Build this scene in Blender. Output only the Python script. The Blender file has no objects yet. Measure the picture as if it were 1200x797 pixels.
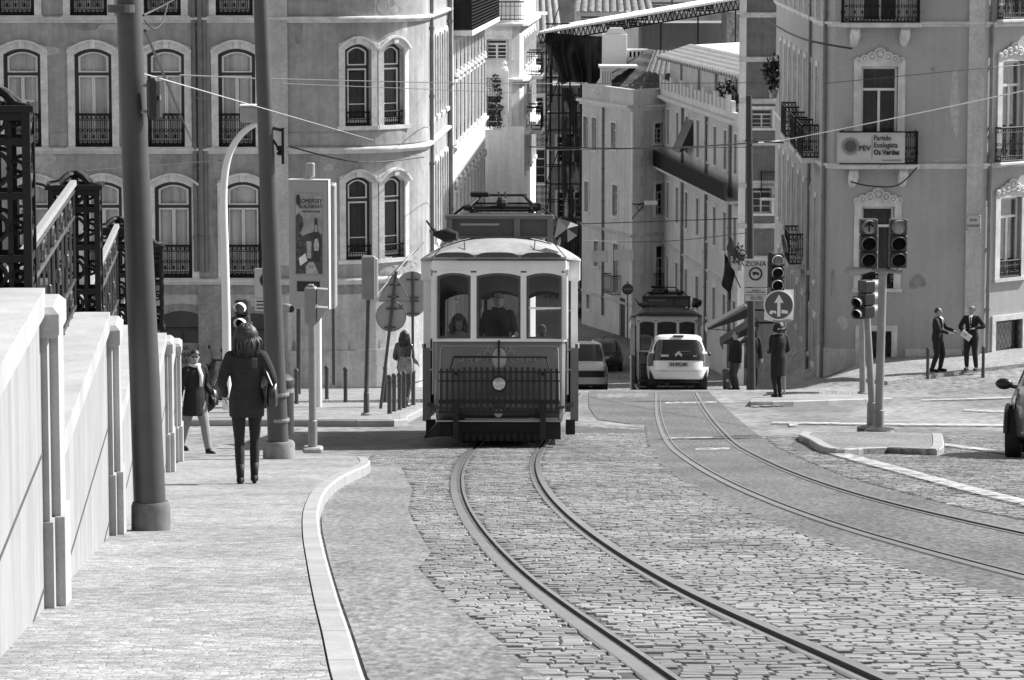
import bpy, bmesh, math, random
from mathutils import Vector, Matrix
R = math.radians
PI = math.pi
random.seed(7)
sc = bpy.context.scene
COL = sc.collection

# ------------------------------------------------------------------ camera
F = 4000.0                      # focal length in units of a 1200 px wide frame
HZ = -85.0                      # level horizon, above the frame: the street runs downhill
PITCH = math.atan((398.5 - HZ) / F)
CP, SP = math.cos(PITCH), math.sin(PITCH)
cam_d = bpy.data.cameras.new('camera'); cam = bpy.data.objects.new('camera', cam_d); COL.objects.link(cam)
cam_d.sensor_width = 36; cam_d.lens = 36 * F / 1200; cam_d.clip_start = .5; cam_d.clip_end = 3000
cam.rotation_euler = (PI / 2 - PITCH, 0, 0)
sc.camera = cam

def ray(px, py):
    a, b = px - 600.0, 398.5 - py
    return Vector((a, F * CP + b * SP, -F * SP + b * CP))
def P(px, py, Y):               # point seen at px,py at the real forward distance Y
    d = ray(px, py); return d * (Y / d.y)
def lerp(a, b, t): return a + (b - a) * t
def sm(x, a, b):
    t = min(1, max(0, (x - a) / (b - a))); return t * t * (3 - 2 * t)
_SL = [(-50, .129), (48, .129), (54, .1115), (84, .1115), (92, .15), (118, .15), (128, .12), (154, .07), (162, .02), (185, .005), (200, -.02), (240, -.1), (400, -.16)]
def _slope(y):
    for (a, s), (b, t) in zip(_SL, _SL[1:]):
        if y <= b: return lerp(s, t, (y - a) / (b - a))
    return _SL[-1][1]
_ZT = [-1.2]
for _i in range(1, 900): _ZT.append(_ZT[-1] - _slope(_i * .5 - .25) * .5)
def prof(y):
    if y <= 0: return -1.2 - .129 * y
    k = y * 2; i = min(int(k), 898); return lerp(_ZT[i], _ZT[i + 1], k - i)
def g(x, y):                    # height of the ground
    z = prof(y)
    if y > 78:
        flat = prof(84) - .1115 * (y - 84) if y > 84 else z
        if y > 84:
            wl = sm(-x, 2.6, 3.6); z = lerp(z, flat, wl)
        up = -12.02 - .012 * (y - 93) + .02 * max(0, x - 11)
        wr = sm(x, 7.2, 10.5) * sm(y, 79, 93) * (1 - sm(y, 108, 120))
        z = lerp(z, up, wr)
    return z
def G(px, py, h=0.0, ymax=260):
    d = ray(px, py); d = d / d.y; y = 5.0
    while y < ymax:
        if d.z * y <= g(d.x * y, y) + h: break
        y += .25
    a, b = y - .25, y
    for _ in range(24):
        m = (a + b) / 2
        if d.z * m <= g(d.x * m, m) + h: b = m
        else: a = m
    return Vector((d.x * b, b, g(d.x * b, b) + h))

# ------------------------------------------------------------------ materials
MATS = {}
def M(name, v, rough=.75, metal=0, var=.12, scale=2.5, bump=0, bscale=30, streak=0, spec=.5, fine=0, fscale=60, coords='Object', trans=0):
    if name in MATS: return MATS[name]
    m = bpy.data.materials.new(name); m.use_nodes = True; nt = m.node_tree; N = nt.nodes; L = nt.links
    bs = N['Principled BSDF']; bs.inputs['Roughness'].default_value = rough; bs.inputs['Metallic'].default_value = metal
    bs.inputs['Specular IOR Level'].default_value = spec
    tc = N.new('ShaderNodeTexCoord'); co = tc.outputs[coords]
    def noise(s, stretch=None, det=4):
        n = N.new('ShaderNodeTexNoise'); n.inputs['Scale'].default_value = s; n.inputs['Detail'].default_value = det; n.inputs['Roughness'].default_value = .62
        if stretch:
            mp = N.new('ShaderNodeMapping'); mp.inputs['Scale'].default_value = stretch; L.new(co, mp.inputs[0]); L.new(mp.outputs[0], n.inputs[0])
        else: L.new(co, n.inputs[0])
        return n.outputs['Fac']
    def rng(src, lo, hi, a=.3, b=.7):
        r = N.new('ShaderNodeMapRange'); r.inputs[1].default_value = a; r.inputs[2].default_value = b; r.inputs[3].default_value = lo; r.inputs[4].default_value = hi; L.new(src, r.inputs[0]); return r.outputs[0]
    def mul(a, b):
        q = N.new('ShaderNodeMath'); q.operation = 'MULTIPLY'; L.new(a, q.inputs[0]); L.new(b, q.inputs[1]); return q.outputs[0]
    out = rng(noise(scale), v * (1 - var), v * (1 + var))
    if fine: out = mul(out, rng(noise(fscale, det=2), 1 - fine, 1 + fine))
    if streak: out = mul(out, rng(noise(1, (6, 6, .35)), 1 - streak, 1 + streak * .5))
    cb = N.new('ShaderNodeCombineColor')
    for i in range(3): L.new(out, cb.inputs[i])
    L.new(cb.outputs[0], bs.inputs['Base Color'])
    if bump:
        bp = N.new('ShaderNodeBump'); bp.inputs['Strength'].default_value = min(1, bump); bp.inputs['Distance'].default_value = .01 * max(1, bump)
        L.new(noise(bscale, det=3), bp.inputs['Height']); L.new(bp.outputs[0], bs.inputs['Normal'])
    MATS[name] = m; m['v'] = v
    return m
def Glass(name, tint=.75, base=.02):
    if name in MATS: return MATS[name]
    m = bpy.data.materials.new(name); m.use_nodes = True; nt = m.node_tree; N = nt.nodes; L = nt.links
    for n in list(N): N.remove(n)
    o = N.new('ShaderNodeOutputMaterial'); t = N.new('ShaderNodeBsdfTransparent'); t.inputs[0].default_value = (tint,) * 3 + (1,)
    gl = N.new('ShaderNodeBsdfGlossy'); gl.inputs['Roughness'].default_value = .03; gl.inputs[0].default_value = (.9, .9, .9, 1)
    fr = N.new('ShaderNodeLayerWeight'); fr.inputs[0].default_value = .25
    mr = N.new('ShaderNodeMapRange'); mr.inputs[1].default_value = 0; mr.inputs[2].default_value = 1; mr.inputs[3].default_value = .003; mr.inputs[4].default_value = .45
    L.new(fr.outputs['Fresnel'], mr.inputs[0]); mx = N.new('ShaderNodeMixShader'); L.new(mr.outputs[0], mx.inputs[0]); L.new(t.outputs[0], mx.inputs[1]); L.new(gl.outputs[0], mx.inputs[2]); L.new(mx.outputs[0], o.inputs[0])
    MATS[name] = m; return m

# ------------------------------------------------------------------ mesh builder
class MB:
    def __init__(s): s.v = []; s.f = []; s.mi = []; s.m = 0; s.X = None
    def add(s, vs, fs):
        n = len(s.v)
        if s.X is not None: vs = [s.X @ Vector(v) for v in vs]
        s.v += [tuple(v) for v in vs]; s.f += [tuple(i + n for i in f) for f in fs]; s.mi += [s.m] * len(fs); return s
    def box(s, c, d, rz=0, rx=0, ry=0):
        hx, hy, hz = d[0] / 2, d[1] / 2, d[2] / 2; c = Vector(c)
        vs = [Vector((x, y, z)) for x in (-hx, hx) for y in (-hy, hy) for z in (-hz, hz)]
        if rz or rx or ry:
            m = Matrix.Rotation(rz, 3, 'Z') @ Matrix.Rotation(ry, 3, 'Y') @ Matrix.Rotation(rx, 3, 'X'); vs = [m @ v for v in vs]
        return s.add([v + c for v in vs], [(0, 1, 3, 2), (4, 6, 7, 5), (0, 4, 5, 1), (2, 3, 7, 6), (0, 2, 6, 4), (1, 5, 7, 3)])
    def b2(s, x0, x1, y0, y1, z0, z1): return s.box(((x0 + x1) / 2, (y0 + y1) / 2, (z0 + z1) / 2), (abs(x1 - x0), abs(y1 - y0), abs(z1 - z0)))
    def bev(s, x0, x1, y0, y1, z0, z1, b=.01):      # box with chamfered vertical and top/bottom edges
        pl = [(x0 + b, y0), (x1 - b, y0), (x1, y0 + b), (x1, y1 - b), (x1 - b, y1), (x0 + b, y1), (x0, y1 - b), (x0, y0 + b)]
        cx, cy = (x0 + x1) / 2, (y0 + y1) / 2; kx = 1 - 2 * b / max(1e-6, abs(x1 - x0)); ky = 1 - 2 * b / max(1e-6, abs(y1 - y0))
        sh = [(cx + (x - cx) * kx, cy + (y - cy) * ky) for x, y in pl]
        return s.rings([[(x, y, z0) for x, y in sh], [(x, y, z0 + b) for x, y in pl], [(x, y, z1 - b) for x, y in pl], [(x, y, z1) for x, y in sh]])
    def rings(s, rs, cap=True, closed=True):
        n = len(rs[0]); vs = [p for r in rs for p in r]; fs = []
        for k in range(len(rs) - 1):
            for i in range(n if closed else n - 1):
                j = (i + 1) % n; fs.append((k * n + i, k * n + j, (k + 1) * n + j, (k + 1) * n + i))
        if cap and closed: fs.append(tuple(range(n))[::-1]); fs.append(tuple((len(rs) - 1) * n + i for i in range(n)))
        return s.add(vs, fs)
    def cyl(s, a, b, r0, r1=None, n=12, cap=True):
        r1 = r0 if r1 is None else r1; return s.tube([a, b], [r0, r1], n, cap)
    def tube(s, pts, rad, n=8, cap=True, flat=None):
        pts = [Vector(p) for p in pts]; m = len(pts)
        if not isinstance(rad, (list, tuple)): rad = [rad] * m
        rs = []; up = None
        for i, p in enumerate(pts):
            d = (pts[min(i + 1, m - 1)] - pts[max(i - 1, 0)])
            if d.length < 1e-9: d = Vector((0, 0, 1))
            d.normalize()
            if up is None: up = Vector((0, 0, 1)) if abs(d.z) < .9 else Vector((0, 1, 0))
            a = d.cross(up)
            if a.length < 1e-4: a = d.cross(Vector((1, 0, 0)))
            a.normalize(); b = a.cross(d).normalized(); up = b
            rs.append([p + (a * math.cos(t) + b * math.sin(t) * (flat or 1)) * rad[i] for t in [2 * PI * k / n for k in range(n)]])
        return s.rings(rs, cap)
    def lathe(s, prof_, c=(0, 0, 0), n=16, axis='Z'):
        rs = []
        for r, z in prof_:
            ring = []
            for k in range(n):
                t = 2 * PI * k / n; x, y = max(r, 1e-4) * math.cos(t), max(r, 1e-4) * math.sin(t)
                q = (x, y, z) if axis == 'Z' else ((x, z, y) if axis == 'Y' else (z, x, y))
                ring.append((q[0] + c[0], q[1] + c[1], q[2] + c[2]))
            rs.append(ring)
        return s.rings(rs)
    def ell(s, c, r, n=12, m=8, rz=0):
        rs = []; M3 = Matrix.Rotation(rz, 3, 'Z')
        for i in range(m + 1):
            a = PI * i / m - PI / 2
            rs.append([Vector(c) + M3 @ Vector((r[0] * math.cos(a) * math.cos(2 * PI * k / n) + 0, r[1] * math.cos(a) * math.sin(2 * PI * k / n), r[2] * math.sin(a))) for k in range(n)])
        return s.rings(rs)
    def prism(s, poly, y0, y1, plane='XZ'):
        def q(a, b, y): return {'XZ': (a, y, b), 'XY': (a, b, y), 'YZ': (y, a, b)}[plane]
        n = len(poly); return s.add([q(a, b, y0) for a, b in poly] + [q(a, b, y1) for a, b in poly],
            [tuple(range(n)), tuple(range(n, 2 * n))[::-1]] + [(i, (i + 1) % n, n + (i + 1) % n, n + i) for i in range(n)])
    def band(s, A, B, y0, y1, closed=False):        # ring/strip between outlines A and B, thick from y0 to y1 (x,z outlines)
        n = len(A); m = n if closed else n - 1; vs = [(a, y0, b) for a, b in A] + [(a, y0, b) for a, b in B] + [(a, y1, b) for a, b in A] + [(a, y1, b) for a, b in B]
        fs = []
        for i in range(m):
            j = (i + 1) % n
            fs += [(i, j, n + j, n + i), (2 * n + i, 3 * n + i, 3 * n + j, 2 * n + j), (i, 2 * n + i, 2 * n + j, j), (n + i, n + j, 3 * n + j, 3 * n + i)]
        if not closed: fs += [(0, n, 3 * n, 2 * n), (n - 1, 3 * n - 1, 4 * n - 1, 2 * n - 1)]
        return s.add(vs, fs)
    def torus(s, c, r, t, n=16, m=6, axis='Y', a0=0, a1=2 * PI):
        pts = []
        full = abs(a1 - a0 - 2 * PI) < 1e-6
        for k in range(n + 1):
            a = a0 + (a1 - a0) * k / n; x, y = r * math.cos(a), r * math.sin(a)
            q = {'Y': (x, 0, y), 'Z': (x, y, 0), 'X': (0, x, y)}[axis]; pts.append(Vector(c) + Vector(q))
        return s.tube(pts, t, m)
    def warp(s, fn): s.v = [tuple(fn(*v)) for v in s.v]; return s
    def build(s, name, mat, parent=None, loc=None, smooth=False, world=False, remesh=0, rz=0):
        me = bpy.data.meshes.new(name)
        o = bpy.data.objects.new(name, me); COL.objects.link(o)
        vs = s.v
        if world and parent is not None:
            off = Vector((0, 0, 0)); q = parent
            while q: off += q.location; q = q.parent
            vs = [(v[0] - off.x, v[1] - off.y, v[2] - off.z) for v in vs]
        if world and parent is None:
            if loc is None:
                xs = [v[0] for v in vs]; ys = [v[1] for v in vs]; zs = [v[2] for v in vs]
                loc = ((min(xs) + max(xs)) / 2, (min(ys) + max(ys)) / 2, min(zs))
            vs = [(v[0] - loc[0], v[1] - loc[1], v[2] - loc[2]) for v in vs]
        me.from_pydata(vs, [], s.f)
        for m_ in (mat if isinstance(mat, (list, tuple)) else [mat]): me.materials.append(m_)
        if any(s.mi): me.polygons.foreach_set('material_index', s.mi)
        if smooth:
            me.polygons.foreach_set('use_smooth', [True] * len(me.polygons))
        me.validate(); me.update()
        if not remesh:
            bm = bmesh.new(); bm.from_mesh(me); bmesh.ops.recalc_face_normals(bm, faces=bm.faces[:])
            bm.to_mesh(me); bm.free()
            if smooth and smooth != 'all':
                try: me.set_sharp_from_angle(angle=R(38))
                except Exception: pass
        else:
            md = o.modifiers.new('blend', 'REMESH'); md.mode = 'VOXEL'; md.voxel_size = remesh; md.use_smooth_shade = True
            sm_ = o.modifiers.new('soften', 'SMOOTH'); sm_.factor = .5; sm_.iterations = 3
        if loc is not None: o.location = loc
        if rz: o.rotation_euler.z = rz
        if parent is not None: o.parent = parent
        return o

def tag(o, label=None, cat=None, group=None, kind=None):
    if label: o['label'] = label
    if cat: o['category'] = cat
    if group: o['group'] = group
    if kind: o['kind'] = kind
    return o
def thing(name, loc, label, cat, group=None, rz=0):
    o = bpy.data.objects.new(name, None); COL.objects.link(o); o.location = loc; o.rotation_euler.z = rz; o.empty_display_size = .3
    return tag(o, label, cat, group)
def struct(o): o['kind'] = 'structure'; return o
def kids(o): return [c for c in bpy.data.objects if c.parent == o]
def dup(o, loc, label=None, rz=None, parent=None):
    c = o.copy(); COL.objects.link(c)
    if loc is not None: c.location = loc
    if rz is not None: c.rotation_euler.z = rz
    if parent is not None: c.parent = parent
    if label: c['label'] = label
    for k in kids(o): dup(k, None, parent=c)
    return c
_fc = {}
def text(parent, body, loc, size, mat, name='lettering', rot=(PI / 2, 0, 0), align='CENTER', ext=.004, label=None, bold=0, sx=1.0):
    cu = bpy.data.curves.new('t', 'FONT'); cu.body = body; cu.size = size; cu.align_x = align; cu.align_y = 'CENTER'; cu.extrude = ext; cu.offset = bold; cu.resolution_u = 2; cu.space_line = 1.0
    to = bpy.data.objects.new('t', cu); COL.objects.link(to); dg = bpy.context.evaluated_depsgraph_get()
    me = bpy.data.meshes.new_from_object(to.evaluated_get(dg)); bpy.data.objects.remove(to)
    o = bpy.data.objects.new(name, me); COL.objects.link(o); me.materials.clear(); me.materials.append(mat)
    o.location = loc; o.rotation_euler = rot; o.scale = (sx, 1, 1)
    if parent is not None: o.parent = parent
    if label: o['label'] = label
    return o
def inpoly(x, y, poly):
    c = False; n = len(poly); j = n - 1
    for i in range(n):
        xi, yi = poly[i]; xj, yj = poly[j]
        if (yi > y) != (yj > y) and x < (xj - xi) * (y - yi) / (yj - yi) + xi: c = not c
        j = i
    return c
def spline(pts, k=6):
    out = []; n = len(pts)
    for i in range(n - 1):
        p0, p1, p2, p3 = pts[max(i - 1, 0)], pts[i], pts[i + 1], pts[min(i + 2, n - 1)]
        for j in range(k):
            t = j / k; out.append((p1 * 2 + (p2 - p0) * t + (p0 * 2 - p1 * 5 + p2 * 4 - p3) * t * t + (p1 * 3 - p0 - p2 * 3 + p3) * t ** 3) * .5)
    out.append(pts[-1]); return out

# ------------------------------------------------------------------ light
SUN_EL, SUN_AZ = R(42), math.atan2(.45, 1.0)          # sun to the right and a little beyond the scene
sd = Vector((math.cos(SUN_EL) * math.cos(SUN_AZ), math.cos(SUN_EL) * math.sin(SUN_AZ), math.sin(SUN_EL)))
sl = bpy.data.lights.new('sun', 'SUN'); sl.energy = 5.0; sl.angle = R(.5); sl.color = (1, 1, 1)
so = bpy.data.objects.new('sun', sl); COL.objects.link(so); so.rotation_euler = sd.to_track_quat('Z', 'Y').to_euler(); so.location = (30, 20, 60)
w = bpy.data.worlds.new('World'); sc.world = w; w.use_nodes = True; nt = w.node_tree
sky = nt.nodes.new('ShaderNodeTexSky'); sky.sky_type = 'NISHITA'; sky.sun_disc = False; sky.sun_elevation = SUN_EL; sky.sun_rotation = math.atan2(sd.x, sd.y)
bw = nt.nodes.new('ShaderNodeRGBToBW'); nt.links.new(sky.outputs[0], bw.inputs[0])
bgn = nt.nodes['Background']; nt.links.new(bw.outputs[0], bgn.inputs[0]); bgn.inputs[1].default_value = .105
sc.view_settings.view_transform = 'Standard'; sc.view_settings.look = 'None'; sc.view_settings.exposure = .70; sc.view_settings.gamma = 1
sc.cycles.max_bounces = 6; sc.cycles.transparent_max_bounces = 10; sc.cycles.diffuse_bounces = 4; sc.cycles.glossy_bounces = 3; sc.cycles.caustics_reflective = False

# shared materials
m_asph = M('asphalt', .10, .8, var=.25, scale=1.2, fine=.45, fscale=45, bump=.6, bscale=80)
m_concrete = M('concrete', .34, .85, var=.2, scale=3, fine=.15, bump=.4)
m_stone = M('limestone', .5, .8, var=.16, scale=1.6, fine=.12, fscale=14, streak=.12, bump=.3)
m_dstone = M('weathered_stone', .28, .85, var=.3, scale=1.4, fine=.18, fscale=12, streak=.25, bump=.4)
m_iron = M('black_iron', .012, .6, var=.3, scale=8, spec=.25)
m_pole = M('grey_painted_steel', .06, .5, var=.2, scale=2, streak=.15)
m_lpole = M('light_galvanised_steel', .26, .45, var=.15, scale=5, metal=.3)
m_white = M('white_paint', .8, .45, var=.05, scale=4)
m_sgrey = M('sign_back_grey', .34, .5, var=.1, scale=6, metal=.2)
m_black = M('black_plastic', .012, .4, var=.2)
m_rub = M('black_rubber', .016, .8)
m_ink = M('black_ink', .015, .7)
m_glass = Glass('window_glass', .93)
m_dark = M('dark_interior', .012, .9)
# ================================================================== GROUND
xs = [-160, -90, -50, -30, -20, -15, -11, -8.5] + [-7 + .5 * i for i in range(58)] + [23, 26, 30, 38, 50, 80, 130, 200]
ys = [-40, -15, -5] + [i * 1.0 for i in range(0, 200)] + [200 + 10 * i for i in range(21)]
b = MB(); nx = len(xs)
for y in ys:
    for x in xs: b.v.append((x, y, g(x, y)))
for j in range(len(ys) - 1):
    for i in range(nx - 1):
        a = j * nx + i; b.f.append((a, a + 1, a + nx + 1, a + nx)); b.mi.append(0)
# road surface: worn cobbles and old asphalt, streaked
def mat_road():
    m = bpy.data.materials.new('old_road_surface'); m.use_nodes = True; nt = m.node_tree; N = nt.nodes; L = nt.links; bs = N['Principled BSDF']; bs.inputs['Roughness'].default_value = .72
    tc = N.new('ShaderNodeTexCoord')
    def nz(s, sc_, det=4):
        mp = N.new('ShaderNodeMapping'); mp.inputs['Scale'].default_value = sc_; L.new(tc.outputs['Object'], mp.inputs[0])
        n = N.new('ShaderNodeTexNoise'); n.inputs['Scale'].default_value = s; n.inputs['Detail'].default_value = det; L.new(mp.outputs[0], n.inputs[0]); return n.outputs['Fac']
    def rng(src, lo, hi, a, b_):
        r = N.new('ShaderNodeMapRange'); r.inputs[1].default_value = a; r.inputs[2].default_value = b_; r.inputs[3].default_value = lo; r.inputs[4].default_value = hi; L.new(src, r.inputs[0]); return r.outputs[0]
    def mul(a, c):
        q = N.new('ShaderNodeMath'); q.operation = 'MULTIPLY'; L.new(a, q.inputs[0]); L.new(c, q.inputs[1]); return q.outputs[0]
    o = mul(rng(nz(.35, (1, .35, 1)), .13, .26, .38, .62), rng(nz(5, (1, .8, 1), 4), .45, 1.6, .3, .7)); o = mul(o, rng(nz(45, (1, 1, 1), 2), .8, 1.2, .3, .7))
    cb = N.new('ShaderNodeCombineColor'); [L.new(o, cb.inputs[i]) for i in range(3)]; L.new(cb.outputs[0], bs.inputs['Base Color'])
    bp = N.new('ShaderNodeBump'); bp.inputs['Strength'].default_value = .8; bp.inputs['Distance'].default_value = .02; L.new(nz(9, (1, 1, 1), 3), bp.inputs['Height']); L.new(bp.outputs[0], bs.inputs['Normal'])
    return m
m_road = mat_road()
ground = struct(b.build('ground', m_road, smooth='all'))

def poly_w(pp, h=0): return [(q.x, q.y) for q in (G(a, c, h) for a, c in pp)]
def sheet(poly, h, mat, name, step=.6, thick=0.0, solid=None):
    """paved sheet over the ground following its slope; poly in world xy"""
    bm = bmesh.new(); vs = [bm.verts.new((x, y, 0)) for x, y in poly]; bm.faces.new(vs)
    y0, y1 = min(p[1] for p in poly), max(p[1] for p in poly); x0, x1 = min(p[0] for p in poly), max(p[0] for p in poly)
    y = math.ceil(y0 / step) * step
    while y < y1:
        bmesh.ops.bisect_plane(bm, geom=bm.verts[:] + bm.edges[:] + bm.faces[:], plane_co=(0, y, 0), plane_no=(0, 1, 0)); y += step * (1 if y < 60 else 2)
    x = math.ceil(x0)
    while x < x1:
        bmesh.ops.bisect_plane(bm, geom=bm.verts[:] + bm.edges[:] + bm.faces[:], plane_co=(x, 0, 0), plane_no=(1, 0, 0)); x += 1.0 if y1 > 78 else 3.0
    if thick:
        r = bmesh.ops.extrude_face_region(bm, geom=bm.faces[:]); top = [v for v in r['geom'] if isinstance(v, bmesh.types.BMVert)]; ts = set(top)
        for v in bm.verts: v.co.z = g(v.co.x, v.co.y) + (h if v in ts else h - thick)
    else:
        for v in bm.verts: v.co.z = g(v.co.x, v.co.y) + h
    bmesh.ops.recalc_face_normals(bm, faces=bm.faces[:])
    if not thick:
        for f in bm.faces:
            if f.normal.z < 0: f.normal_flip()
    me = bpy.data.meshes.new(name); bm.to_mesh(me); bm.free(); me.materials.append(mat)
    o = bpy.data.objects.new(name, me); COL.objects.link(o); return struct(o)

def mat_calcada():
    m = bpy.data.materials.new('small_white_paving_cubes'); m.use_nodes = True; nt = m.node_tree; N = nt.nodes; L = nt.links; bs = N['Principled BSDF']; bs.inputs['Roughness'].default_value = .65
    tc = N.new('ShaderNodeTexCoord'); vo = N.new('ShaderNodeTexVoronoi'); vo.inputs['Scale'].default_value = 24; vo.inputs['Randomness'].default_value = .9; L.new(tc.outputs['Object'], vo.inputs[0])
    ve = N.new('ShaderNodeTexVoronoi'); ve.feature = 'DISTANCE_TO_EDGE'; ve.inputs['Scale'].default_value = 24; ve.inputs['Randomness'].default_value = .9; L.new(tc.outputs['Object'], ve.inputs[0])
    def rng(src, lo, hi, a, b_):
        r = N.new('ShaderNodeMapRange'); r.inputs[1].default_value = a; r.inputs[2].default_value = b_; r.inputs[3].default_value = lo; r.inputs[4].default_value = hi; L.new(src, r.inputs[0]); return r.outputs[0]
    def mul(a, c):
        q = N.new('ShaderNodeMath'); q.operation = 'MULTIPLY'; L.new(a, q.inputs[0]); L.new(c, q.inputs[1]); return q.outputs[0]
    sp = N.new('ShaderNodeSeparateColor'); L.new(vo.outputs['Color'], sp.inputs[0])
    nz = N.new('ShaderNodeTexNoise'); nz.inputs['Scale'].default_value = .9; nz.inputs['Detail'].default_value = 5; L.new(tc.outputs['Object'], nz.inputs[0])
    o = mul(rng(sp.outputs[0], .23, .38, 0, 1), rng(ve.outputs['Distance'], .78, 1, .0, .1)); o = mul(o, rng(nz.outputs['Fac'], .8, 1.12, .35, .65)); n3 = N.new('ShaderNodeTexNoise'); n3.inputs['Scale'].default_value = 9; n3.inputs['Detail'].default_value = 4; L.new(tc.outputs['Object'], n3.inputs[0]); o = mul(o, rng(n3.outputs['Fac'], .72, 1.15, .32, .6))
    cb = N.new('ShaderNodeCombineColor'); [L.new(o, cb.inputs[i]) for i in range(3)]; L.new(cb.outputs[0], bs.inputs['Base Color'])
    bp = N.new('ShaderNodeBump'); bp.inputs['Strength'].default_value = .5; bp.inputs['Distance'].default_value = .01; L.new(rng(ve.outputs['Distance'], 0, 1, 0, .12), bp.inputs['Height']); L.new(bp.outputs[0], bs.inputs['Normal'])
    return m
m_calc = mat_calcada()
m_kerb = M('kerb_stone', .32, .7, var=.15, scale=2.5, fine=.1, bump=.3)
m_kdark = M('kerb_joint_dirt', .07, .9)

# --- left sidewalk and its kerb
kerb_px = [(452, 830), (430, 797), (411, 740), (397, 700), (385, 660), (376, 625), (374, 597), (382, 575), (397, 561), (414, 552), (430, 545), (434, 540), (430, 535.5)]
kerb = [G(a, c, .12) for a, c in kerb_px]
kerb = [Vector((kerb[0].x + (kerb[0].x - kerb[1].x) * 4, 5.5, 0))] + kerb
kerb = spline([Vector((q.x, q.y, 0)) for q in kerb], 5)
back = [(400, 533.5), (370, 532), (345, 531), (320, 530.5), (290, 529), (250, 534), (211, 541), (206, 543)]
backw = [G(a, c, .12) for a, c in back]
WX = lambda y: -2.10 - .0745 * (y - 15.2)               # face line of the garden wall
side = [(q.x, q.y) for q in kerb] + [(q.x, q.y) for q in backw] + [(WX(40), 40), (WX(5.5) - .3, 5.5)]
def inset(path, d):
    out = []
    for i, q in enumerate(path):
        t = path[min(i + 1, len(path) - 1)] - path[max(i - 1, 0)]; t.z = 0; t.normalize(); n = Vector((-t.y, t.x, 0)); out.append(q + n * d)
    return out
KW = .115
inner = inset(kerb, KW + .008)
sheet([(q.x, q.y) for q in inner] + [(q.x, q.y) for q in backw] + [(WX(40) - .2, 40), (WX(5.5) - .3, 5.5)], .118, m_calc, 'sidewalk', step=1.0, thick=.25)
def kerb_strip(path, width, h, name='kerb', mat=m_kerb, seg=1.0, left=True):
    L_ = inset(path, width if left else -width); b = MB(); acc = 0; cut = []
    for i in range(len(path) - 1):
        a0, a1, c0, c1 = path[i], path[i + 1], L_[i], L_[i + 1]; acc += (a1 - a0).length
        tone = 0
        def up(q, hh): return (q.x, q.y, g(q.x, q.y) + hh)
        k = .018; e0, e1 = a0.lerp(c0, k / width), a1.lerp(c1, k / width)
        b.add([up(a0, -.1), up(a1, -.1), up(a0, h - k), up(a1, h - k), up(e0, h), up(e1, h), up(c0, h), up(c1, h), up(c0, -.1), up(c1, -.1)],
              [(0, 1, 3, 2), (2, 3, 5, 4), (4, 5, 7, 6), (6, 7, 9, 8)])
        if acc > seg:
            acc = 0; t = (a1 - a0).normalized() * .008
            b.m = 1; b.add([up(a1, -.02), up(a1 + t, -.02), up(a1 + (a1 - c1) * .01, h + .002), up(a1 + t + (a1 - c1) * .01, h + .002), up(c1, h + .002), up(c1 + t, h + .002)], [(0, 1, 3, 2), (2, 3, 5, 4)]); b.m = 0
    return struct(b.build(name, [mat, m_kdark]))
kerb_strip(kerb, KW, .122)

# --- track rails
def rail(pp, flip=False):
    pts = [G(a, c) for a, c in pp]; d = pts[0] - pts[1]; d.z = 0; d.normalize()
    pts = [pts[0] + d * 7] + pts
    pts = [Vector((q.x, q.y, 0)) for q in pts]
    for _ in range(3):
        pts = [pts[0]] + [(pts[i - 1] + pts[i] * 4 + pts[i + 1]) / 6 for i in range(1, len(pts) - 1)] + [pts[-1]]
    pts = spline(pts, 10)
    s = -1 if flip else 1
    prof_ = [(-.075, .004), (-.070, .020), (-.010, .022), (-.006, -.012), (.034, -.012), (.038, .018), (.062, .018), (.066, .004)]
    b = MB(); rs = []
    for i, q in enumerate(pts):
        t = (pts[min(i + 1, len(pts) - 1)] - pts[max(i - 1, 0)]).normalized(); n = Vector((t.y, -t.x, 0)) * s
        rs.append([(q.x + n.x * a, q.y + n.y * a, g(q.x, q.y) + c) for a, c in prof_])
    n = len(prof_)
    for k in range(n - 1):
        b.m = 1 if k in (2, 3, 4) else 0
        b.add([p for r in rs for p in (r[k], r[k + 1])], [(2 * i, 2 * i + 1, 2 * i + 3, 2 * i + 2) for i in range(len(rs) - 1)])
    o = struct(b.build('track_rail', [m_rail, m_groove])); return pts
m_rail = M('worn_rail_steel', .42, .32, metal=.85, var=.12, scale=3)
m_groove = M('rail_groove_dirt', .04, .7)
L1 = rail([(775, 797), (735, 768), (690, 738), (655, 713), (620, 688), (594, 664), (572, 641), (553, 617), (541, 597), (534, 577), (533, 558), (540, 541), (551, 528), (562, 516), (580, 500), (610, 478), (640, 460)][0:])
L2 = rail([(1020, 797), (960, 769), (900, 744), (840, 717), (795, 695), (750, 669), (715, 647), (682, 624), (655, 600), (638, 582), (626, 562), (623, 546), (628, 532), (634, 520), (648, 504), (664, 482), (682, 460)], True)
R1 = rail([(1260, 694), (1200, 679), (1130, 660), (1060, 641), (1005, 626), (955, 609), (905, 591), (860, 572), (825, 553), (800, 537), (784, 521), (774, 503), (771, 488), (770, 472), (771, 461)])
R2 = rail([(1260, 641), (1200, 629), (1120, 610), (1060, 597), (1000, 582), (945, 563), (910, 549), (880, 534), (858, 518), (840, 503), (829, 488), (820, 473), (814, 461)], True)
def wpath(pts): return [(q.x, q.y) for q in pts]

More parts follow.
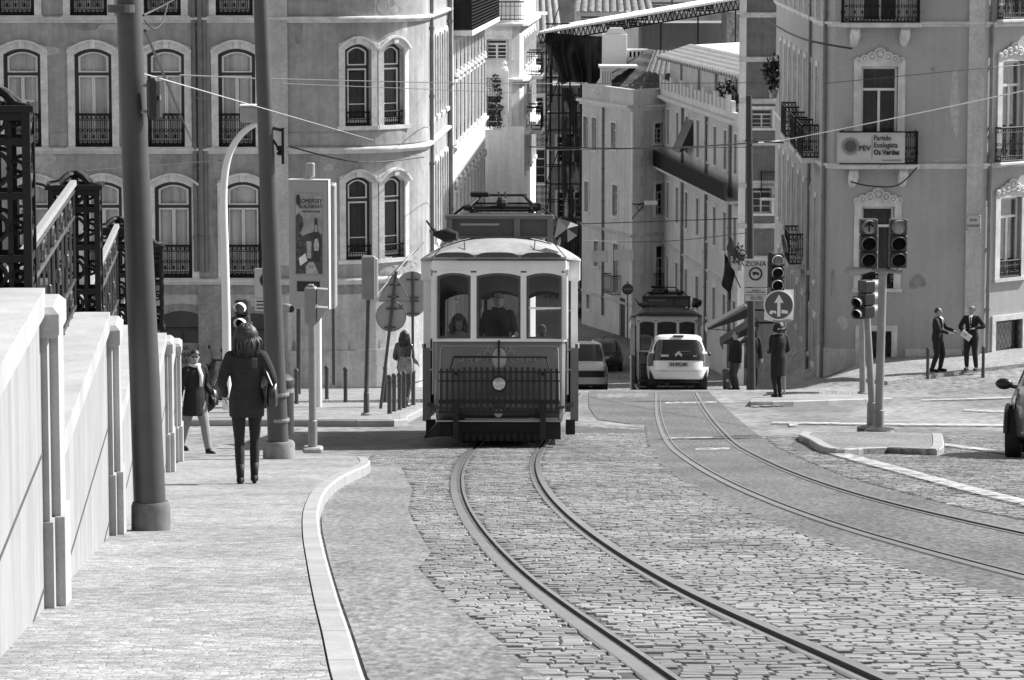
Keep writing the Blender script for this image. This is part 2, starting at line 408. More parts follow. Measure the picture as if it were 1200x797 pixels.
# --- asphalt areas: gutter strip on the left, right-hand track bed
def mat_speck(name, v, sc_, lo, hi):
    m = bpy.data.materials.new(name); m.use_nodes = True; nt = m.node_tree; N = nt.nodes; L = nt.links; bs = N['Principled BSDF']; bs.inputs['Roughness'].default_value = .8
    tc = N.new('ShaderNodeTexCoord')
    def nz(s, st, det, a, b_, c, d):
        mp = N.new('ShaderNodeMapping'); mp.inputs['Scale'].default_value = st; L.new(tc.outputs['Object'], mp.inputs[0]); n = N.new('ShaderNodeTexNoise'); n.inputs['Scale'].default_value = s; n.inputs['Detail'].default_value = det; L.new(mp.outputs[0], n.inputs[0])
        r = N.new('ShaderNodeMapRange'); r.inputs[1].default_value = a; r.inputs[2].default_value = b_; r.inputs[3].default_value = c; r.inputs[4].default_value = d; L.new(n.outputs['Fac'], r.inputs[0]); return r.outputs[0]
    def mul(a, c):
        q = N.new('ShaderNodeMath'); q.operation = 'MULTIPLY'; L.new(a, q.inputs[0]); L.new(c, q.inputs[1]); return q.outputs[0]
    o = mul(mul(nz(sc_, (1, .3, 1), 3, .32, .68, lo * v, hi * v), nz(sc_ * 2.2, (1, .3, 1), 1, .3, .7, .75, 1.35)), nz(.8, (1, .4, 1), 5, .35, .65, .78, 1.2))
    cb = N.new('ShaderNodeCombineColor'); [L.new(o, cb.inputs[i]) for i in range(3)]; L.new(cb.outputs[0], bs.inputs['Base Color']); return m
asph_l = poly_w([(455, 830), (431, 797), (412, 740), (398, 700), (386, 660), (378, 625), (376, 597), (384, 575), (399, 561), (430, 546), (470, 548), (483, 575), (478, 600), (490, 625), (505, 650), (490, 668), (510, 690), (535, 712), (560, 735), (590, 758), (612, 780), (640, 797), (680, 830)])
asph_l = [(asph_l[0][0], asph_l[0][1])] + asph_l
b_poly = [(px, py) for px, py in [(690, 459), (745, 459), (800, 459), (830, 459), (850, 478), (875, 500), (905, 522), (940, 540), (990, 560), (1060, 580), (1130, 598), (1200, 612), (1280, 628), (1290, 720), (1200, 704), (1130, 690), (1060, 668), (1000, 648), (940, 628), (880, 605), (835, 585), (800, 565), (775, 545), (760, 520), (756, 500), (700, 492), (690, 478)]]
asph_r = poly_w(b_poly)
m_tb = mat_speck('track_bed_asphalt', .085, 24, .5, 1.9)
m_gut = mat_speck('patched_gutter_asphalt', .16, 22, .6, 1.5)
sheet(asph_r, .010, m_tb, 'track_bed', step=1.5)
sheet([(x, y) for x, y in asph_l], .012, m_gut, 'gutter', step=1.0)

# --- cobblestones: every sett is real geometry up to the tram
def mat_setts():
    m = bpy.data.materials.new('granite_setts'); m.use_nodes = True; nt = m.node_tree; N = nt.nodes; L = nt.links; bs = N['Principled BSDF']; bs.inputs['Roughness'].default_value = .55
    ge = N.new('ShaderNodeNewGeometry'); tc = N.new('ShaderNodeTexCoord')
    def rng(src, lo, hi, a, b_):
        r = N.new('ShaderNodeMapRange'); r.inputs[1].default_value = a; r.inputs[2].default_value = b_; r.inputs[3].default_value = lo; r.inputs[4].default_value = hi; L.new(src, r.inputs[0]); return r.outputs[0]
    def mul(a, c):
        q = N.new('ShaderNodeMath'); q.operation = 'MULTIPLY'; L.new(a, q.inputs[0]); L.new(c, q.inputs[1]); return q.outputs[0]
    n1 = N.new('ShaderNodeTexNoise'); n1.inputs['Scale'].default_value = .7; n1.inputs['Detail'].default_value = 5; L.new(tc.outputs['Object'], n1.inputs[0])
    n2 = N.new('ShaderNodeTexNoise'); n2.inputs['Scale'].default_value = 40; n2.inputs['Detail'].default_value = 3; L.new(tc.outputs['Object'], n2.inputs[0])
    o = mul(rng(ge.outputs['Random Per Island'], .19, .28, 0, 1), rng(n1.outputs['Fac'], .75, 1.22, .35, .65)); o = mul(o, rng(n2.outputs['Fac'], .85, 1.15, .3, .7))
    cb = N.new('ShaderNodeCombineColor'); [L.new(o, cb.inputs[i]) for i in range(3)]; L.new(cb.outputs[0], bs.inputs['Base Color'])
    bp = N.new('ShaderNodeBump'); bp.inputs['Strength'].default_value = .4; bp.inputs['Distance'].default_value = .006; L.new(n2.outputs['Fac'], bp.inputs['Height']); L.new(bp.outputs[0], bs.inputs['Normal'])
    return m
m_setts = mat_setts()
def near_rail(x, y, pts, w_):
    for i in range(0, len(pts) - 1):
        if abs(pts[i][1] - y) < 1.2:
            ax, ay = pts[i]; bx, by = pts[i + 1]; dx, dy = bx - ax, by - ay; L_ = dx * dx + dy * dy
            t = max(0, min(1, ((x - ax) * dx + (y - ay) * dy) / L_)) if L_ else 0
            if math.hypot(ax + dx * t - x, ay + dy * t - y) < w_: return True
    return False
rails_w = [wpath(L1), wpath(L2), wpath(R1), wpath(R2)]
kw = [(q.x, q.y) for q in kerb]
def cobbles(region, dx, dy, ang, gap, hh, ymax, name, avoid=()):
    b = MB(); rnd = random.Random(3); x0, x1 = min(p[0] for p in region), max(p[0] for p in region); y0, y1 = min(p[1] for p in region), min(ymax, max(p[1] for p in region))
    y = y0; row = 0
    while y < y1:
        x = x0 - rnd.random() * dx; row += 1; dyr = dy * rnd.uniform(.88, 1.12)
        while x < x1:
            wv = dx * rnd.uniform(.72, 1.35); cx, cy = x + wv / 2, y + math.sin(x * .55 + 1.3) * .12 + math.sin(x * 1.7 + row * .04) * .045 + (x * ang) + rnd.gauss(0, .007)
            x += wv
            if not inpoly(cx, cy, region) or any(inpoly(cx, cy, a) for a in avoid): continue
            if any(near_rail(cx, cy, r_, .062 + wv * .20) for r_ in rails_w): continue
            z = g(cx, cy) + hh + rnd.gauss(0, .0019); tx, ty = rnd.gauss(0, .012), rnd.gauss(0, .010)
            hw, hd = wv / 2 - gap * rnd.uniform(.3, .8), dyr / 2 - gap * rnd.uniform(.4, 1.1)
            sl_ = (g(cx, cy + .3) - g(cx, cy - .3)) / .6
            q = []
            for sx, sy in ((-1, -1), (1, -1), (1, 1), (-1, 1)):
                ex, ey = sx * (hw + rnd.gauss(0, .004)), sy * (hd + rnd.gauss(0, .005)); q.append((cx + ex, cy + ey, z + ey * (sl_ + ty) + ex * tx - .009, ex, ey))
            bot = [(a, c, d - .035) for a, c, d, _, _ in q]; mid = [(a, c, d) for a, c, d, _, _ in q]
            top = [(cx + ex * .88, cy + ey * .92, d + .006 - ey * .08 * sl_) for a, c, d, ex, ey in q]
            n = len(b.v); b.v += bot + mid + top
            for k in range(4):
                j = (k + 1) % 4; b.f += [(n + k, n + j, n + 4 + j, n + 4 + k), (n + 4 + k, n + 4 + j, n + 8 + j, n + 8 + k)]
            b.f.append((n + 8, n + 9, n + 10, n + 11)); b.mi += [0] * 9
        y += dyr
    me = bpy.data.meshes.new(name); me.from_pydata(b.v, [], b.f); me.materials.append(m_setts); me.update()
    o = bpy.data.objects.new(name, me); COL.objects.link(o); return struct(o)
reg1 = poly_w([(455, 830), (640, 797), (612, 780), (590, 758), (560, 735), (535, 712), (510, 690), (490, 668), (505, 650), (490, 625), (478, 600), (483, 575), (470, 548), (430, 546), (440, 534), (620, 500), (756, 500), (760, 520), (775, 545), (800, 565), (835, 585), (880, 605), (940, 628), (1000, 648), (1060, 668), (1130, 690), (1200, 704), (1290, 720), (1290, 830)])
reg1 = [(x, y) for x, y in reg1]
m_joint = M('sett_joint_dirt', .085, .9, var=.4, scale=3, fine=.4, fscale=20)
sheet(reg1, .004, m_joint, 'sett_bed', step=1.5)
o = cobbles(reg1, .105, .105, -.03, .006, .016, 56, 'cobblestones')
reg2 = poly_w([(1290, 626), (1200, 610), (1130, 596), (1060, 578), (990, 558), (940, 538), (905, 520), (900, 512), (1290, 512)])
sheet(reg2, .004, m_joint, 'sett_bed', step=1.5)
cobbles(reg2, .105, .10, .02, .006, .014, 56, 'cobblestones', avoid=[poly_w([(930, 530), (930, 498), (1112, 498), (1112, 530)])])
# ================================================================== BUILDING KIT
m_glassd = M('dark_window_glass', .02, .08, spec=.6, var=.3)
m_frame = M('white_window_frame', .72, .5, var=.1)
m_fdark = M('dark_window_frame', .03, .5)
m_curt = M('net_curtain', .88, .9, var=.15, scale=1.2, streak=.35)
m_blind = M('dark_blind', .06, .8, var=.3, streak=.3)
m_pl1 = M('grey_stucco', .35, .9, var=.26, scale=.8, fine=.1, fscale=7, streak=.18, bump=.3)
m_pl2 = M('smooth_stucco', .38, .88, var=.12, scale=.4, fine=.05, fscale=9, streak=.07, bump=.2)
m_pl3 = M('pale_plaster', .78, .88, var=.1, scale=.6, streak=.14, fine=.06, fscale=8)
m_pl4 = M('mid_plaster', .68, .9, var=.12, scale=.5, streak=.18, fine=.08, fscale=7)
m_trim = M('cornice_stone', .6, .8, var=.22, scale=2.5, fine=.12, streak=.1)
m_hood = M('carved_window_stone', .66, .8, var=.2, scale=3.5, fine=.12, fscale=20)
m_pipe = M('downpipe', .16, .5, var=.25, scale=3)
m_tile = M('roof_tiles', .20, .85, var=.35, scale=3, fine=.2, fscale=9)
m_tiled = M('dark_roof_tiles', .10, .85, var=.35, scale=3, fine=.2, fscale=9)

m_ash = M('pale_ashlar', .46, .85, var=.2, scale=1.1, fine=.12, fscale=10, streak=.22, bump=.3)
class Wall:
    def __init__(s, pts):
        s.p = [Vector((a, c)) for a, c in pts]; s.L = [0]
        for a, c in zip(s.p, s.p[1:]): s.L.append(s.L[-1] + (c - a).length)
        seg = []
        for a, c in zip(s.p, s.p[1:]):
            d = (c - a).normalized(); seg.append(Vector((d.y, -d.x)))
        s.n = [seg[0]] + [((a + c) if a.dot(c) > .8 else c).normalized() for a, c in zip(seg, seg[1:])] + [seg[-1]]; s.seg = seg
    def at(s, t):
        i = 0
        while i < len(s.L) - 2 and t > s.L[i + 1] + 1e-9: i += 1
        k = (t - s.L[i]) / (s.L[i + 1] - s.L[i]); q = s.p[i].lerp(s.p[i + 1], k)
        n = s.n[i].lerp(s.n[i + 1], min(1, max(0, k))) if (s.seg[i].dot(s.n[i + 1]) > .8 and s.seg[i].dot(s.n[i]) > .8) else s.seg[i]
        return q, n.normalized()
    def __call__(s, t, o, z):           # o is the depth INTO the wall (negative = proud of it)
        q, n = s.at(t); return (q.x - n.x * o, q.y - n.y * o, z)
    def hit(s, px, py):
        d = ray(px, py); d2 = Vector((d.x, d.y)); best = None
        for i in range(len(s.p) - 1):
            a, e = s.p[i], s.p[i + 1] - s.p[i]; den = d2.x * e.y - d2.y * e.x
            if abs(den) < 1e-9: continue
            t = (a.x * e.y - a.y * e.x) / den; u = (a.x * d2.y - a.y * d2.x) / den
            lo = -1e-6 if i else -50; hi = 1 + 1e-6 if i < len(s.p) - 2 else 50
            if t > 0 and lo <= u <= hi and (best is None or t < best[0]): best = (t, s.L[i] + u * e.length, d.z * t)
        return best[1], best[2]

def wall_mesh(W, z0, z1, holes, s0=0, s1=None, deep=.28):
    """holes: (s centre, z bottom, width, height, arch rise)"""
    s1 = W.L[-1] if s1 is None else s1; b = MB()
    S = {s0, s1} | {l for l in W.L if s0 < l < s1}; Z = {z0, z1}
    for c, zb, w_, h, r in holes:
        for q in (c - w_ / 2, c + w_ / 2): S.add(min(max(q, s0), s1))
        for q in (zb, zb + h): Z.add(q)
    S = sorted(S); Z = sorted(Z); S = [q for i, q in enumerate(S) if i == 0 or q - S[i - 1] > 1e-6]; Z = [q for i, q in enumerate(Z) if i == 0 or q - Z[i - 1] > 1e-6]
    idx = {}
    def vid(i, j):
        if (i, j) not in idx: idx[(i, j)] = len(b.v); b.v.append(W(S[i], 0, Z[j]))
        return idx[(i, j)]
    for i in range(len(S) - 1):
        for j in range(len(Z) - 1):
            ms, mz = (S[i] + S[i + 1]) / 2, (Z[j] + Z[j + 1]) / 2
            if any(abs(ms - c) < w_ / 2 and zb < mz < zb + h for c, zb, w_, h, r in holes): continue
            b.f.append((vid(i, j), vid(i + 1, j), vid(i + 1, j + 1), vid(i, j + 1))); b.mi.append(0)
    for c, zb, w_, h, r in holes:
        k = MB(); a, e, t = c - w_ / 2, c + w_ / 2, zb + h
        mid = [c] if any(a < l < e for l in W.L) else []
        for p0, p1 in (((a, zb), (a, t)), ((e, t), (e, zb)), ((e, zb), (a, zb)), ((a, t), (e, t))):
            k.add([W(p0[0], 0, p0[1]), W(p1[0], 0, p1[1]), W(p1[0], deep, p1[1]), W(p0[0], deep, p0[1])], [(0, 1, 2, 3)])
        if r:
            n = 8
            for q in range(n):
                x0, x1 = -1 + 2 * q / n, -1 + 2 * (q + 1) / n
                k.add([W(c + x0 * w_ / 2, .003, t - r * x0 * x0), W(c + x1 * w_ / 2, .003, t - r * x1 * x1), W(c + x1 * w_ / 2, .003, t + .02), W(c + x0 * w_ / 2, .003, t + .02)], [(0, 1, 2, 3)])
        b.add(k.v, k.f)
    return b
def opening_line(w_, h, r, e=0, eb=0, n=8):      # arched outline from bottom-left over the top to bottom-right
    o = [(-w_ / 2 - e, -eb)]
    for q in range(n + 1):
        x = -1 + 2 * q / n; o.append((x * (w_ / 2 + e), h + e - r * x * x))
    o.append((w_ / 2 + e, -eb)); return o
def put(b, W, c, zb, k):         # local (x, depth, z) of builder k onto wall W at c,zb
    b.add([W(c + x, o, zb + z) for x, o, z in k.v], k.f); return b
def window(bld, W, c, zb, w_, h, r=0, sw=.14, surround=m_hood, frame=m_frame, inner=m_curt, hood=False, transom=.7, mull=True, crest=False, lights=1, lattice=False, fw=.05, casement=False, sill=True, glass=None):
    k = MB(); A, B = opening_line(w_, h, r), opening_line(w_, h, r, sw)
    k.band(A, B, -.05, .06); k.band(opening_line(w_, h, r, .0), opening_line(w_, h, r, .02), .06, .27)
    if sill: k.b2(-w_ / 2 - sw - .04, w_ / 2 + sw + .04, -.09, .24, -.10, -.003)
    if hood:
        Ho = [(x, h + sw - r * (x / (w_ / 2)) ** 2) for x in [(-1 + q / 4) * (w_ / 2 + sw) for q in range(9)]]
        k.band(Ho, [(x * 1.03, z + .05) for x, z in Ho], -.14, .02); k.bev(-.07, .07, -.12, 0, h + .0, h + sw + .02, .01)
    if crest:
        z = h + sw
        for x, zz, rr in ((0, .16, .15), (-.22, .08, .11), (.22, .08, .11), (-.42, .02, .09), (.42, .02, .09), (-.60, -.02, .06), (.60, -.02, .06)):
            k.torus((x, -.07, z + zz), rr, .035, 10, 5); k.ell((x, -.07, z + zz), (rr * .6, .06, rr * .6), 8, 5)
        k.band([(-.62, z - .04), (-.3, z + .02), (0, z + .06), (.3, z + .02), (.62, z - .04)], [(-.62, z + .02), (-.3, z + .14), (0, z + .3), (.3, z + .14), (.62, z + .02)], -.06, .01)
    o = put(MB(), W, c, zb, k).build('window', surround, bld, world=True)
    fr_mat = frame
    if casement:
        fr_mat = m_fdark; cs = MB(); ht = h * transom; a0, a1 = -w_ / 2 + fw, w_ / 2 - fw; t = .038
        lv = [(a0, -.0), (0, a1)] if mull else [(a0, a1)]
        for x0, x1 in lv:
            cs.b2(x0 + .004, x0 + t, .118, .15, fw, ht - .04); cs.b2(x1 - t, x1 - .004, .118, .15, fw, ht - .04); cs.b2(x0 + t, x1 - t, .118, .15, ht - .04 - t, ht - .04); cs.b2(x0 + t, x1 - t, .118, .15, fw, fw + .1); cs.b2(x0 + t, x1 - t, .125, .148, ht * .36, ht * .36 + .022)
        tp_ = opening_line(w_ - 2 * fw, h - ht - .04 - fw, r * .8); cs2 = MB(); cs2.band(tp_ + [tp_[0]], [(x * .86, lerp(.03, z, .93) if z > .01 else .03) for x, z in tp_ + [tp_[0]]], .118, .15); cs.add([(x, y, z + ht + .04) for x, y, z in cs2.v], cs2.f)
        put(MB(), W, c, zb, cs).build('casement', frame, o, world=True); frame = m_fdark; lights = 1; mull = False
    f = MB(); f.band(opening_line(w_, h, r, -fw, -fw), opening_line(w_, h, r, .0), .13, .19); f.b2(-w_ / 2, w_ / 2, .13, .19, 0, fw)
    if transom: f.b2(-w_ / 2 + fw, w_ / 2 - fw, .12, .185, h * transom - .035, h * transom + .035)
    ht = h * transom if transom else h - r * .3
    if mull: f.b2(-.035, .035, .125, .185, fw, ht - .035)
    for q in range(1, lights + 1 if lights > 1 else 0): f.b2(-w_ / 2 + fw, w_ / 2 - fw, .14, .175, ht * q / (lights + 1) - .015, ht * q / (lights + 1) + .015)
    put(MB(), W, c, zb, f).build('frame', frame, o, world=True)
    if inner is not None:
        p = MB(); p.b2(-w_ / 2, w_ / 2, .158, .162, 0, h); put(MB(), W, c, zb, p).build('pane', glass or m_glass, o, world=True)
        cu = MB(); n = 14
        rs = [(-w_ / 2 + w_ * q / n, .235 + .02 * math.sin(q * 2.3 + c)) for q in range(n + 1)]
        cu.add([(x, y, z) for x, y in rs for z in (0, h)], [(2 * q, 2 * q + 2, 2 * q + 3, 2 * q + 1) for q in range(n)])
        put(MB(), W, c, zb, cu).build('curtain' if inner is m_curt else 'blind', inner, o, world=True)
    else:
        p = MB(); p.b2(-w_ / 2, w_ / 2, .155, .165, 0, h); put(MB(), W, c, zb, p).build('pane', m_glassd, o, world=True)
    if lattice:
        q = MB(); st = .16; hgt = h - .02
        for i in range(-int(hgt / st) - 4, int(w_ / st) + int(hgt / st) + 4):
            for sg in (1, -1):
                x0 = -w_ / 2 + i * st; pts = []
                for t in range(0, 21):
                    z = hgt * t / 20; x = x0 + sg * z * .55
                    if -w_ / 2 < x < w_ / 2: pts.append((x, .06, z))
                if len(pts) > 1: q.tube([pts[0], pts[-1]], .008, 4)
        put(MB(), W, c, zb, q).build('grille', m_iron, o, world=True)
    return o
def railing(bld, W, c, zb, w_, h, out=-.10, depth=0, mat=m_iron, dense=.11, name='balcony_railing', scroll=True, world=True, sub=True):
    """iron balustrade across an opening; depth > 0 adds the two ends of a projecting balcony"""
    k = MB(); y = out
    def run(p0, p1):
        p0, p1 = Vector(p0), Vector(p1); L_ = (p1 - p0).length; n = max(2, int(L_ / dense)); e = (p1 - p0) / n
        for z, t in ((.03, .018), (.16, .01), (h - .16, .01), (h - .02, .024)):
            q0, q1 = p0 + Vector((0, 0, z)), p1 + Vector((0, 0, z)); k.tube([q0, q1], t, 5)
        for i in range(n + 1):
            q = p0 + e * i; k.tube([q, q + Vector((0, 0, h))], .009, 4)
            if scroll and i < n:
                m = q + e * .5
                for zz, rr in ((.095, .045), (h - .09, .045), (h * .5, .04)): 
                    ax = 'Y' if abs(e.x) > abs(e.y) else 'X'; k.torus(m + Vector((0, 0, zz)), rr, .008, 8, 4, ax)
                k.tube([m + Vector((0, 0, .16)), m + Vector((0, 0, h - .16))], [.006, .006], 4)
                if i % 2 == 0: k.ell(m + Vector((0, 0, h * .32)), (.03, .02, .06), 6, 4)
    a, e = -w_ / 2, w_ / 2
    if depth:
        run((a, y, 0), (a, y - depth, 0)); run((e, y, 0), (e, y - depth, 0)); y = y - depth
    run((a, y, 0), (e, y, 0))
    return put(MB(), W, c, zb, k).build(name, mat, bld, world=world)
def cornice(bld, W, s0, s1, z, h=.16, out=.14, name='cornice', mat=m_trim):
    b = MB(); S = sorted({s0, s1} | {l for l in W.L if s0 < l < s1}); pr = [(0.004, -h), (-out * .4, -h), (-out * .5, -h * .5), (-out, -h * .45), (-out, -.03), (-out * .9, 0), (.004, .02)]
    b.rings([[W(s, o, z + d) for o, d in pr] for s in S]); return b.build(name, mat, bld, world=True)
def bandbox(bld, W, s0, s1, z0, z1, out, name, mat, deep=.004):
    b = MB(); S = sorted({s0, s1} | {l for l in W.L if s0 < l < s1})
    b.rings([[W(s, deep, z0), W(s, -out, z0), W(s, -out, z1), W(s, deep, z1)] for s in S]); return b.build(name, mat, bld, world=True)
def pipe(bld, W, s, z0, z1, r=.06, name='downpipe'):
    b = MB(); b.tube([W(s, -.02 - r, z0), W(s, -.02 - r, z1)], r, 8); z = z0 + .8
    while z < z1: b.tube([W(s, -.02 - r, z), W(s, -.02 - r, z + .07)], r * 1.35, 8); z += 1.7
    return b.build(name, m_pipe, bld, world=True, smooth=True)
def mass(bld, pts, z0, z1, mat, name='side_wall'):    # remaining walls and flat roof closing a building behind its facade
    b = MB(); n = len(pts); b.add([(x, y, z) for z in (z0, z1) for x, y in pts], [(i, i + 1, n + i + 1, n + i) for i in range(n - 1)] + [tuple(n + i for i in range(n))])
    return b.build(name, mat, bld, world=True)
def tile_roof(bld, a, b_, c, d, mat=m_tile, pitch=.35, amp=.07, name='tile_roof'):
    """corrugated roof over the quad a-b (eaves) d-c (ridge); courses run from eaves to ridge"""
    a, b_, c, d = map(Vector, (a, b_, c, d)); n = max(4, int((b_ - a).length / pitch)) * 6; m = 10
    nrm = (b_ - a).cross(d - a).normalized()
    if nrm.z < 0: nrm = -nrm
    k = MB(); vs = []
    for j in range(m + 1):
        for i in range(n + 1):
            u = i / n; v = j / m; p = a.lerp(b_, u).lerp(d.lerp(c, u), v); vs.append(p + nrm * (amp * abs(math.sin(PI * i / 6)) + .015 * ((j + .0) % 2)))
    k.add(vs, [(j * (n + 1) + i, j * (n + 1) + i + 1, (j + 1) * (n + 1) + i + 1, (j + 1) * (n + 1) + i) for j in range(m) for i in range(n)])
    return k.build(name, mat, bld, world=True)

# ================================================================== LEFT CORNER BUILDING
Y1 = 83.0
xa = P(383, 200, Y1).x; r_ = 2.40; pts = [(-24, Y1), (xa, Y1)]
for i in range(1, 13): t = R(87) * i / 12; pts.append((xa + r_ * math.sin(t), Y1 + r_ * (1 - math.cos(t))))
xc, yc = pts[-1]; DL = .0475
xw = lambda y: xc + DL * (y - yc)
pts.append((xw(93.4), 93.4)); W = Wall(pts)
lb = thing('corner_building', (-6, Y1, g(-6, Y1)), 'grey stuccoed building with a rounded corner and arched windows, left of the tram', 'building')
holes = []; wins = []
def zat(py, Y=Y1): return P(600, py, Y).z
SH = [(c, zat(172), zat(57)) for c in (27, 110, 195, 278)] + [(c, zat(325.5), zat(213)) for c in (38, 120, 202, 284)] + [(c, zat(18), zat(18) + 2.35) for c in (21, 106, 192, 276)]
for k, (px, zb, zt) in enumerate(SH):
    s = W.hit(px, 150)[0]; wins.append((s, zb, .90, zt - zb, .14, k))
corner = [(x_, zat(b_), zat(t_)) for x_ in ((xa + .77), (xa + 1.62)) for b_, t_ in ((148, 52), (305, 208))]
def arc_s(x): return W.L[1] + r_ * math.asin((x - xa) / r_)
cw = []
for x_, zb, zt in corner: cw.append((arc_s(x_), zb, .66, zt - zb, .14))
side_w = []
for yy in (86.6, 88.4, 90.2, 92.0):
    q = W.L[-1] - (93.4 - yy) / math.cos(math.atan(DL))
    for b_, t_ in ((148, 48), (305, 205)): side_w.append((q, zat(b_), .75, zat(t_) - zat(b_), .1))
gf = zat(456) - .6; base_t = zat(330)
shop = [(W.hit(299, 400)[0], zat(452), 1.25, zat(367) - zat(452), .12), (W.hit(213, 400)[0], zat(452), 1.05, zat(364) - zat(452), .14), (W.hit(120, 400)[0], zat(452), 1.6, zat(364) - zat(452), .14)]
TOPZ = 3.4
wall_mesh(W, base_t - .02, TOPZ, [(a, c, d, e, f) for a, c, d, e, f, _ in wins] + cw + side_w).build('upper_wall', m_pl1, lb, world=True)
WB = W
wall_mesh(W, gf - 3, base_t - .02, shop).build('ground_floor_wall', m_ash, lb, world=True)
for s, zb, w_, h, r, k in wins:
    o = window(lb, W, s, zb, w_, h, r, sw=.17, hood=True, inner=m_curt, transom=.74, frame=m_frame, casement=True, fw=.085)
    railing(lb, W, s, zb - .01, w_ + .06, .82, out=-.02, dense=.1)
for s, zb, w_, h, r in cw:
    window(lb, W, s, zb, w_, h, r, sw=.15, hood=True, inner=m_blind, transom=.72, mull=False, frame=m_frame, casement=True, fw=.075)
    railing(lb, W, s, zb - .01, w_ + .04, .36 if zb > -5 else .36, out=.02, dense=.06, scroll=False)
for s, zb, w_, h, r in side_w:
    window(lb, W, s, zb, w_, h, r, sw=.12, inner=None, transom=.72)
for z in (zat(20), zat(173.5), zat(327)): cornice(lb, W, 0, W.L[-1], z, .14, .13)
for z in (zat(18) + .0, zat(171)): pass
for z0, z1 in ((zat(170.5), zat(156)), (zat(17), zat(2)), (zat(324), zat(309))):   # panel band under the windows, stopped at each opening
    ed = 0
    for s, w_ in sorted((q[0], q[2]) for q in wins if abs(q[1] - zat(172)) < .1):
        bandbox(lb, W, ed, s - w_ / 2 - .19, z0, z1, .022, 'apron_band', m_pl1); ed = s + w_ / 2 + .19
    bandbox(lb, W, ed, W.hit(393, 160)[0] if z0 > -5.2 or z0 < -7 else W.L[-1], z0, z1, .022, 'apron_band', m_pl1)
s0, s1 = W.hit(313, 200)[0], W.hit(338, 200)[0]
bandbox(lb, W, s0, s1, zat(311), TOPZ, .09, 'pilaster', m_stone)
bandbox(lb, W, W.hit(233, 400)[0], W.hit(263, 400)[0], gf - 1, zat(334), .08, 'pilaster', m_dstone)
for px in (229, 236, 241): pipe(lb, W, W.hit(px, 200)[0], zat(318), TOPZ, .055 if px != 236 else .07)
for y_, r2 in ((85.9, .05), (92.6, .07)): pipe(lb, W, W.L[-1] - (93.4 - y_), gf, TOPZ, r2)
bandbox(lb, W, W.L[-1] - .55, W.L[-1], gf - 3, TOPZ, .12, 'corner_pilaster', m_stone)
bandbox(lb, W, W.hit(340, 400)[0], W.L[13], zat(455), zat(411), .03, 'plinth', m_ash)
bandbox(lb, W, 0, W.L[14 - 1], zat(345), zat(334), .02, 'stone_course', m_dstone)
for i, (s, zb, w_, h, r) in enumerate(shop):
    k = MB(); k.band(opening_line(w_, h, r), opening_line(w_, h, r, .16), -.04, .26); o = put(MB(), W, s, zb, k).build('shopfront', m_dstone, lb, world=True)
    k = MB(); k.b2(-w_ / 2, w_ / 2, .2, .23, 0, h); put(MB(), W, s, zb, k).build('shop_glass', m_glassd, o, world=True)
    k = MB(); k.b2(-w_ / 2, w_ / 2, .12, .19, h * .72, h * .76); k.b2(-.03, .03, .14, .19, 0, h * .72); put(MB(), W, s, zb, k).build('frame', m_fdark, o, world=True)
q = W(shop[0][0], .1, shop[0][1] + shop[0][3] * .83)
m_let = M('pale_lettering', .6, .6)
mass(lb, [(xw(93.4), 93.4), (xw(93.4) - 6, 97), (-24, 97), (-24, Y1)], gf - 3, TOPZ, m_pl1, 'rear_wall')
text(lb, 'LAU    LU', (q[0] - lb.location.x, q[1] - .02 - lb.location.y, q[2] - lb.location.z), .24, m_let, 'shop_lettering')
q = W(shop[1][0], .16, shop[1][1] + shop[1][3] * .36)
b = MB(); b.prism([(-.42, .38), (.42, .38), (.28, -.1), (.0, -.42), (-.28, -.1)], 0, .01); o = b.build('shop_sign_board', M('shop_card', .3, .6), lb, (q[0] - lb.location.x, q[1] - lb.location.y - .03, q[2] - lb.location.z))
text(o, 'MINI-\nLOJA\nBAR', (0, -.012, .08), .17, m_ink, 'lettering', ext=.001)
# patch of bare render by the corner
k = MB(); rnd = random.Random(5); sp = arc_s(xa + 1.75)
for i in range(30):
    k.ell((rnd.uniform(-.75, .75), 0, rnd.uniform(-.24, .24)), (rnd.uniform(.05, .14), .010, rnd.uniform(.03, .09)), 7, 4)
put(MB(), W, sp, zat(317), k).build('broken_render', m_dstone, lb, world=True)

# flaking paint and repaired render, each with its own ragged outline
m_peel = M('bare_render_patch', .46, .9, var=.25, scale=5, bump=.4); m_peel2 = M('cement_repair', .26, .9, var=.3, scale=4)
def peel(bld, W, px, py, rx, rz, mat, seed):
    rnd = random.Random(seed); s, z = W.hit(px, py); n = 22; ou = []
    for i in range(n): a = 2 * PI * i / n; q = .8 + .14 * math.sin(2 * a + seed) + .1 * math.sin(3 * a + seed * 2.3) + rnd.uniform(-.07, .07); ou.append((rx * q * math.cos(a), rz * q * math.sin(a)))
    k = MB(); k.add([W(s + x, -.004, z + y) for x, y in ou] + [W(s, -.005, z)], [(i, (i + 1) % n, n) for i in range(n)]); k.build('flaked_patch', mat, bld, world=True)
for i, (px, py, rx, rz, m_) in enumerate(((50, 190, .35, .3, m_peel), (200, 187, .28, .34, m_peel2), (150, 32, .8, .12, m_peel), (98, 30, .5, .14, m_peel2), (455, 8, .5, .25, m_peel2), (474, 45, .16, .5, m_peel), (476, 120, .12, .35, m_peel), (385, 196, .14, .12, m_peel), (395, 302, .2, .1, m_peel), (250, 110, .1, .9, m_peel2), (253, 255, .12, 1.0, m_peel2), (222, 120, .08, .8, m_peel2), (60, 60, .3, .12, m_peel), (350, 35, .12, .5, m_peel2), (465, 160, .3, .1, m_peel), (410, 420, .06, .5, m_dstone), (445, 420, .04, .6, m_dstone), (345, 420, .1, .5, m_dstone))): peel(lb, WB, px, py, rx, rz, m_, i)
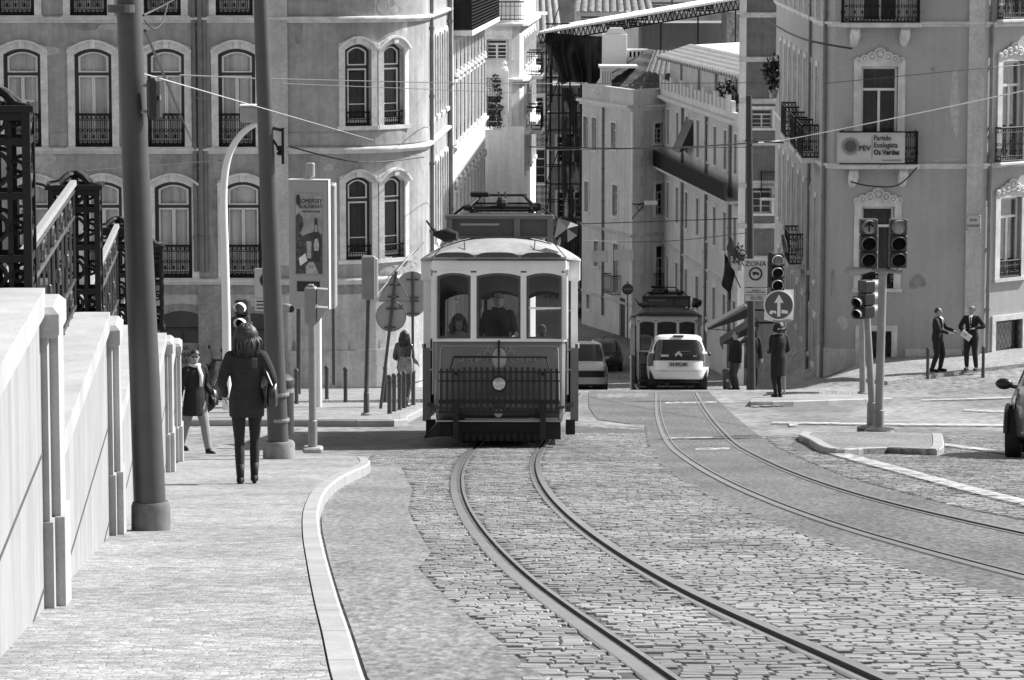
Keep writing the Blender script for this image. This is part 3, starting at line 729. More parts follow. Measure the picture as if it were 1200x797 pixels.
# ================================================================== LEFT SIDE OF THE FAR STREET
xn = lambda y: xc + DL * (y - yc) + .10
W2 = Wall([(xn(93.6), 93.6), (xn(109.5), 109.5)]); rb = 'street'
l2 = thing('white_building', (xn(100), 100, g(0, 100)), 'sunlit white building with a close row of narrow windows and a long dark balcony', 'building')
hs = []
for r0, r1 in ((97, 166), (227, 296), (357, 420), (50, 86)):
    z1, z0 = P(530, r0, 94).z, P(530, r1, 94).z
    for i in range(9): hs.append((.85 + 1.72 * i, z0, .72, z1 - z0, .0))
wall_mesh(W2, -18, 3.2, hs).build('wall', m_pl3, l2, world=True)
for s, z0, w_, h, r in hs:
    window(l2, W2, s, z0, w_, h, 0, sw=.09, surround=m_pl3, inner=None, transom=.72, mull=True, frame=m_fdark)
    if z0 < P(530, 90, 94).z:
        k = MB()
        for x, zz, rr in ((0, .16, .17), (-.24, .06, .12), (.24, .06, .12)): k.ell((x * .8, -.06, h + .12 + zz * .8), (rr * .7, .07, rr * .7), 8, 6)
        put(MB(), W2, s, z0, k).build('window_crest', m_trim, l2, world=True)
    railing(l2, W2, s, z0, .8, .35, out=-.03, dense=.12, scroll=False)
cornice(l2, W2, 0, W2.L[-1], P(530, 172, 94).z, .16, .12); cornice(l2, W2, 0, W2.L[-1], P(530, 302, 94).z, .16, .12)
zs = P(530, 36, 93.8).z
b = MB(); b.b2(0, 14.6, -.52, .02, -.14, 0); s_ = put(MB(), W2, .25, zs, b).build('balcony_slab', m_pl3, l2, world=True)
k = MB()
for z in [.06 + .09 * i for i in range(11)]:
    k.b2(0, 14.5, -.50, -.48, z, z + .035)
for i in range(60): k.b2(.25 * i, .25 * i + .02, -.5, -.48, 0, 1.08)
k.b2(0, 14.5, -.475, -.465, .02, .98)
for i in range(8): k.b2(-.0, .02, -.5 + .065 * i, -.48 + .065 * i, 0, 1.08)
k.b2(0, .012, -.5, 0, .02, 1.0); k.b2(0, 14.5, -.53, -.45, 1.06, 1.1)
put(MB(), W2, .25, zs, k).build('balcony_railing', m_iron, l2, world=True)
mass(l2, [(xn(109.5), 109.5), (xn(109.5) - 5, 110.5), (xn(93.6) - 6, 98)], -18, 3.2, m_pl3, 'side_wall')

# building with the rounded lit corner column
ya = 113.0; x0, x1 = P(570, 60, ya).x, P(600, 60, ya).x
W3 = Wall([(x0 - 2.5, ya - .1), (x0, ya), (x1, ya), (x1 + .25, ya + .15), (x1 + .36, ya + .45), (x1 + .36 + .5, ya + 11)])
l3 = thing('column_corner_building', (x1, ya, g(x1, ya)), 'tall pale building with a rounded column corner at the far end of the left row', 'building')
hs = []
for r0, r1 in ((46, 70), (112, 150), (190, 226)):
    sA, zA = W3.hit(583, r1); _, zB = W3.hit(583, r0); hs.append((sA, zA, .72, zB - zA, 0))
for i in range(5):
    for r0, r1 in ((46, 78), (100, 138), (165, 205)): hs.append((W3.L[-1] - 1.3 - 2.0 * i, P(600, r1, ya).z, .8, P(600, r0, ya).z - P(600, r1, ya).z, 0))
wall_mesh(W3, -19, 3.0, hs).build('wall', m_pl3, l3, world=True)
for s, z0, w_, h, r in hs: window(l3, W3, s, z0, w_, h, 0, sw=.1, inner=None, transom=.76, lights=3)
for py in (27, 92, 156): cornice(l3, W3, 0, W3.L[-1], P(600, py, ya).z, .22, .2)
zb = P(600, 27, ya).z
k = MB(); k.b2(0, W3.L[-1], -.42, 0, 0, .1); put(MB(), W3, 0, zb, k).build('balcony_slab', m_pl3, l3, world=True)
railing(l3, W3, W3.L[2] / 2 + .9, zb + .1, 2.0, .62, out=-.38, dense=.12, scroll=False)
for py in (88, 152):
    zq = P(618, py, ya + 3).z; sq = W3.L[-2] + 3.4
    k = MB(); k.b2(-1.1, 1.1, -.55, 0, -.13, 0); put(MB(), W3, sq, zq, k).build('balcony_slab', m_pl3, l3, world=True)
    railing(l3, W3, sq, zq, 2.1, .8, out=-.03, depth=.48, dense=.12, scroll=False)
mass(l3, [(x1 + .86, ya + 11), (x0 - 2.5, ya + 11)], -19, 3.0, m_pl3)
# terrace railing with plants in front of it
t3 = thing('terrace', (P(575, 150, 111).x, 111, P(575, 150, 111).z), 'latticed roof terrace with a climbing plant and a stone post, below the column corner building', 'terrace')
k = MB(); a = P(571, 150, 111.2)
for i in range(9): k.b2(a.x + i * .08, a.x + i * .08 + .018, 111, 111.02, P(571, 150, 111.2).z, P(571, 91, 111.2).z)
for i in range(20): k.b2(a.x, a.x + .68, 110.98, 111.0, a.z + .085 * i, a.z + .085 * i + .016)
k.build('lattice', m_iron, t3, world=True)
k = MB(); q = P(591, 150, 111); k.bev(q.x - .12, q.x + .14, 110.9, 111.2, q.z - 2, P(591, 82, 111).z, .02); k.lathe([(.1, 0), (.13, .05), (.06, .12), (.09, .2), (.03, .3)], (q.x, 111.05, P(591, 82, 111).z), 10); k.build('gate_post', m_pl3, t3, world=True)
k = MB(); rnd = random.Random(8); q = P(581, 150, 110.9)
for i in range(260):
    z = rnd.random(); x = q.x + rnd.gauss(0, .12 * (1 - z * .6)); c = Vector((x, 110.85 + rnd.gauss(0, .07), q.z + z * 1.75)); e = Vector((rnd.gauss(0, .05), rnd.gauss(0, .03), rnd.gauss(0, .05))); f = Vector((rnd.gauss(0, .05), rnd.gauss(0, .03), rnd.gauss(0, .05)))
    k.add([c, c + e, c + e + f, c + f], [(0, 1, 2, 3)])
k.build('climbing_plant', M('dark_leaves', .035, .7, var=.4, scale=6), t3, world=True)
k = MB(); q = P(571, 152, 111); k.b2(q.x - .3, q.x + 1.2, 110.8, 112.8, q.z - 6, q.z); k.build('terrace_wall', m_pl3, t3, world=True)

# ================================================================== RIGHT CORNER BUILDING
Y2 = 95.0; X2 = P(963, 300, Y2).x
DR = .03; pts = [(X2 + .02 + DR * 28, Y2 + 28.4)]
pts += [(X2 + DR * .6, Y2 + .9), (X2 + .1, Y2 + .38), (X2 + .3, Y2 + .1), (X2 + .62, Y2)]
xe = P(1151, 200, Y2).x; pts.append((xe, Y2)); ph = R(41)
pts.append((xe + .02, Y2 + .30)); pts.append((xe + .02 + 9 * math.cos(ph), Y2 + .3 + 9 * math.sin(ph)))
W4 = Wall(pts)
r1 = thing('rounded_corner_building', (13, Y2, g(13, Y2)), 'smooth grey building with carved window crests and iron balconies behind the two men', 'building')
z4 = lambda py: P(1028, py, Y2).z
hs = []
def wz(px, pt, pb): s, _ = W4.hit(px, 300); return s
sA = wz(1028, 0, 0); sB = wz(1183, 0, 0)
def z5(py): return P(1183, py, 95.9).z
front = [(sA, z4(190), 1.02, z4(78) - z4(190), 'crest'), (sA, z4(338), .92, z4(242) - z4(338), 'crest'), (sA, z4(428), .85, z4(388) - z4(428), 'lat'), (sA, z4(26), 1.02, 2.6, ''),
         (sB, z5(189), .92, z5(72) - z5(189), 'crest'), (sB, z5(326), .92, z5(232) - z5(326), 'crest'), (sB, z5(417), 1.15, z5(376) - z5(417), 'lat'), (sB, z5(22), .92, 2.6, ''),
         (sB + 3.3, z5(189), .78, z5(72) - z5(189), 'crest'), (sB + 3.3, z5(326), .78, z5(232) - z5(326), 'crest')]
lw = []
for i in range(8):
    s = W4.L[1] - 1.7 - i * 3.1
    for zb, zt in ((z4(190), z4(82)), (z4(340), z4(240)), (z4(26), z4(26) + 2.4), (z4(440), z4(385))):
        lw.append((s, zb, .95, zt - zb))
allh = [(a, c, d, e, 0) for a, c, d, e, _ in front] + [(a, c, d, e, 0) for a, c, d, e in lw]
RT = 3.3
wall_mesh(W4, -19, RT, allh).build('wall', m_pl2, r1, world=True)
for s, zb, w_, h, kd in front:
    o = window(r1, W4, s, zb, w_, h, 0, sw=.20 if kd != 'lat' else .16, inner=m_blind, transom=.76 if kd != 'lat' else 0, crest=kd == 'crest', lattice=kd == 'lat', surround=m_trim, mull=kd != 'lat', frame=m_frame if kd != 'lat' else m_fdark, fw=.07)
for s, zb, w_, h in lw: window(r1, W4, s, zb, w_, h, 0, sw=.16, inner=None, transom=.74, surround=m_trim)
for z in (z4(25.5), z4(192)):
    cornice(r1, W4, 0, W4.L[5], z, .14, .11); cornice(r1, W4, W4.L[6] + .01, W4.L[7], z - .02, .14, .11)
m_slab = m_trim
for z, ban in ((z4(192) + .02, 1), (z4(27) + .02, 0)):
    k = MB(); k.bev(-1.08, 1.08, -.62, .01, -.13, 0, .02); put(MB(), W4, sA, z, k).build('balcony_slab', m_slab, r1, world=True)
    railing(r1, W4, sA, z, 2.04, .92, out=-.02, depth=.56, dense=.1)
    for x in (-.72, .66):
        k = MB(); k.tube([(x, 0, -.6), (x, -.12, -.5), (x, -.28, -.36), (x, -.42, -.16)], [.1, .13, .15, .12], 8); k.torus((x, -.2, -.3), .1, .05, 10, 5, 'X'); k.ell((x, -.33, -.22), (.13, .1, .1), 8, 6)
        put(MB(), W4, sA, z, k).build('corbel', m_hood, r1, world=True)
for z in (z5(189), z5(22)): railing(r1, W4, sB, z, 1.5, .98, out=-.06, depth=.2, dense=.1); k = MB(); k.bev(-.82, .82, -.32, .01, -.1, -.01, .02); put(MB(), W4, sB, z, k).build('balcony_slab', m_slab, r1, world=True)
railing(r1, W4, sB, z5(326), .96, .5, out=-.02, dense=.1)
railing(r1, W4, sA, z4(338), .95, .42, out=.0, dense=.1)
bandbox(r1, W4, W4.hit(1131, 300)[0], W4.hit(1149, 300)[0], -13.5, RT, .10, 'pilaster', m_stone)
for s in (W4.L[6] + .28,): pipe(r1, W4, s, -13.2, RT, .05)
for i, (px, py, rx, rz, m_) in enumerate(((1119, 120, .14, 1.3, m_peel), (988, 378, .18, .22, m_peel), (1093, 81, .08, .05, m_peel2), (1110, 188, .5, .06, m_peel), (975, 330, .07, .5, m_peel2), (1075, 330, .25, .3, m_peel2), (1010, 370, .2, .08, m_peel2))): peel(r1, W4, px, py, rx, rz, m_, 40 + i)
pipe(r1, W4, W4.hit(966, 300)[0], -13.4, RT, .05); pipe(r1, W4, W4.L[1] - 4.6, -15, RT, .05)
bandbox(r1, W4, W4.L[1], W4.hit(1003, 300)[0], -13.8, z4(409), .05, 'plinth', m_stone); bandbox(r1, W4, W4.hit(1062, 300)[0], W4.hit(1129, 300)[0], -13.8, z4(409), .05, 'plinth', m_stone)
for s, zz in ((W4.L[1] - 6.2, z4(190)), (W4.L[1] - 2.2, z4(190)), (W4.L[1] - 12, z4(190)), (W4.L[1] - 9, z4(345))):
    k = MB(); k.b2(-1.5, 1.5, -.5, 0, -.14, 0); put(MB(), W4, s, zz, k).build('balcony_slab', m_slab, r1, world=True)
    railing(r1, W4, s, zz, 2.9, .95, out=-.02, depth=.45, dense=.09)
mass(r1, [(W4.p[-1].x, W4.p[-1].y), (W4.p[-1].x, 124), (W4.p[0].x, W4.p[0].y)], -19, RT, m_pl2, 'rear_wall')
# ================================================================== FAR STREET, RIGHT ROW
m_win = M('far_window_frame', .6, .6, var=.1)
def simple_windows(bld, W, lst, surround=m_pl3, frame=m_win, sw=.12, r=0, inner=None):
    for s, z0, w_, h in lst: window(bld, W, s, z0, w_, h, r, sw=sw, surround=surround, frame=frame, inner=inner, transom=.72, lights=2, fw=.06)
A5, B5 = Vector((P(777, 200, 174).x, 174)), Vector((P(868, 200, 150).x, 150))
W5 = Wall([tuple(A5), tuple(B5)])
r3 = thing('terrace_row_house', (8.8, 160, g(8.8, 160)), 'long grey row house with a dark balcony and roof terrace behind the second tram', 'building')
hs = []
for px in (783, 794, 805, 818, 828, 838, 850, 862):
    s, _ = W5.hit(px, 250)
    hs += [(s, -10.85, .85, 1.75), (s, -14.55, .85, 1.75), (s, -18.15, .85, 1.6)]
wall_mesh(W5, -22, -8.5, [(*h, 0) for h in hs]).build('wall', m_pl4, r3, world=True)
simple_windows(r3, W5, hs)
cornice(r3, W5, 0, W5.L[-1], -8.42, .3, .45, 'eaves', m_pl3); cornice(r3, W5, 0, W5.L[-1], -15.9, .16, .1); cornice(r3, W5, 0, W5.L[-1], -12.2, .12, .08)
k = MB(); k.b2(-1.6, W5.L[-1] - .2, -.62, 0, -12.12, -12.0); put(MB(), W5, 0, 0, k).build('balcony_slab', m_trim, r3, world=True)
k = MB(); k.b2(-1.6, W5.L[-1] - .2, -.62, -.60, -12.0, -11.25); k.b2(-1.6, -1.57, -.62, 0, -12, -11.25); k.b2(-1.6, W5.L[-1] - .2, -.64, -.58, -11.25, -11.2)
for i in range(90): k.b2(-1.6 + .28 * i, -1.58 + .28 * i, -.635, -.62, -12, -11.2)
put(MB(), W5, 0, 0, k).build('balcony_railing', m_iron, r3, world=True)
for px in (801, 829, 857): pipe(r3, W5, W5.hit(px, 250)[0], -21, -8.7, .07)
for px in (808,): k = MB(); s = W5.hit(px, 200)[0]; k.prism([(0, 1.2), (0, 0), (-.7, -.35)], s - 1.2, s + 1.2, 'YZ'); b = MB(); b.add([W5(x, y * 1.0, z - 10.4) for x, y, z in k.v], k.f); b.build('awning', m_black, r3, world=True)
# roof terrace parapet: balustrade of small stepped piers
b = MB(); b.b2(0, W5.L[-1], -.25, -.1, -8.4, -8.1)
n = 20
for i in range(n):
    s = .4 + i * (W5.L[-1] - .8) / n; b.b2(s, s + .55, -.26, -.08, -8.1, -7.62 + (.22 if i % 3 == 0 else 0))
put(MB(), W5, 0, 0, b).build('parapet', m_pl3, r3, world=True)
W5b = Wall([tuple(A5 + Vector((.4, 1.6)) * 1.0), tuple(B5 + Vector((.55, 2.4)))])
hb = [(4, -8.1, .8, 1.4), (9.5, -8.1, .7, 1.4), (14.5, -8.1, .9, 1.3), (20, -8.1, .8, 1.4)]
wall_mesh(W5b, -8.4, -6.45, [(*h, 0) for h in hb]).build('penthouse_wall', m_pl3, r3, world=True); simple_windows(r3, W5b, hb)
e0, e1 = W5b(-.5, -.6, -6.75), W5b(W5b.L[-1] + .2, -.6, -6.75); d0, d1 = W5b(-.5, 1.2, -6.15), W5b(W5b.L[-1] + .2, 1.2, -6.15)
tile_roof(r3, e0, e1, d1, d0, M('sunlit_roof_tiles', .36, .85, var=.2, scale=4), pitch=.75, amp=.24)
mass(r3, [(d1[0], d1[1]), (d1[0] + 6, d1[1] + 6), (d0[0] + 4, d0[1] + 6), (d0[0], d0[1])], -22, -6, m_pl4, 'rear_wall')
# plants on the terrace
def shrub(name, c, r, n, label, cat='plant', seed=1, mat=None, group=None, leaf=.07):
    rnd = random.Random(seed); k = MB()
    for i in range(n):
        a = Vector((rnd.gauss(0, 1), rnd.gauss(0, 1), rnd.gauss(0, 1))); a.normalize(); a *= rnd.random() ** .4
        p = Vector((a.x * r[0], a.y * r[1], r[2] + a.z * r[2])); e = Vector((rnd.gauss(0, leaf), rnd.gauss(0, leaf), rnd.gauss(0, leaf))); f = Vector((rnd.gauss(0, leaf), rnd.gauss(0, leaf), rnd.gauss(0, leaf)))
        k.add([p, p + e, p + e + f, p + f], [(0, 1, 2, 3)])
    o = thing(name, c, label, cat, group); k.build('foliage', mat or M('dark_leaves', .035, .7, var=.4, scale=6), o)
    k = MB(); k.tube([(0, 0, -.05), (0, 0, r[2])], .02, 5); k.build('stem', m_pipe, o)
    k = MB(); k.lathe([(.12, -.3), (.17, -.02), (.19, 0), (.15, 0), (.14, -.05)], n=10); k.build('pot', m_concrete, o); return o
q = W5(W5.hit(842, 105)[0], .5, -7.9); shrub('potted_plant', q, (.6, .5, .5), 260, 'bushy potted plant on the roof terrace of the long row house', seed=3)
q = W5(W5.hit(856, 110)[0], .5, -7.9); shrub('potted_plant', q, (.5, .4, .25), 160, 'low spreading plant at the near end of the roof terrace', seed=4)

# pale corner house in the middle
W6 = Wall([(P(682, 200, 179.6).x, 179.6), (P(742, 200, 172).x, 172), (P(777.5, 200, 173.8).x, 173.8)])
r4 = thing('pale_corner_house', (5.5, 173, g(5.5, 173)), 'small pale corner house with quoins and a flat parapet, mid far street', 'building')
hs = []
def w6(px, t, b_, w_):
    s, z1 = W6.hit(px, t); _, z0 = W6.hit(px, b_); hs.append((s, z0, w_, z1 - z0))
for px, t, b_, w_ in ((687, 137, 174, .75), (697, 138, 176, .75), (719.5, 144, 175, .75), (688, 213, 248, .7), (721, 217, 253, .75), (699, 282, 312, .7), (722, 286, 343, .75), (772, 144, 168, .7), (773, 215, 252, .7), (773.5, 288, 340, .7), (690, 345, 362, .6)): w6(px, t, b_, w_)
s_d, zd = W6.hit(729, 388); hs2 = hs + [(s_d, zd - .3, .9, 2.0)]
wall_mesh(W6, -22, -8.15, [(*h, 0) for h in hs2]).build('wall', m_pl4, r4, world=True)
simple_windows(r4, W6, hs)
k = MB(); k.b2(-.45, .45, .1, .16, 0, 2.0); put(MB(), W6, s_d, zd - .3, k).build('door', m_fdark, r4, world=True)
sc_ = W6.L[1]
cornice(r4, W6, 0, W6.L[-1], -8.9, .3, .35, 'cornice', m_pl3); cornice(r4, W6, 0, W6.L[-1], -8.1, .1, .1, 'parapet_coping', m_pl3); cornice(r4, W6, 0, W6.L[-1], -15.45, .16, .12); cornice(r4, W6, 0, sc_, -19.0, .12, .08)
for i in range(24): bandbox(r4, W6, sc_ - .0, sc_ + (.75 if i % 2 else .55), -21 + i * .5, -20.52 + i * .5, .035, 'quoin', m_pl3)
pipe(r4, W6, W6.hit(708, 200)[0], -20, -9.2, .06)
bandbox(r4, W6, sc_ - .35, sc_ - .03, -21, -9.2, .04, 'corner_strip', m_pl3)
railing(r4, W6, hs[6][0], hs[6][1] - .05, 1.5, 1.0, out=-.03, depth=.4, dense=.12, scroll=False); railing(r4, W6, hs[9][0], hs[9][1], 1.0, .9, out=-.03, depth=.2, dense=.12, scroll=False)
a, c, d = W6.p[0], W6.p[1], W6.p[2]
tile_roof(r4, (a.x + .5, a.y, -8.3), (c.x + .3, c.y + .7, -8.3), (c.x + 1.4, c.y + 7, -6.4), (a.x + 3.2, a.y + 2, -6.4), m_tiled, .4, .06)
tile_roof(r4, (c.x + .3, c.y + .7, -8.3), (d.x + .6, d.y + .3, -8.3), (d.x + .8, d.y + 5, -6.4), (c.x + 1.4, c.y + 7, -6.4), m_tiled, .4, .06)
mass(r4, [(d.x, d.y), (d.x + 2, d.y + 9), (a.x + 2, a.y + 6), (a.x, a.y)], -22, -8.4, m_pl4, 'rear_wall')
for px, py, wd, lb_ in ((703, 300.5, .42, 'small blank street sign on a cable left of the pale corner house'), (731, 299, .5, 'small pale plate on the wall of the pale corner house')):
    q = P(px, py, 171.5); o = thing('street_plate', q, lb_, 'sign'); k = MB(); k.bev(-wd, wd, -.02, .01, -.28, .28, .02); k.build('plate', m_pl3, o); k = MB(); k.tube([(0, .02, .2), (0, .02, .5)], .01, 4); k.tube([(-wd * .7, .02, 0), (-wd * .7, 2.2, .1)], .02, 4); k.build('bracket', m_pipe, o)
# wall lamp on the corner of it
q = P(768, 238, 170.5); o = thing('wall_lantern', q, 'white box street lamp on a scrolled bracket at the corner of the pale house', 'street lamp')
k = MB(); k.bev(-.55, .1, -.12, .12, -.1, .12, .03); k.build('lamp_housing', m_white, o); k = MB(); k.tube([(-.5, 0, 0), (-1.0, .3, -.1), (-1.1, 1.5, -.15)], .035, 6); k.tube([(-.5, 0, -.02), (-.9, .3, -.5), (-1.1, 1.5, -.9)], .025, 6); k.torus((-.75, .2, -.25), .15, .02, 10, 5); k.build('bracket', m_iron, o)
# no entry sign seen dark
q = P(735.5, 339, 168); o = thing('no_entry_sign', q, 'round dark sign with a pale bar in front of the pale corner house', 'sign')
k = MB(); k.lathe([(.26, -.02), (.28, 0), (.26, .02)], n=24, axis='Y'); k.build('sign_disc', M('sign_dark_paint', .06, .5), o); k = MB(); k.bev(-.2, .2, -.035, -.022, -.04, .04, .004); k.build('bar', M('sign_bar_grey', .2, .5), o)
k = MB(); zz = g(q.x, q.y) - q.z; k.tube([(0, .04, zz), (0, .04, .4)], .035, 8); k.build('post', m_pipe, o)

# roofscape behind
rc = thing('white_chimney', P(720, 78, 180), 'big white chimney block with a stepped cap rising over the pale corner house roof', 'chimney')
k = MB(); a, c = P(706, 78, 180), P(735, 40, 180); k.bev(a.x, c.x, 180, 181.2, a.z - 1.5, c.z, .03); a, c = P(713, 40, 180), P(733, 33, 180); k.prism([(a.x - .1, P(0, 40, 180).z), (a.x + .1, c.z), (c.x - .15, c.z), (c.x + .1, P(0, 40, 180).z)], 180.1, 181.0); k.build('stack', m_white, rc, world=True)
k = MB(); a, c = P(735, 78, 180), P(760, 58, 180); zt = c.z
k.b2(a.x + .01, c.x, 180.2, 181, a.z - 1, zt - .42); k.b2(a.x + .01, c.x, 180.2, 181, zt - .12, zt)
for i in range(6): k.b2(a.x + .02 + i * .216, a.x + .12 + i * .216, 180.2, 181, zt - .43, zt - .11)
k.build('vent_box', m_white, rc, world=True); k = MB(); k.b2(a.x + .02, c.x - .02, 180.55, 180.65, zt - .44, zt - .1); k.build('vent_hollow', m_dark, rc, world=True)
rd = thing('dormer', P(708, 97, 176.5), 'small white dormer with a shuttered window on the pale corner house roof', 'dormer'); a, c = P(704.5, 98, 176.5), P(717, 80, 176.5)
k = MB(); k.bev(a.x, c.x, 176.5, 178.5, a.z - .6, c.z, .03); k.b2(a.x - .1, P(747, 80, 177).x, 176.4, 178.7, c.z, c.z + .12); k.prism([(P(694, 100, 176).x, a.z - .5), (a.x, a.z - .5), (a.x, a.z + .25)], 176.6, 178.2); k.build('dormer_wall', m_white, rd, world=True)
k = MB()
for i in range(4): k.b2(a.x + .06 + i * .13, a.x + .1 + i * .13, 176.46, 176.49, a.z + .05, c.z - .15)
k.build('shutter_slats', m_sgrey, rd, world=True)

def block(name, pts_px, Y, zlo, mat, label, wins=(), roof=None, depth=9, trim=None, sw=.12):
    """house front between two pixels columns; roof=(rise, mat)"""
    (pa, pb, ptop) = pts_px; a, c = P(pa, ptop, Y), P(pb, ptop, Y); W = Wall([(a.x, Y), (c.x, Y)])
    o = thing(name, ((a.x + c.x) / 2, Y, g((a.x + c.x) / 2, Y)), label, 'building'); hs = []
    for px, t, b_, w_ in wins: s, z1 = W.hit(px, t); _, z0 = W.hit(px, b_); hs.append((s, z0, w_, z1 - z0))
    wall_mesh(W, zlo, a.z, [(*h, 0) for h in hs]).build('wall', mat, o, world=True)
    if hs: simple_windows(o, W, hs, sw=sw)
    mass(o, [(c.x, Y), (c.x, Y + depth), (a.x, Y + depth), (a.x, Y)], zlo, a.z - .01, mat, 'rear_wall')
    if roof:
        rise, rm, pitch = roof; e = .35
        tile_roof(o, (a.x - e, Y - e, a.z), (c.x + e, Y - e, a.z), (c.x - e, Y + depth * .6, a.z + rise), (a.x + e, Y + depth * .6, a.z + rise), rm, pitch, pitch * .2)
    if trim: cornice(o, W, 0, W.L[-1], a.z, .3, .3, 'cornice', trim)
    return o, W
def mat_checker():
    m = M('diamond_tile_cladding', .24, .6, var=.1); nt = m.node_tree; N = nt.nodes; L = nt.links
    tc = N.new('ShaderNodeTexCoord'); mp = N.new('ShaderNodeMapping'); mp.inputs['Rotation'].default_value = (0, R(45), 0); ck = N.new('ShaderNodeTexChecker'); ck.inputs['Scale'].default_value = 3.4
    ck.inputs[1].default_value = (.34, .34, .34, 1); ck.inputs[2].default_value = (.15, .15, .15, 1); L.new(tc.outputs['Object'], mp.inputs[0]); L.new(mp.outputs[0], ck.inputs[0]); L.new(ck.outputs[0], N['Principled BSDF'].inputs['Base Color']); return m
block('tiled_house', (604, 652, 42), 212, -24, mat_checker(), 'house clad in diamond patterned tiles left of the tarpaulin', wins=((628.5, 68, 86, 1.0), (627.5, 114, 133, 1.0), (628, 175, 215, 1.2)), roof=(5.5, M('striped_sunny_tiles', .34, .85, var=.2), .42), trim=m_pl4, sw=.2)
block('far_house', (676, 760, 14), 238, -24, m_pl4, 'far house under a ribbed tile roof above the tarpaulin', wins=((692, 18, 32, 1.4), (722, 20, 34, 1.4), (748, 18, 32, 1.4)), roof=(3.2, m_tile, .5), trim=m_trim)
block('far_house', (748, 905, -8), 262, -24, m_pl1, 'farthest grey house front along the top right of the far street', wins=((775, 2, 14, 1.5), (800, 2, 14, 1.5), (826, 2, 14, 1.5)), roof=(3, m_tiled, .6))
block('far_house', (560, 700, -22), 268, -24, m_pl1, 'farthest grey house behind the striped roof of the tiled house', roof=(3, m_tiled, .6))
block('blank_wall_house', (752, 852, 27), 192, -24, M('blank_render', .22, .9, var=.12, scale=.4, streak=.2), 'blank grey plastered gable wall behind the roof terrace', depth=5)
m_brk = M('rough_brickwork', .3, .9, var=.4, scale=4, fine=.4, fscale=5, bump=.8, bscale=6)
o, W = block('brick_gable_house', (852, 872, 16), 186, -24, m_brk, 'narrow strip of rough brick gable right of the blank plaster wall', depth=5)
# scaffolded house, tarpaulin and temporary roof
o, W = block('scaffolded_house', (646, 700, 100), 196, -24, m_dstone, 'dark narrow house wrapped in scaffolding under the black tarpaulin', wins=((662, 160, 190, .9), (674, 160, 190, .9), (662, 225, 255, .9), (674, 225, 255, .9)), depth=6)
sf = thing('scaffolding', P(655, 300, 193), 'steel scaffolding tower of poles and decks below the black tarpaulin', 'scaffolding')
k = MB(); zt, zb = P(640, 42, 193).z, P(640, 400, 193).z - 2
X = lambda px, Y=193: P(px, 200, Y).x
for px in (640, 645, 655, 668, 681):
    for yy in (192.6, 194.0): k.tube([(X(px), yy, zb), (X(px), yy, zt)], .045, 5)
i = 0; z = zb + 1
while z < zt:
    for yy in (192.6, 194.0): k.tube([(X(639), yy, z), (X(682), yy, z)], .035, 5); k.tube([(X(639), yy, z + 1), (X(682), yy, z + 1)], .025, 5)
    k.tube([(X(640), 192.55, z), (X(655 if i % 2 else 645), 192.55, z + 2)], .03, 5); z += 2.0; i += 1
k.build('frame_tubes', m_iron, sf, world=True)
k = MB(); z = zb + 1
while z < zt - 2: k.b2(X(639.5), X(681), 192.7, 193.9, z, z + .06); z += 2.0
k.build('deck_boards', m_dstone, sf, world=True)
def mat_net():
    m = M('torn_dark_netting', .05, .8, var=.5, scale=2); nt = m.node_tree; N = nt.nodes; L = nt.links
    tc = N.new('ShaderNodeTexCoord'); mp = N.new('ShaderNodeMapping'); mp.inputs['Scale'].default_value = (1.6, 1, .35); n = N.new('ShaderNodeTexNoise'); n.inputs['Scale'].default_value = 1.6; n.inputs['Detail'].default_value = 6
    mr = N.new('ShaderNodeMapRange'); mr.inputs[1].default_value = .40; mr.inputs[2].default_value = .48; L.new(tc.outputs['Object'], mp.inputs[0]); L.new(mp.outputs[0], n.inputs[0]); L.new(n.outputs['Fac'], mr.inputs[0]); L.new(mr.outputs[0], N['Principled BSDF'].inputs['Alpha']); return m
k = MB(); n = 24
k.add([(lerp(X(658, 192.4), X(681, 192.4), i / n), 192.4 + .12 * math.sin(i * 1.9) - .05 * (j % 2), lerp(P(0, 103, 192.4).z, P(0, 300, 192.4).z, j / 10)) for j in range(11) for i in range(n + 1)], [(j * (n + 1) + i, j * (n + 1) + i + 1, (j + 1) * (n + 1) + i + 1, (j + 1) * (n + 1) + i) for j in range(10) for i in range(n)])
k.build('netting', mat_net(), sf, world=True, smooth='all')
tp = thing('tarpaulin', P(672, 104, 190), 'black tarpaulin hanging in folds from the temporary roof', 'tarpaulin')
k = MB(); n, m_ = 30, 16; vs = []
for j in range(m_ + 1):
    for i in range(n + 1):
        u = i / n; v = j / m_; px = lerp(638.5 + 12 * v * v, 706, u); top = lerp(38, 43, u); bot = 104 - 14 * math.sin(u * 3) * (1 - u) - (18 if u < .12 else 0)
        q = P(px, lerp(top, bot, v), 190); fold = .28 * math.sin(u * 21 + v * 3 + math.sin(v * 5)) * (.4 + v) + .35 * math.sin(u * 7 - v * 4); vs.append((q.x, 190 + fold, q.z))
k.add(vs, [(j * (n + 1) + i, j * (n + 1) + i + 1, (j + 1) * (n + 1) + i + 1, (j + 1) * (n + 1) + i) for j in range(m_) for i in range(n)])
o = k.build('canvas', M('black_canvas', .02, .55, var=.3, scale=1), tp, world=True, smooth='all'); md = o.modifiers.new('t', 'SOLIDIFY'); md.thickness = .03
tr = thing('temporary_roof', P(750, 20, 189), 'long slanting temporary roof of pale corrugated sheets on a lattice truss', 'temporary roof')
a, c = P(631, 38, 189.5), P(868, -3, 184.0); d = Vector((1.8, 6.5, .3))
k = MB(); n = 160; vs = []
for i in range(n + 1):
    for j in range(3): p = a.lerp(c, i / n) + d * (j / 2); vs.append((p.x, p.y, p.z + .05 * (i % 2)))
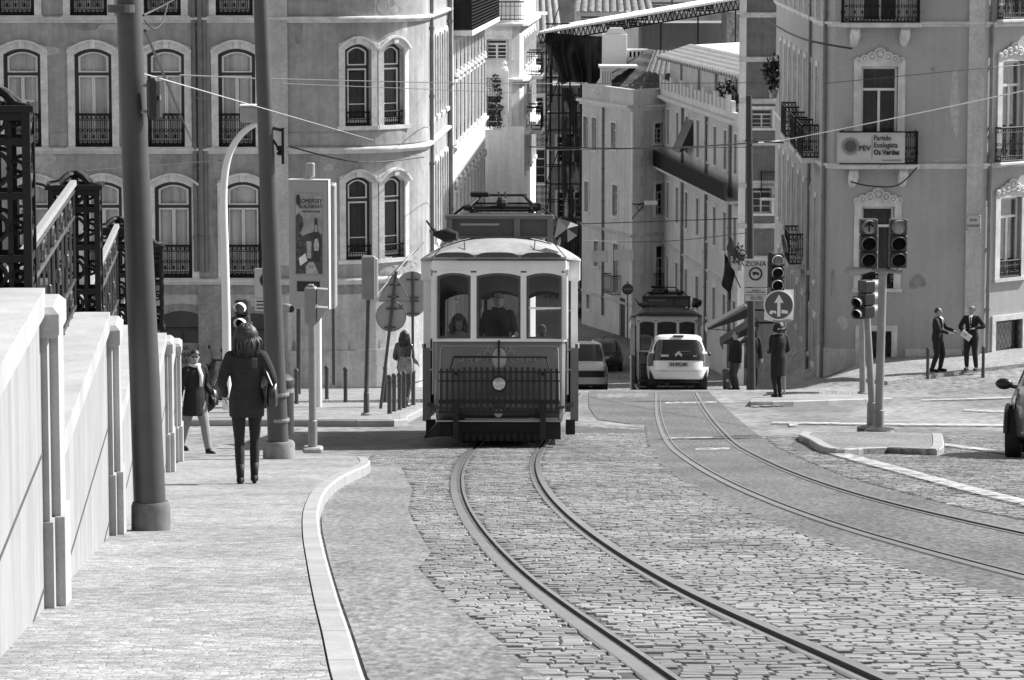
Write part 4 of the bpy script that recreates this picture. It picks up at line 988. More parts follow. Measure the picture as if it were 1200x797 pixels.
k.add(vs, [(3 * i + j, 3 * i + j + 1, 3 * i + 4 + j, 3 * i + 3 + j) for i in range(n) for j in range(2)]); o = k.build('roof_sheets', m_white, tr, world=True); md = o.modifiers.new('t', 'SOLIDIFY'); md.thickness = .12
k = MB(); n = 44; u0 = Vector((0, .3, -.12)); u1 = Vector((0, .3, -.62))
k.tube([a + u0, c + u0], .04, 5); k.tube([a + u1, c + u1], .04, 5)
for i in range(n): k.tube([a.lerp(c, i / n) + u0, a.lerp(c, (i + .5) / n) + u1], .03, 4); k.tube([a.lerp(c, (i + .5) / n) + u1, a.lerp(c, (i + 1) / n) + u0], .03, 4)
for i in range(3, n, 8): p = a.lerp(c, i / n) + u1; k.tube([p, p - Vector((0, 0, 3.4))], .05, 5)
k.build('truss', m_iron, tr, world=True)

# tall plain house between the near corner building and the row
Yb = 146; a, c = P(866, 100, Yb).x, P(915, 100, Yb).x; W7 = Wall([(a, Yb), (c, Yb)]); r5 = thing('banded_house', ((a + c) / 2, Yb, g(10, Yb)), 'narrow dark grey house end with stone bands behind the sign post', 'building')
hs = [(W7.hit(px, 100)[0], P(870, b_, Yb).z, w_, P(870, t, Yb).z - P(870, b_, Yb).z) for px, t, b_, w_ in ((893, 215, 250, .9), (893, 128, 150, .9))]
wall_mesh(W7, -22, 2.5, [(*h, 0) for h in hs]).build('wall', M('dark_grey_stucco', .17, .9, var=.2, streak=.2), r5, world=True); simple_windows(r5, W7, hs)
for py in (15, 67, 116, 165, 215, 262, 300): cornice(r5, W7, 0, W7.L[-1], P(870, py, Yb).z, .2, .16)
mass(r5, [(c, Yb), (c, Yb + 3.5), (a + .25, Yb + 3.5), (a, Yb)], -22, 2.5, m_pl1)
bandbox(r5, W7, 0, .3, -22, 2.4, .05, 'corner_strip', m_pl3)  # pale strip paints the lit look of this wall corner
k = MB(); q = P(900, 231, Yb); k.b2(0, .95, -.6, 0, -.1, 0); put(MB(), W7, W7.hit(890, 231)[0], q.z, k).build('balcony_slab', m_trim, r5, world=True); railing(r5, W7, W7.hit(890, 231)[0] + .5, q.z, .9, 1.15, out=-.03, depth=.55, dense=.12)
q = P(903, 85, 120); shrub('hanging_plant', (q.x + .1, q.y, q.z - .6), (.36, .3, .6), 300, 'dark shaggy plant with pale pots hanging over a balcony on the right row', seed=9)
# ================================================================== PAVED AREAS ACROSS THE JUNCTION
m_side2 = m_calc
def strip(pp, h=.12, name='sidewalk', mat=None, kerb_out=None, step=1.5):
    return sheet(poly_w(pp, h), h, mat or m_calc, name, step=step, thick=.22)
isl = [(180, 491), (465, 491.5), (478, 487), (497, 478), (500, 472), (180, 471)]
strip(isl, name='pedestrian_island')
strip([(-60, 471), (345, 470), (500, 467.5), (545, 463), (545, 452), (380, 450), (-60, 449)], name='far_sidewalk')
def kline(pp, h=.12, w_=.14, n=1, left=True):
    q = [G(a, c, h) for a, c in pp]; q = spline([Vector((v.x, v.y, 0)) for v in q], n * 3); return kerb_strip(q, w_, h + .004, 'kerb', seg=1.2, left=left)
kline([(180, 491.8), (300, 491.8), (462, 492.3), (478, 487.5), (498, 478)], left=True)
# right: corner sidewalk, two thin islands, traffic island
strip([(1040, 447), (1080, 441), (1130, 434), (1200, 426), (1290, 418), (1290, 395), (1100, 404), (966, 444)], h=.10, name='corner_sidewalk')
strip([(879, 470), (930, 469.5), (1046, 466), (1043, 461.5), (935, 461.5), (884, 464.5)], name='pedestrian_island')
kline([(879, 470.5), (930, 470), (1046, 466.3)], w_=.2)
strip([(898, 459.2), (960, 459), (1000, 457.6), (990, 456.6), (900, 457.3)], h=.1, name='pedestrian_island')
isl2 = [(936, 507), (948, 512), (966, 521.5), (990, 523), (1040, 521.5), (1080, 523), (1104, 522.5), (1106, 512), (1104, 505.5), (1020, 503), (960, 503.5), (940, 503.8)]
q = [G(a, c, .13) for a, c in isl2]; sheet([(v.x, v.y) for v in q], .09, m_gut, 'traffic_island', step=2.0, thick=.25)
kerb_strip(spline([Vector((v.x, v.y, 0)) for v in [q[11]] + q[:9]], 3), .16, .10, 'kerb', seg=1.0, left=True)
# worn painted lines
def mat_worn(name, v=.62, lo=.42, hi=.56):
    m = M(name, v, .6, var=.1); nt = m.node_tree; N = nt.nodes; L = nt.links
    tc = N.new('ShaderNodeTexCoord'); n = N.new('ShaderNodeTexNoise'); n.inputs['Scale'].default_value = 7; n.inputs['Detail'].default_value = 5; mr = N.new('ShaderNodeMapRange'); mr.inputs[1].default_value = lo; mr.inputs[2].default_value = hi
    L.new(tc.outputs['Object'], n.inputs[0]); L.new(n.outputs['Fac'], mr.inputs[0]); L.new(mr.outputs[0], N['Principled BSDF'].inputs['Alpha']); return m
m_paint = mat_worn('worn_road_paint', .55, .36, .6)
m_ptch = mat_worn('pale_dust', .36, .38, .66)
def line(pp, wpx, h=.034, name='road_marking', mat=None):
    up = [G(a, c - wpx / 2, h) for a, c in pp]; dn = [G(a, c + wpx / 2, h) for a, c in pp]
    k = MB(); n = len(pp); U = spline(up, 4); D = spline(dn, 4); k.add([(v.x, v.y, g(v.x, v.y) + h) for v in U] + [(v.x, v.y, g(v.x, v.y) + h) for v in D], [(i, i + 1, len(U) + i + 1, len(U) + i) for i in range(len(U) - 1)])
    return struct(k.build(name, mat or m_paint, smooth='all'))
line([(955, 523), (1000, 536), (1060, 552), (1130, 571), (1200, 588), (1260, 600)], 7)
line([(1107, 521), (1150, 526), (1180, 530), (1260, 536)], 3.0)
line([(905, 495), (960, 495.5), (1060, 497), (1200, 498)], 2.0); line([(1080, 468.5), (1140, 467), (1200, 465)], 1.4); line([(880, 476), (940, 473.5), (985, 472)], 1.2); line([(1130, 480), (1200, 483), (1260, 485)], 1.6)
line([(925, 497), (935, 496.5)], 4, name='road_marking'); line([(780, 472), (840, 471)], 1.6, h=.012); line([(776, 514), (835, 513)], 2.0, h=.014); line([(815, 526), (855, 525.5)], 2.2, h=.014)
line([(690, 498), (755, 501)], 6, name='dust_patch', mat=m_ptch, h=.012); line([(700, 464), (760, 463)], 5, name='dust_patch', mat=m_ptch, h=.012)


# ================================================================== GARDEN WALL
sw_h = .12
def tz(y): return prof(y) + sw_h + 1.38
PY = [2.2, 8.7, 15.2, 21.7, 28.2, 34.7]
m_wall = M('sunlit_wall_render', .30, .8, var=.14, scale=.9, streak=.22, fine=.04, fscale=10)
m_wst = M('wall_coping_stone', .38, .8, var=.15, scale=2, fine=.08, streak=.1, bump=.2)
gw = thing('garden_wall', (WX(20), 20, g(WX(20), 20)), 'long pale garden wall stepping downhill with piers, left edge of the sidewalk', 'wall')
GX = Matrix.Identity(3)
def wbox(k, o0, o1, y0, y1, za, zb):   # o: outwards from the wall face (towards the street)
    vs = [(WX(y) + o, y, z) for o in (o0, o1) for y in (y0, y1) for z in (za, zb)]
    k.add(vs, [(0, 1, 3, 2), (4, 6, 7, 5), (0, 4, 5, 1), (2, 3, 7, 6), (0, 2, 6, 4), (1, 5, 7, 3)])
for i in range(len(PY)):
    y = PY[i]; ye = PY[i + 1] if i + 1 < len(PY) else 38.6; zt = (tz(ye) + .08) if i + 1 < len(PY) else tz(ye) + .02; zb = prof(ye) - .4
    k = MB(); wbox(k, -.42, 0, y + .2, ye - .2, zb, zt - .12); k.build('wall_panel', m_wall, gw, world=True)
    k = MB(); wbox(k, -.46, .022, y + .2, ye - .2, zt - .118, zt); k.build('coping', m_wst, gw, world=True)
    # sunk joint between the two courses, level like the coping
    k = MB(); wbox(k, .0005, .004, y + .2, ye - .2, zt - .74, zt - .725); wbox(k, .0005, .004, y + .2, ye - .2, zt - 1.34, zt - 1.325); k.build('mortar_joint', m_kdark, gw, world=True)
for i, y in enumerate(PY + [38.4]):
    t = tz(y); zb = prof(y) - .35; k = MB(); e = .25
    wbox(k, -.46, .030, y - e, y + e, zb, t - .14); wbox(k, -.1, .070, y - .1, y + e + .06, zb, t - .14)
    s = prof(y) + sw_h + .42
    wbox(k, -.3, .045, y - e - .015, y + .02, zb, s); wbox(k, -.3, .088, y - .125, y + e + .08, zb, s)
    k.build('pier', m_wst, gw, world=True)
    k = MB(); o0, o1, a, c = -.5, .085, y - e - .03, y + e + .07
    def rg(d, z): return [(WX(a) + o0 + d, a + d, z), (WX(a) + o1 - d, a + d, z), (WX(c) + o1 - d, c - d, z), (WX(c) + o0 + d, c - d, z)]
    k.rings([rg(.02, t - .139), rg(.0, t - .12), rg(0, t - .03), rg(.03, t)]); k.build('pier_cap', m_wst, gw, world=True)
# terrace behind
k = MB()
for i in range(len(PY)):
    y = PY[i]; ye = PY[i + 1] if i + 1 < len(PY) else 38.6; zt = tz(ye) - .02
    k.add([(WX(y) - .46, y, zt), (WX(ye) - .46, ye, zt), (-26, ye, zt), (-26, y, zt), (WX(ye) - .46, ye, zt - 2.6), (-26, ye, zt - 2.6)], [(0, 1, 2, 3), (1, 4, 5, 2)])
struct(k.build('terrace_ground', m_concrete, world=True))

m_irn2 = M('greyish_wrought_iron', .05, .4, var=.3, scale=9, metal=.2)
def cage():
    o = thing('iron_lantern_pier', (0, 0, 0), 'x', 'iron pillar', 'openwork iron pillars on the wall piers'); h = .85; a = .145
    k = MB()
    for sx in (-1, 1):
        for sy in (-1, 1): k.b2(sx * a - .018, sx * a + .018, sy * a - .018, sy * a + .018, 0, h)
    for z in (.05, .2, .48, .72, h - .02):
        for s_ in (-1, 1): k.b2(-a, a, s_ * a - .014, s_ * a + .014, z - .016, z + .016); k.b2(s_ * a - .014, s_ * a + .014, -a, a, z - .016, z + .016)
    k.b2(-a - .03, a + .03, -a - .03, a + .03, -.01, .03); k.b2(-a - .035, a + .035, -a - .035, -a + .0, h, h + .03); k.b2(-a - .035, a + .035, a, a + .035, h, h + .03); k.b2(-a - .035, -a, -a, a, h, h + .03); k.b2(a, a + .035, -a, a, h, h + .03)
    k.build('frame', m_iron, o)
    k = MB()
    for q in range(4):
        M4 = Matrix.Rotation(q * PI / 2, 4, 'Z'); k.X = M4
        for x in (-.07, 0, .07): k.b2(x - .011, x + .011, -a - .006, -a + .006, .05, h)
        for z, r in ((.125, .05), (.60, .075), (.34, .06), (.82, .06)):
            k.torus((0, -a - .002, z), r, .012, 12, 5)
            for x in (-.1, .1): k.torus((x, -a - .002, z), r * .5, .009, 8, 4)
    k.X = None; k.build('scrollwork', m_iron, o)
    k = MB()
    for q in range(4):
        k.X = Matrix.Rotation(q * PI / 2 + PI / 4, 4, 'Z'); pts = [(.22, 0, h + .02), (.19, 0, h + .022), (.14, 0, h + .03), (.09, 0, h + .065), (.05, 0, h + .085), (0, 0, h + .09)]; k.tube(pts, .02, 6)
    k.X = None; k.b2(-.022, .022, -.022, .022, h + .02, h + .11)
    k.build('crown', m_iron, o); return o
cg = cage(); CO = -.20
labs = ['openwork iron pillar nearest the camera, cut by the left edge of the photo', 'second openwork iron pillar, with the first sloping railing ending on it', 'third openwork iron pillar, just left of the thick near pole', 'last openwork iron pillar, just right of the thick near pole']
for i, y in enumerate((15.2, 21.7, 28.2, 35.6)):
    o = cg if i == 0 else dup(cg, None); o.location = (WX(y) + CO, y, tz(y if i < 3 else 34.7) + .002); o['label'] = labs[i]; o.rotation_euler.z = R(4)
labs = ['iron railing with pale handrail rising to the second openwork pillar', 'iron railing with pale handrail rising to the third openwork pillar', 'iron railing behind the thick near pole, farthest of the three']
for i in (2, 3, 4):
    y0, y1 = PY[i] + .18, PY[i + 1] - .17; zb = tz(PY[i + 1]) + .085
    o = thing('iron_railing', (WX(y1) + CO, y1, zb), labs[i - 2], 'railing', 'iron railings between the openwork pillars')
    k = MB(); A = Vector((WX(y0) + CO, y0, 0)); B_ = Vector((WX(y1) + CO, y1, 0)); n = 14
    for j in range(n + 1):
        q = A.lerp(B_, j / n); k.tube([q + Vector((0, 0, zb)), q + Vector((0, 0, zb + .80))], .008, 4)
        if j < n and j % 2 == 0:
            q2 = A.lerp(B_, (j + 1) / n); k.torus(q2 + Vector((0, 0, zb + .68)), .05, .009, 8, 4, 'X'); k.torus(q2 + Vector((0, 0, zb + .12)), .05, .009, 8, 4, 'X')
            k.ell(q + Vector((0, 0, zb + .4)), (.02, .02, .05), 6, 4)
    for z in (.03, .2, .60, .76): k.tube([A + Vector((0, 0, zb + z)), B_ + Vector((0, 0, zb + z))], .014, 5)
    k.build('balusters', m_irn2, o, world=True)
    k = MB(); vs = [];
    for q in (A, B_):
        for dx, dz in ((-.022, .80), (.022, .80), (.018, .83), (-.018, .83)): vs.append((q.x + dx, q.y, zb + dz))
    k.add(vs, [(0, 1, 2, 3), (4, 7, 6, 5), (0, 4, 5, 1), (1, 5, 6, 2), (2, 6, 7, 3), (3, 7, 4, 0)]); k.build('handrail', m_sgrey, o, world=True)  # sun on the handrail is put into its lighter grey

# ================================================================== POLES, SIGNALS, SIGNS
def post(name, base, top, r0, r1, label, cat, mat=m_pole, foot=None, group=None, n=16):
    o = thing(name, base, label, cat, group); k = MB(); t = Vector(top) - Vector(base); k.tube([(0, 0, -.05), t * .33, t * .34, t], [r0, lerp(r0, r1, .33), lerp(r0, r1, .36), r1], n); k.build('pole', mat, o, smooth=True)
    if foot:
        k = MB(); fr, fh, fm = foot; k.lathe([(fr * .98, -.15), (fr, 0), (fr * .99, fh * .85), (fr * .9, fh), (r0 * 1.02, fh)], n=20); k.build('footing', fm, o, smooth=True)
    return o
q = G(177, 621, .12); p1 = post('catenary_pole', q, P(149, -40, q.y + .1), .108, .078, 'thick dark steel pole with a concrete foot, nearest the camera', 'pole', m_pole, (.13, .19, M('stained_concrete', .13, .9, var=.5, scale=6)))
k = MB(); zc = P(150, 11, q.y).z - q.z; k.tube([(-.150, 0, zc - .02), (-.150, 0, zc + .03)], .088, 16); k.build('collar', m_pole, p1)
q = P(180, 140, q.y - .05); o = thing('pole_box', q, 'black oblong signal box fixed to the right side of the near pole', 'signal box'); k = MB(); k.bev(-.035, .05, -.1, .1, .0, .27, .02); k.build('housing', m_black, o); k = MB(); k.tube([(-.08, 0, .05), (0, 0, .05)], .012, 6); k.tube([(-.08, 0, .22), (0, 0, .22)], .012, 6); k.b2(.048, .056, -.1, -.06, .13, .16); k.build('bracket', m_lpole, o)
q = G(327, 537.5, .12); p2 = post('catenary_pole', q, P(303.5, -40, q.y), .125, .078, 'grey steel pole on a concrete block beside the litter bin', 'pole', m_pole, (.19, .21, M('grey_concrete', .22, .9, var=.4, scale=6)))
k = MB(); zz = P(0, 492, q.y).z - q.z
for zz in (P(0, 492, q.y).z - q.z, P(0, 462, q.y).z - q.z): k.lathe([(.124, zz - .02), (.129, zz), (.124, zz + .02)], n=16)
k.build('clamp_band', m_lpole, p2)
pb = P(331, 170, q.y - .02); o = thing('wire_bracket', pb, 'black angled wire bracket with an insulator on the bin side pole', 'bracket'); k = MB(); k.b2(-.01, .02, -.03, .03, -.22, .2); k.tube([(-.13, 0, .2), (0, 0, .17)], .02, 6); k.tube([(-.13, 0, .1), (0, 0, -.12)], .014, 6); k.build('bracket_arm', m_iron, o); k = MB(); k.lathe([(.02, -.06), (.045, -.04), (.02, -.01), (.045, .01), (.02, .05)], (-.03, 0, -.06), 10); k.build('insulator', m_iron, o)

def ring_pts(r, n=14, a0=0, a1=2 * PI): return [(r * math.cos(a0 + (a1 - a0) * i / n), r * math.sin(a0 + (a1 - a0) * i / n)) for i in range(n + 1)]
def signal_head(par, loc, w_=.27, h=.81, n=3, rz=0, shell=m_pole, hood=m_sgrey, lamps=None, sq=False, name='signal_head', arrow=None):
    """housing with n round lamps and visors facing -y"""
    k = MB(); X = Matrix.Translation(loc) @ Matrix.Rotation(rz, 4, 'Z'); k.X = X
    for i in range(n): k.bev(-w_ / 2, w_ / 2, -.02, .18, h * i / n + .004, h * (i + 1) / n - .004, .015)
    hd = k.build(name, shell, par)
    for i in range(n):
        cz = h * (i + .5) / n; r = w_ * .40
        k = MB(); k.X = X
        if sq:
            k.band([(-r, r - r * 2), (-r, r), (r, r), (r, -r)], [(-r - .012, -r), (-r - .012, r + .012), (r + .012, r + .012), (r + .012, -r)], -.2, -.02); 
            for v in range(len(k.v)): pass
        else:
            pts_o = []; N_ = 18; ri = r + .007
            for j in range(N_ + 1):
                a = R(-40) + R(260) * j / N_; pts_o.append((math.cos(a), math.sin(a), .19 if 0 < j < N_ else .06))
            vs = []
            for (ca, sa, ln) in pts_o: vs += [(r * ca, -.02, cz + r * sa), (ri * ca, -.02, cz + ri * sa), (r * ca, -.02 - ln * (.55 + .45 * max(0, sa)), cz + r * sa), (ri * ca, -.02 - ln * (.55 + .45 * max(0, sa)), cz + ri * sa)]
            fs = []
            for j in range(N_): a = 4 * j; fs += [(a, a + 4, a + 6, a + 2), (a + 1, a + 3, a + 7, a + 5), (a + 2, a + 6, a + 7, a + 3)]
            k.v = []; k.f = []; k.mi = []; k.add(vs, fs)
        if sq:
            k.v = [(v[0], v[1], v[2]) for v in k.v]; k2 = MB(); k2.add([(v[0] + 0, v[1], v[2]) for v in k.v], k.f); k = k2
            inv = X.inverted(); k.v = [tuple(X @ (inv @ Vector(v) + Vector((0, 0, cz)))) for v in k.v]
        k.build('visor', hood, hd)
        k = MB(); k.X = X; lm = (lamps or {}).get(i); k.lathe([(0, -.035), (r * .6, -.032), (r * .95, -.024)], (0, 0, cz), 18, 'Y') if not sq else k.b2(-r, r, -.03, -.021, cz - r, cz + r)
        k.build('lens', lm or m_lensd, hd)
    return hd
m_lensd = M('dark_lens', .006, .6, spec=.1); m_lensg = M('clear_signal_lens', .42, .35, var=.25, scale=30); m_hoodl = M('visor_grey', .16, .5); m_hl = M('signal_shell', .05, .5, var=.1)
def arrow_up(par, loc, s, mat, name='arrow', yoff=0):
    k = MB(); k.prism([(-.14, -1), (.14, -1), (.14, .25), (.42, .25), (0, 1), (-.42, .25), (-.14, .25)], 0, .01); k.v = [(x * s + loc[0], y + loc[1], z * s + loc[2]) for x, y, z in k.v]; return k.build(name, mat, par)
# signals on the right traffic island
q = G(1027, 502, .13); Yi = q.y; u = Yi / F
o = thing('traffic_signal', q, 'tall grey traffic signal post with two three-lamp heads on a crossbar', 'traffic light')
k = MB(); hz = P(0, 318, Yi).z - q.z; k.tube([(.04, 0, 0), (.04, 0, .3), (.04, 0, .31), (.07, 0, hz)], [.085, .085, .07, .068], 14); k.build('pole', m_lpole, o, smooth=True)
k = MB(); k.lathe([(.26, -.08), (.27, .0), (.22, .035), (.14, .05)], (.04, -.3, 0), 20); k.build('base_plate', m_irn2, o)
k = MB(); x0 = (1008 - 1027) * u; k.tube([(x0 + .02, 0, hz + .04), ((1055 - 1027) * u, 0, hz - .02)], .035, 8); k.bev(.0, .15, -.08, .08, hz - .06, hz + .04, .02); k.tube([((1014.5 - 1027) * u, 0, hz), ((1014.5 - 1027) * u, 0, hz + .1)], .03, 8); k.tube([((1049.5 - 1027) * u, 0, hz), ((1049.5 - 1027) * u, 0, hz + .1)], .03, 8); k.build('crossbar', m_lpole, o, smooth=True)
h1 = signal_head(o, ((1014.8 - 1027) * u, -.06, hz + .055), w_=.285, h=.80, shell=m_hl, lamps={2: m_lensg}, hood=m_hoodl)
k = MB(); L_ = Vector(((1014.8 - 1027) * u, -.11, hz + .055 + .80 * 5 / 6))
for a, c in (((0, -.07), (0, .07)), ((0, .075), (-.06, .01)), ((0, .075), (.06, .01))): k.tube([L_ + Vector((a[0], 0, a[1])), L_ + Vector((c[0], 0, c[1]))], .014, 5)
k.build('arrow', m_ink, h1)
signal_head(o, ((1049.8 - 1027) * u, -.06, hz + .055), w_=.285, h=.80, shell=m_hl, lamps={2: m_lensg}, hood=m_hoodl)
k = MB(); a = Vector(((996 - 1027) * u, -.1, hz + .0)); k.tube([a + Vector((-.09, 0, -.03)), a + Vector((-.08, 0, 0)), a + Vector((.16, .0, .02)), a + Vector((.3, .05, .03))], [.075, .085, .06, .03], 12); k.build('detector_camera', m_sgrey, o, smooth=True)
q = G(1021.5, 500, .13); o = thing('pedestrian_signal', q, 'leaning thinner post with a side-facing pedestrian signal head beside the tall signal', 'traffic light'); u = q.y / F
hz = P(0, 372, q.y).z - q.z; k = MB(); k.tube([(0, 0, 0), (0, 0, .4), (0, 0, .41), ((1014.5 - 1021.5) * u, 0, hz)], [.085, .08, .06, .055], 12); k.build('pole', m_lpole, o, smooth=True); k = MB(); k.lathe([(.2, -.06), (.2, .01), (.12, .04)], (-.06, -.15, 0), 16); k.build('base_plate', m_irn2, o)
signal_head(o, ((1018 - 1021.5) * u, .0, hz), w_=.24, h=.62, n=3, rz=R(118), shell=m_hl, hood=m_sgrey); signal_head(o, ((1003 - 1021.5) * u, -.1, hz - .02), w_=.2, h=.38, n=2, rz=R(-24), shell=m_irn2, hood=m_sgrey)
q = G(1011, 461.5, .12); post('signal_post', q, P(1010, 370, q.y), .075, .06, 'thin grey post on the far island behind the two signal posts', 'post', m_lpole, (.12, .05, m_lpole))
# arrow sign and signal on the far strip
q = G(914, 463, .12); u = q.y / F; o = thing('traffic_signal', q, 'three-lamp signal above the round arrow sign on one post', 'traffic light')
hz = P(0, 342, q.y).z - q.z; k = MB(); k.tube([(0, 0, 0), (0, 0, hz + .9)], .05, 10); k.tube([(.1, 0, 0), (.1, 0, hz - .5)], .025, 8); k.build('pole', m_lpole, o, smooth=True)
signal_head(o, ((909.5 - 914) * u, -.08, hz + .02), w_=.30, h=.84, shell=m_black, lamps={2: M('warm_lens', .16, .4)}, hood=m_white)
k = MB(); k.bev(((898 - 914) * u), (904 - 914) * u, 0, .06, hz + .1, hz + .9, .01); k.build('backing_board', m_hl, o); k = MB(); k.tube([(.1, 0, hz + .9), (.06, -.05, hz + 1.12), (.02, -.05, hz + 1.3)], [.05, .06, .03], 8); k.build('bell', m_black, o)
q2 = q + Vector(((911 - 914) * u, -.16, hz - (357 - 342) * u)); o2 = thing('arrow_sign', q2, 'round dark sign with a white arrow pointing up and torn stickers', 'sign')
k = MB(); k.lathe([(.33, .0), (.345, .01), (.33, .02)], n=32, axis='Y'); k.build('sign_rim', m_white, o2); k = MB(); k.lathe([(.312, -.012), (.312, .005)], n=32, axis='Y'); k.build('sign_face', M('mid_blue_as_grey', .09, .45), o2)
arrow_up(o2, (0, -.022, -.005), .25, m_white); k = MB(); k.prism([(-.22, -.18), (-.16, -.21), (-.13, -.16), (-.06, -.2), (-.06, -.13), (-.13, -.12), (-.19, -.12)], -.016, -.012); k.prism([(.06, -.1), (.2, -.12), (.21, -.19), (.06, -.18)], -.016, -.012); k.build('sticker', m_white, o2)
k = MB(); k.b2(-.04, .10, .03, .06, -.3, .3); k.build('bracket', m_lpole, o2)
o3 = thing('square_sign', q2 + Vector((.18, .10, .02)), 'white square sign back peeking out behind the round arrow sign', 'sign'); k = MB(); k.prism([(-.5, -.36), (-.1, -.44), (.16, -.36), (.16, .32), (-.1, .32), (-.5, -.2)], 0, .02); k.build('plate', m_white, o3); k = MB(); k.b2(-.3, .1, -.01, -.002, -.42, -.35); k.build('sticker', m_sgrey, o3)
# zone sign
q = G(881, 457, .0); o = post('utility_pole', q, P(877.5, 112, q.y), .10, .075, 'tall dark pole carrying the white zone sign', 'pole', M('tarred_pole', .035, .7), n=12)
k = MB(); t_ = P(877.5, 165, q.y) - q; k.tube([t_ + Vector((-.1, 0, 0)), t_ + Vector((.9, 0, -.05))], .02, 6); k.build('wire_arm', m_iron, o)
c = P(885.5, 320, q.y - .16); o = thing('zone_sign', c, 'white ZONA sign with a circled lorry and two small plates on the tall dark pole', 'sign'); u = c.y / F
m_sgp = M("sign_plate_white", .46, .55, var=.06)
def sgn(par, pa, pb, name, mat=m_sgp):
    x0, x1 = (pa[0] - 885.5) * u, (pb[0] - 885.5) * u; z1, z0 = -(pa[1] - 320) * u, -(pb[1] - 320) * u; k = MB(); k.bev(x0, x1, -.01, .015, z0, z1, .006); return k.build(name, mat, par), (x0 + x1) / 2, (z0 + z1) / 2
p_, cx, cz = sgn(o, (872, 303.5), (899, 336.5), 'sign_plate')
text(p_, 'ZONA', (cx, -.016, .235), .17, m_ink, sx=1.1)
k = MB(); k.torus((cx, -.012, 0 - .02), .155, .022, 24, 6); k.build('prohibition_ring', m_ink, p_)
k = MB(); k.b2(cx - .08, cx + .03, -.018, -.011, -.04, .03); k.prism([(cx + .035, -.04), (cx + .09, -.04), (cx + .09, -.01), (cx + .07, .02), (cx + .035, .02)], -.018, -.011); k.lathe([(.018, -.019), (.018, -.01)], (cx - .04, 0, -.05), 8, 'Y'); k.lathe([(.018, -.019), (.018, -.01)], (cx + .06, 0, -.05), 8, 'Y'); k.build('lorry_symbol', m_ink, p_)
p_, cx, cz = sgn(o, (873, 338), (899, 345.5), 'lower_plate'); text(p_, 'EXCEPTO\nCARGAS E DESCARGAS', (cx, -.014, cz), .047, m_ink)
p_, cx, cz = sgn(o, (873.5, 346.5), (899, 353), 'lower_plate'); text(p_, '8.00 às 10.00H\n17.00 às 19.00H', (cx, -.014, cz), .052, m_ink)

# left: backs of signals and signs
q = G(366.5, 527, .12); u = q.y / F; o = thing('pedestrian_signal', q, 'grey pedestrian signal seen from behind, nearest post right of the bin', 'traffic light'); hz = P(0, 380, q.y).z - q.z
k = MB(); k.tube([(0, 0, 0), (0, 0, .38), (0, 0, .39), (0, 0, hz)], [.06, .06, .048, .046], 12); k.build('pole', m_lpole, o, smooth=True)
k = MB(); k.bev(-.13, .13, -.13, .13, -.03, .04, .02); k.build('base_plate', m_concrete, o)
k = MB(); k.bev(-.09, .07, -.1, .1, hz, hz + .49, .02); k.bev(-.05, .03, -.05, .05, hz + .49, hz + .52, .01); hd = k.build('signal_head', m_lpole, o)
for z0 in (.03, .27):
    k = MB(); k.prism([(.075, hz + z0 + .20), (.21, hz + z0 + .19), (.1, hz + z0 + .02), (.075, hz + z0 + .0)], -.095, .095); k.build('visor', m_sgrey, hd)
q = G(429.5, 487, .12); u = q.y / F; o = thing('traffic_signal', q, 'back of a tall narrow signal head on a thin post, left of the sign backs', 'traffic light'); hz = P(0, 351, q.y).z - q.z
k = MB(); k.tube([(0, 0, 0), (0, 0, .42), (0, 0, .43), ((432.5 - 429.5) * u, 0, hz)], [.055, .05, .042, .04], 10); k.build('pole', m_pole, o, smooth=True); k = MB(); x = (432.8 - 429.5) * u; k.bev(x - .125, x + .125, -.1, .1, hz, hz + .8, .02); hd = k.build('signal_head', m_lpole, o)
k = MB(); k.b2(x + .126, x + .17, -.05, .05, hz + .05, hz + .75); k.build('visor', m_white, hd); k = MB(); k.lathe([(.1, 0), (.1, .04), (.05, .06)], n=12); k.build('base_plate', m_lpole, o)
# ped signal facing the camera behind the walking woman
q = G(284, 489, .12); u = q.y / F; o = thing('pedestrian_signal', q, 'small dark pedestrian signal with white visor edges above the walking woman', 'traffic light'); hz = P(0, 388, q.y).z - q.z
k = MB(); k.tube([(0, 0, 0), (0, 0, hz)], .045, 10); k.build('pole', m_pole, o); hd = signal_head(o, (.0, 0, hz), w_=.24, h=.56, n=2, shell=m_black, hood=m_white, rz=R(-14), lamps={1: M('dim_lens', .09, .4)})
# leaning post with triangle and disc
q = G(446, 479, .12); u = q.y / F; o = thing('sign_post', q, 'leaning post with the backs of a triangular and a round sign', 'sign'); t = Vector(((465 - 446) * u, 0, P(0, 318, q.y).z - q.z))
k = MB(); k.tube([(0, 0, 0), t], .032, 8); k.build('pole', m_pole, o, smooth=True); an = math.atan2(t.x, t.z)
def onp(py): f = (479 - py) / (479 - 318); return t * f
c = onp(340); k = MB(); X = Matrix.Translation(c + Vector((0, .06, 0))) @ Matrix.Rotation(0.0, 4, 'Y'); r = .33; k.X = None
tri = [(-.31, -.2), (-.29, -.235), (.29, -.235), (.31, -.2), (.03, .31), (-.03, .31)]
k.prism(tri, 0, .012); k.v = [tuple(X @ Vector(v)) for v in k.v]; s_ = k.build('triangle_sign', m_sgrey, o)
k = MB(); k.band(tri + [tri[0]], [(x * .93, z * .93 + .003) for x, z in tri + [tri[0]]], -.012, .0); k.v = [tuple(X @ Vector(v)) for v in k.v]; k.build('rim', m_lpole, s_)
c = onp(371); k = MB(); k.lathe([(.295, 0), (.30, .006), (.295, .012)], (c.x, .06, c.z), 32, 'Y'); s_ = k.build('round_sign', m_sgrey, o); k = MB(); k.torus((c.x, .055, c.z), .293, .008, 32, 5); k.build('rim', m_lpole, s_)
k = MB()
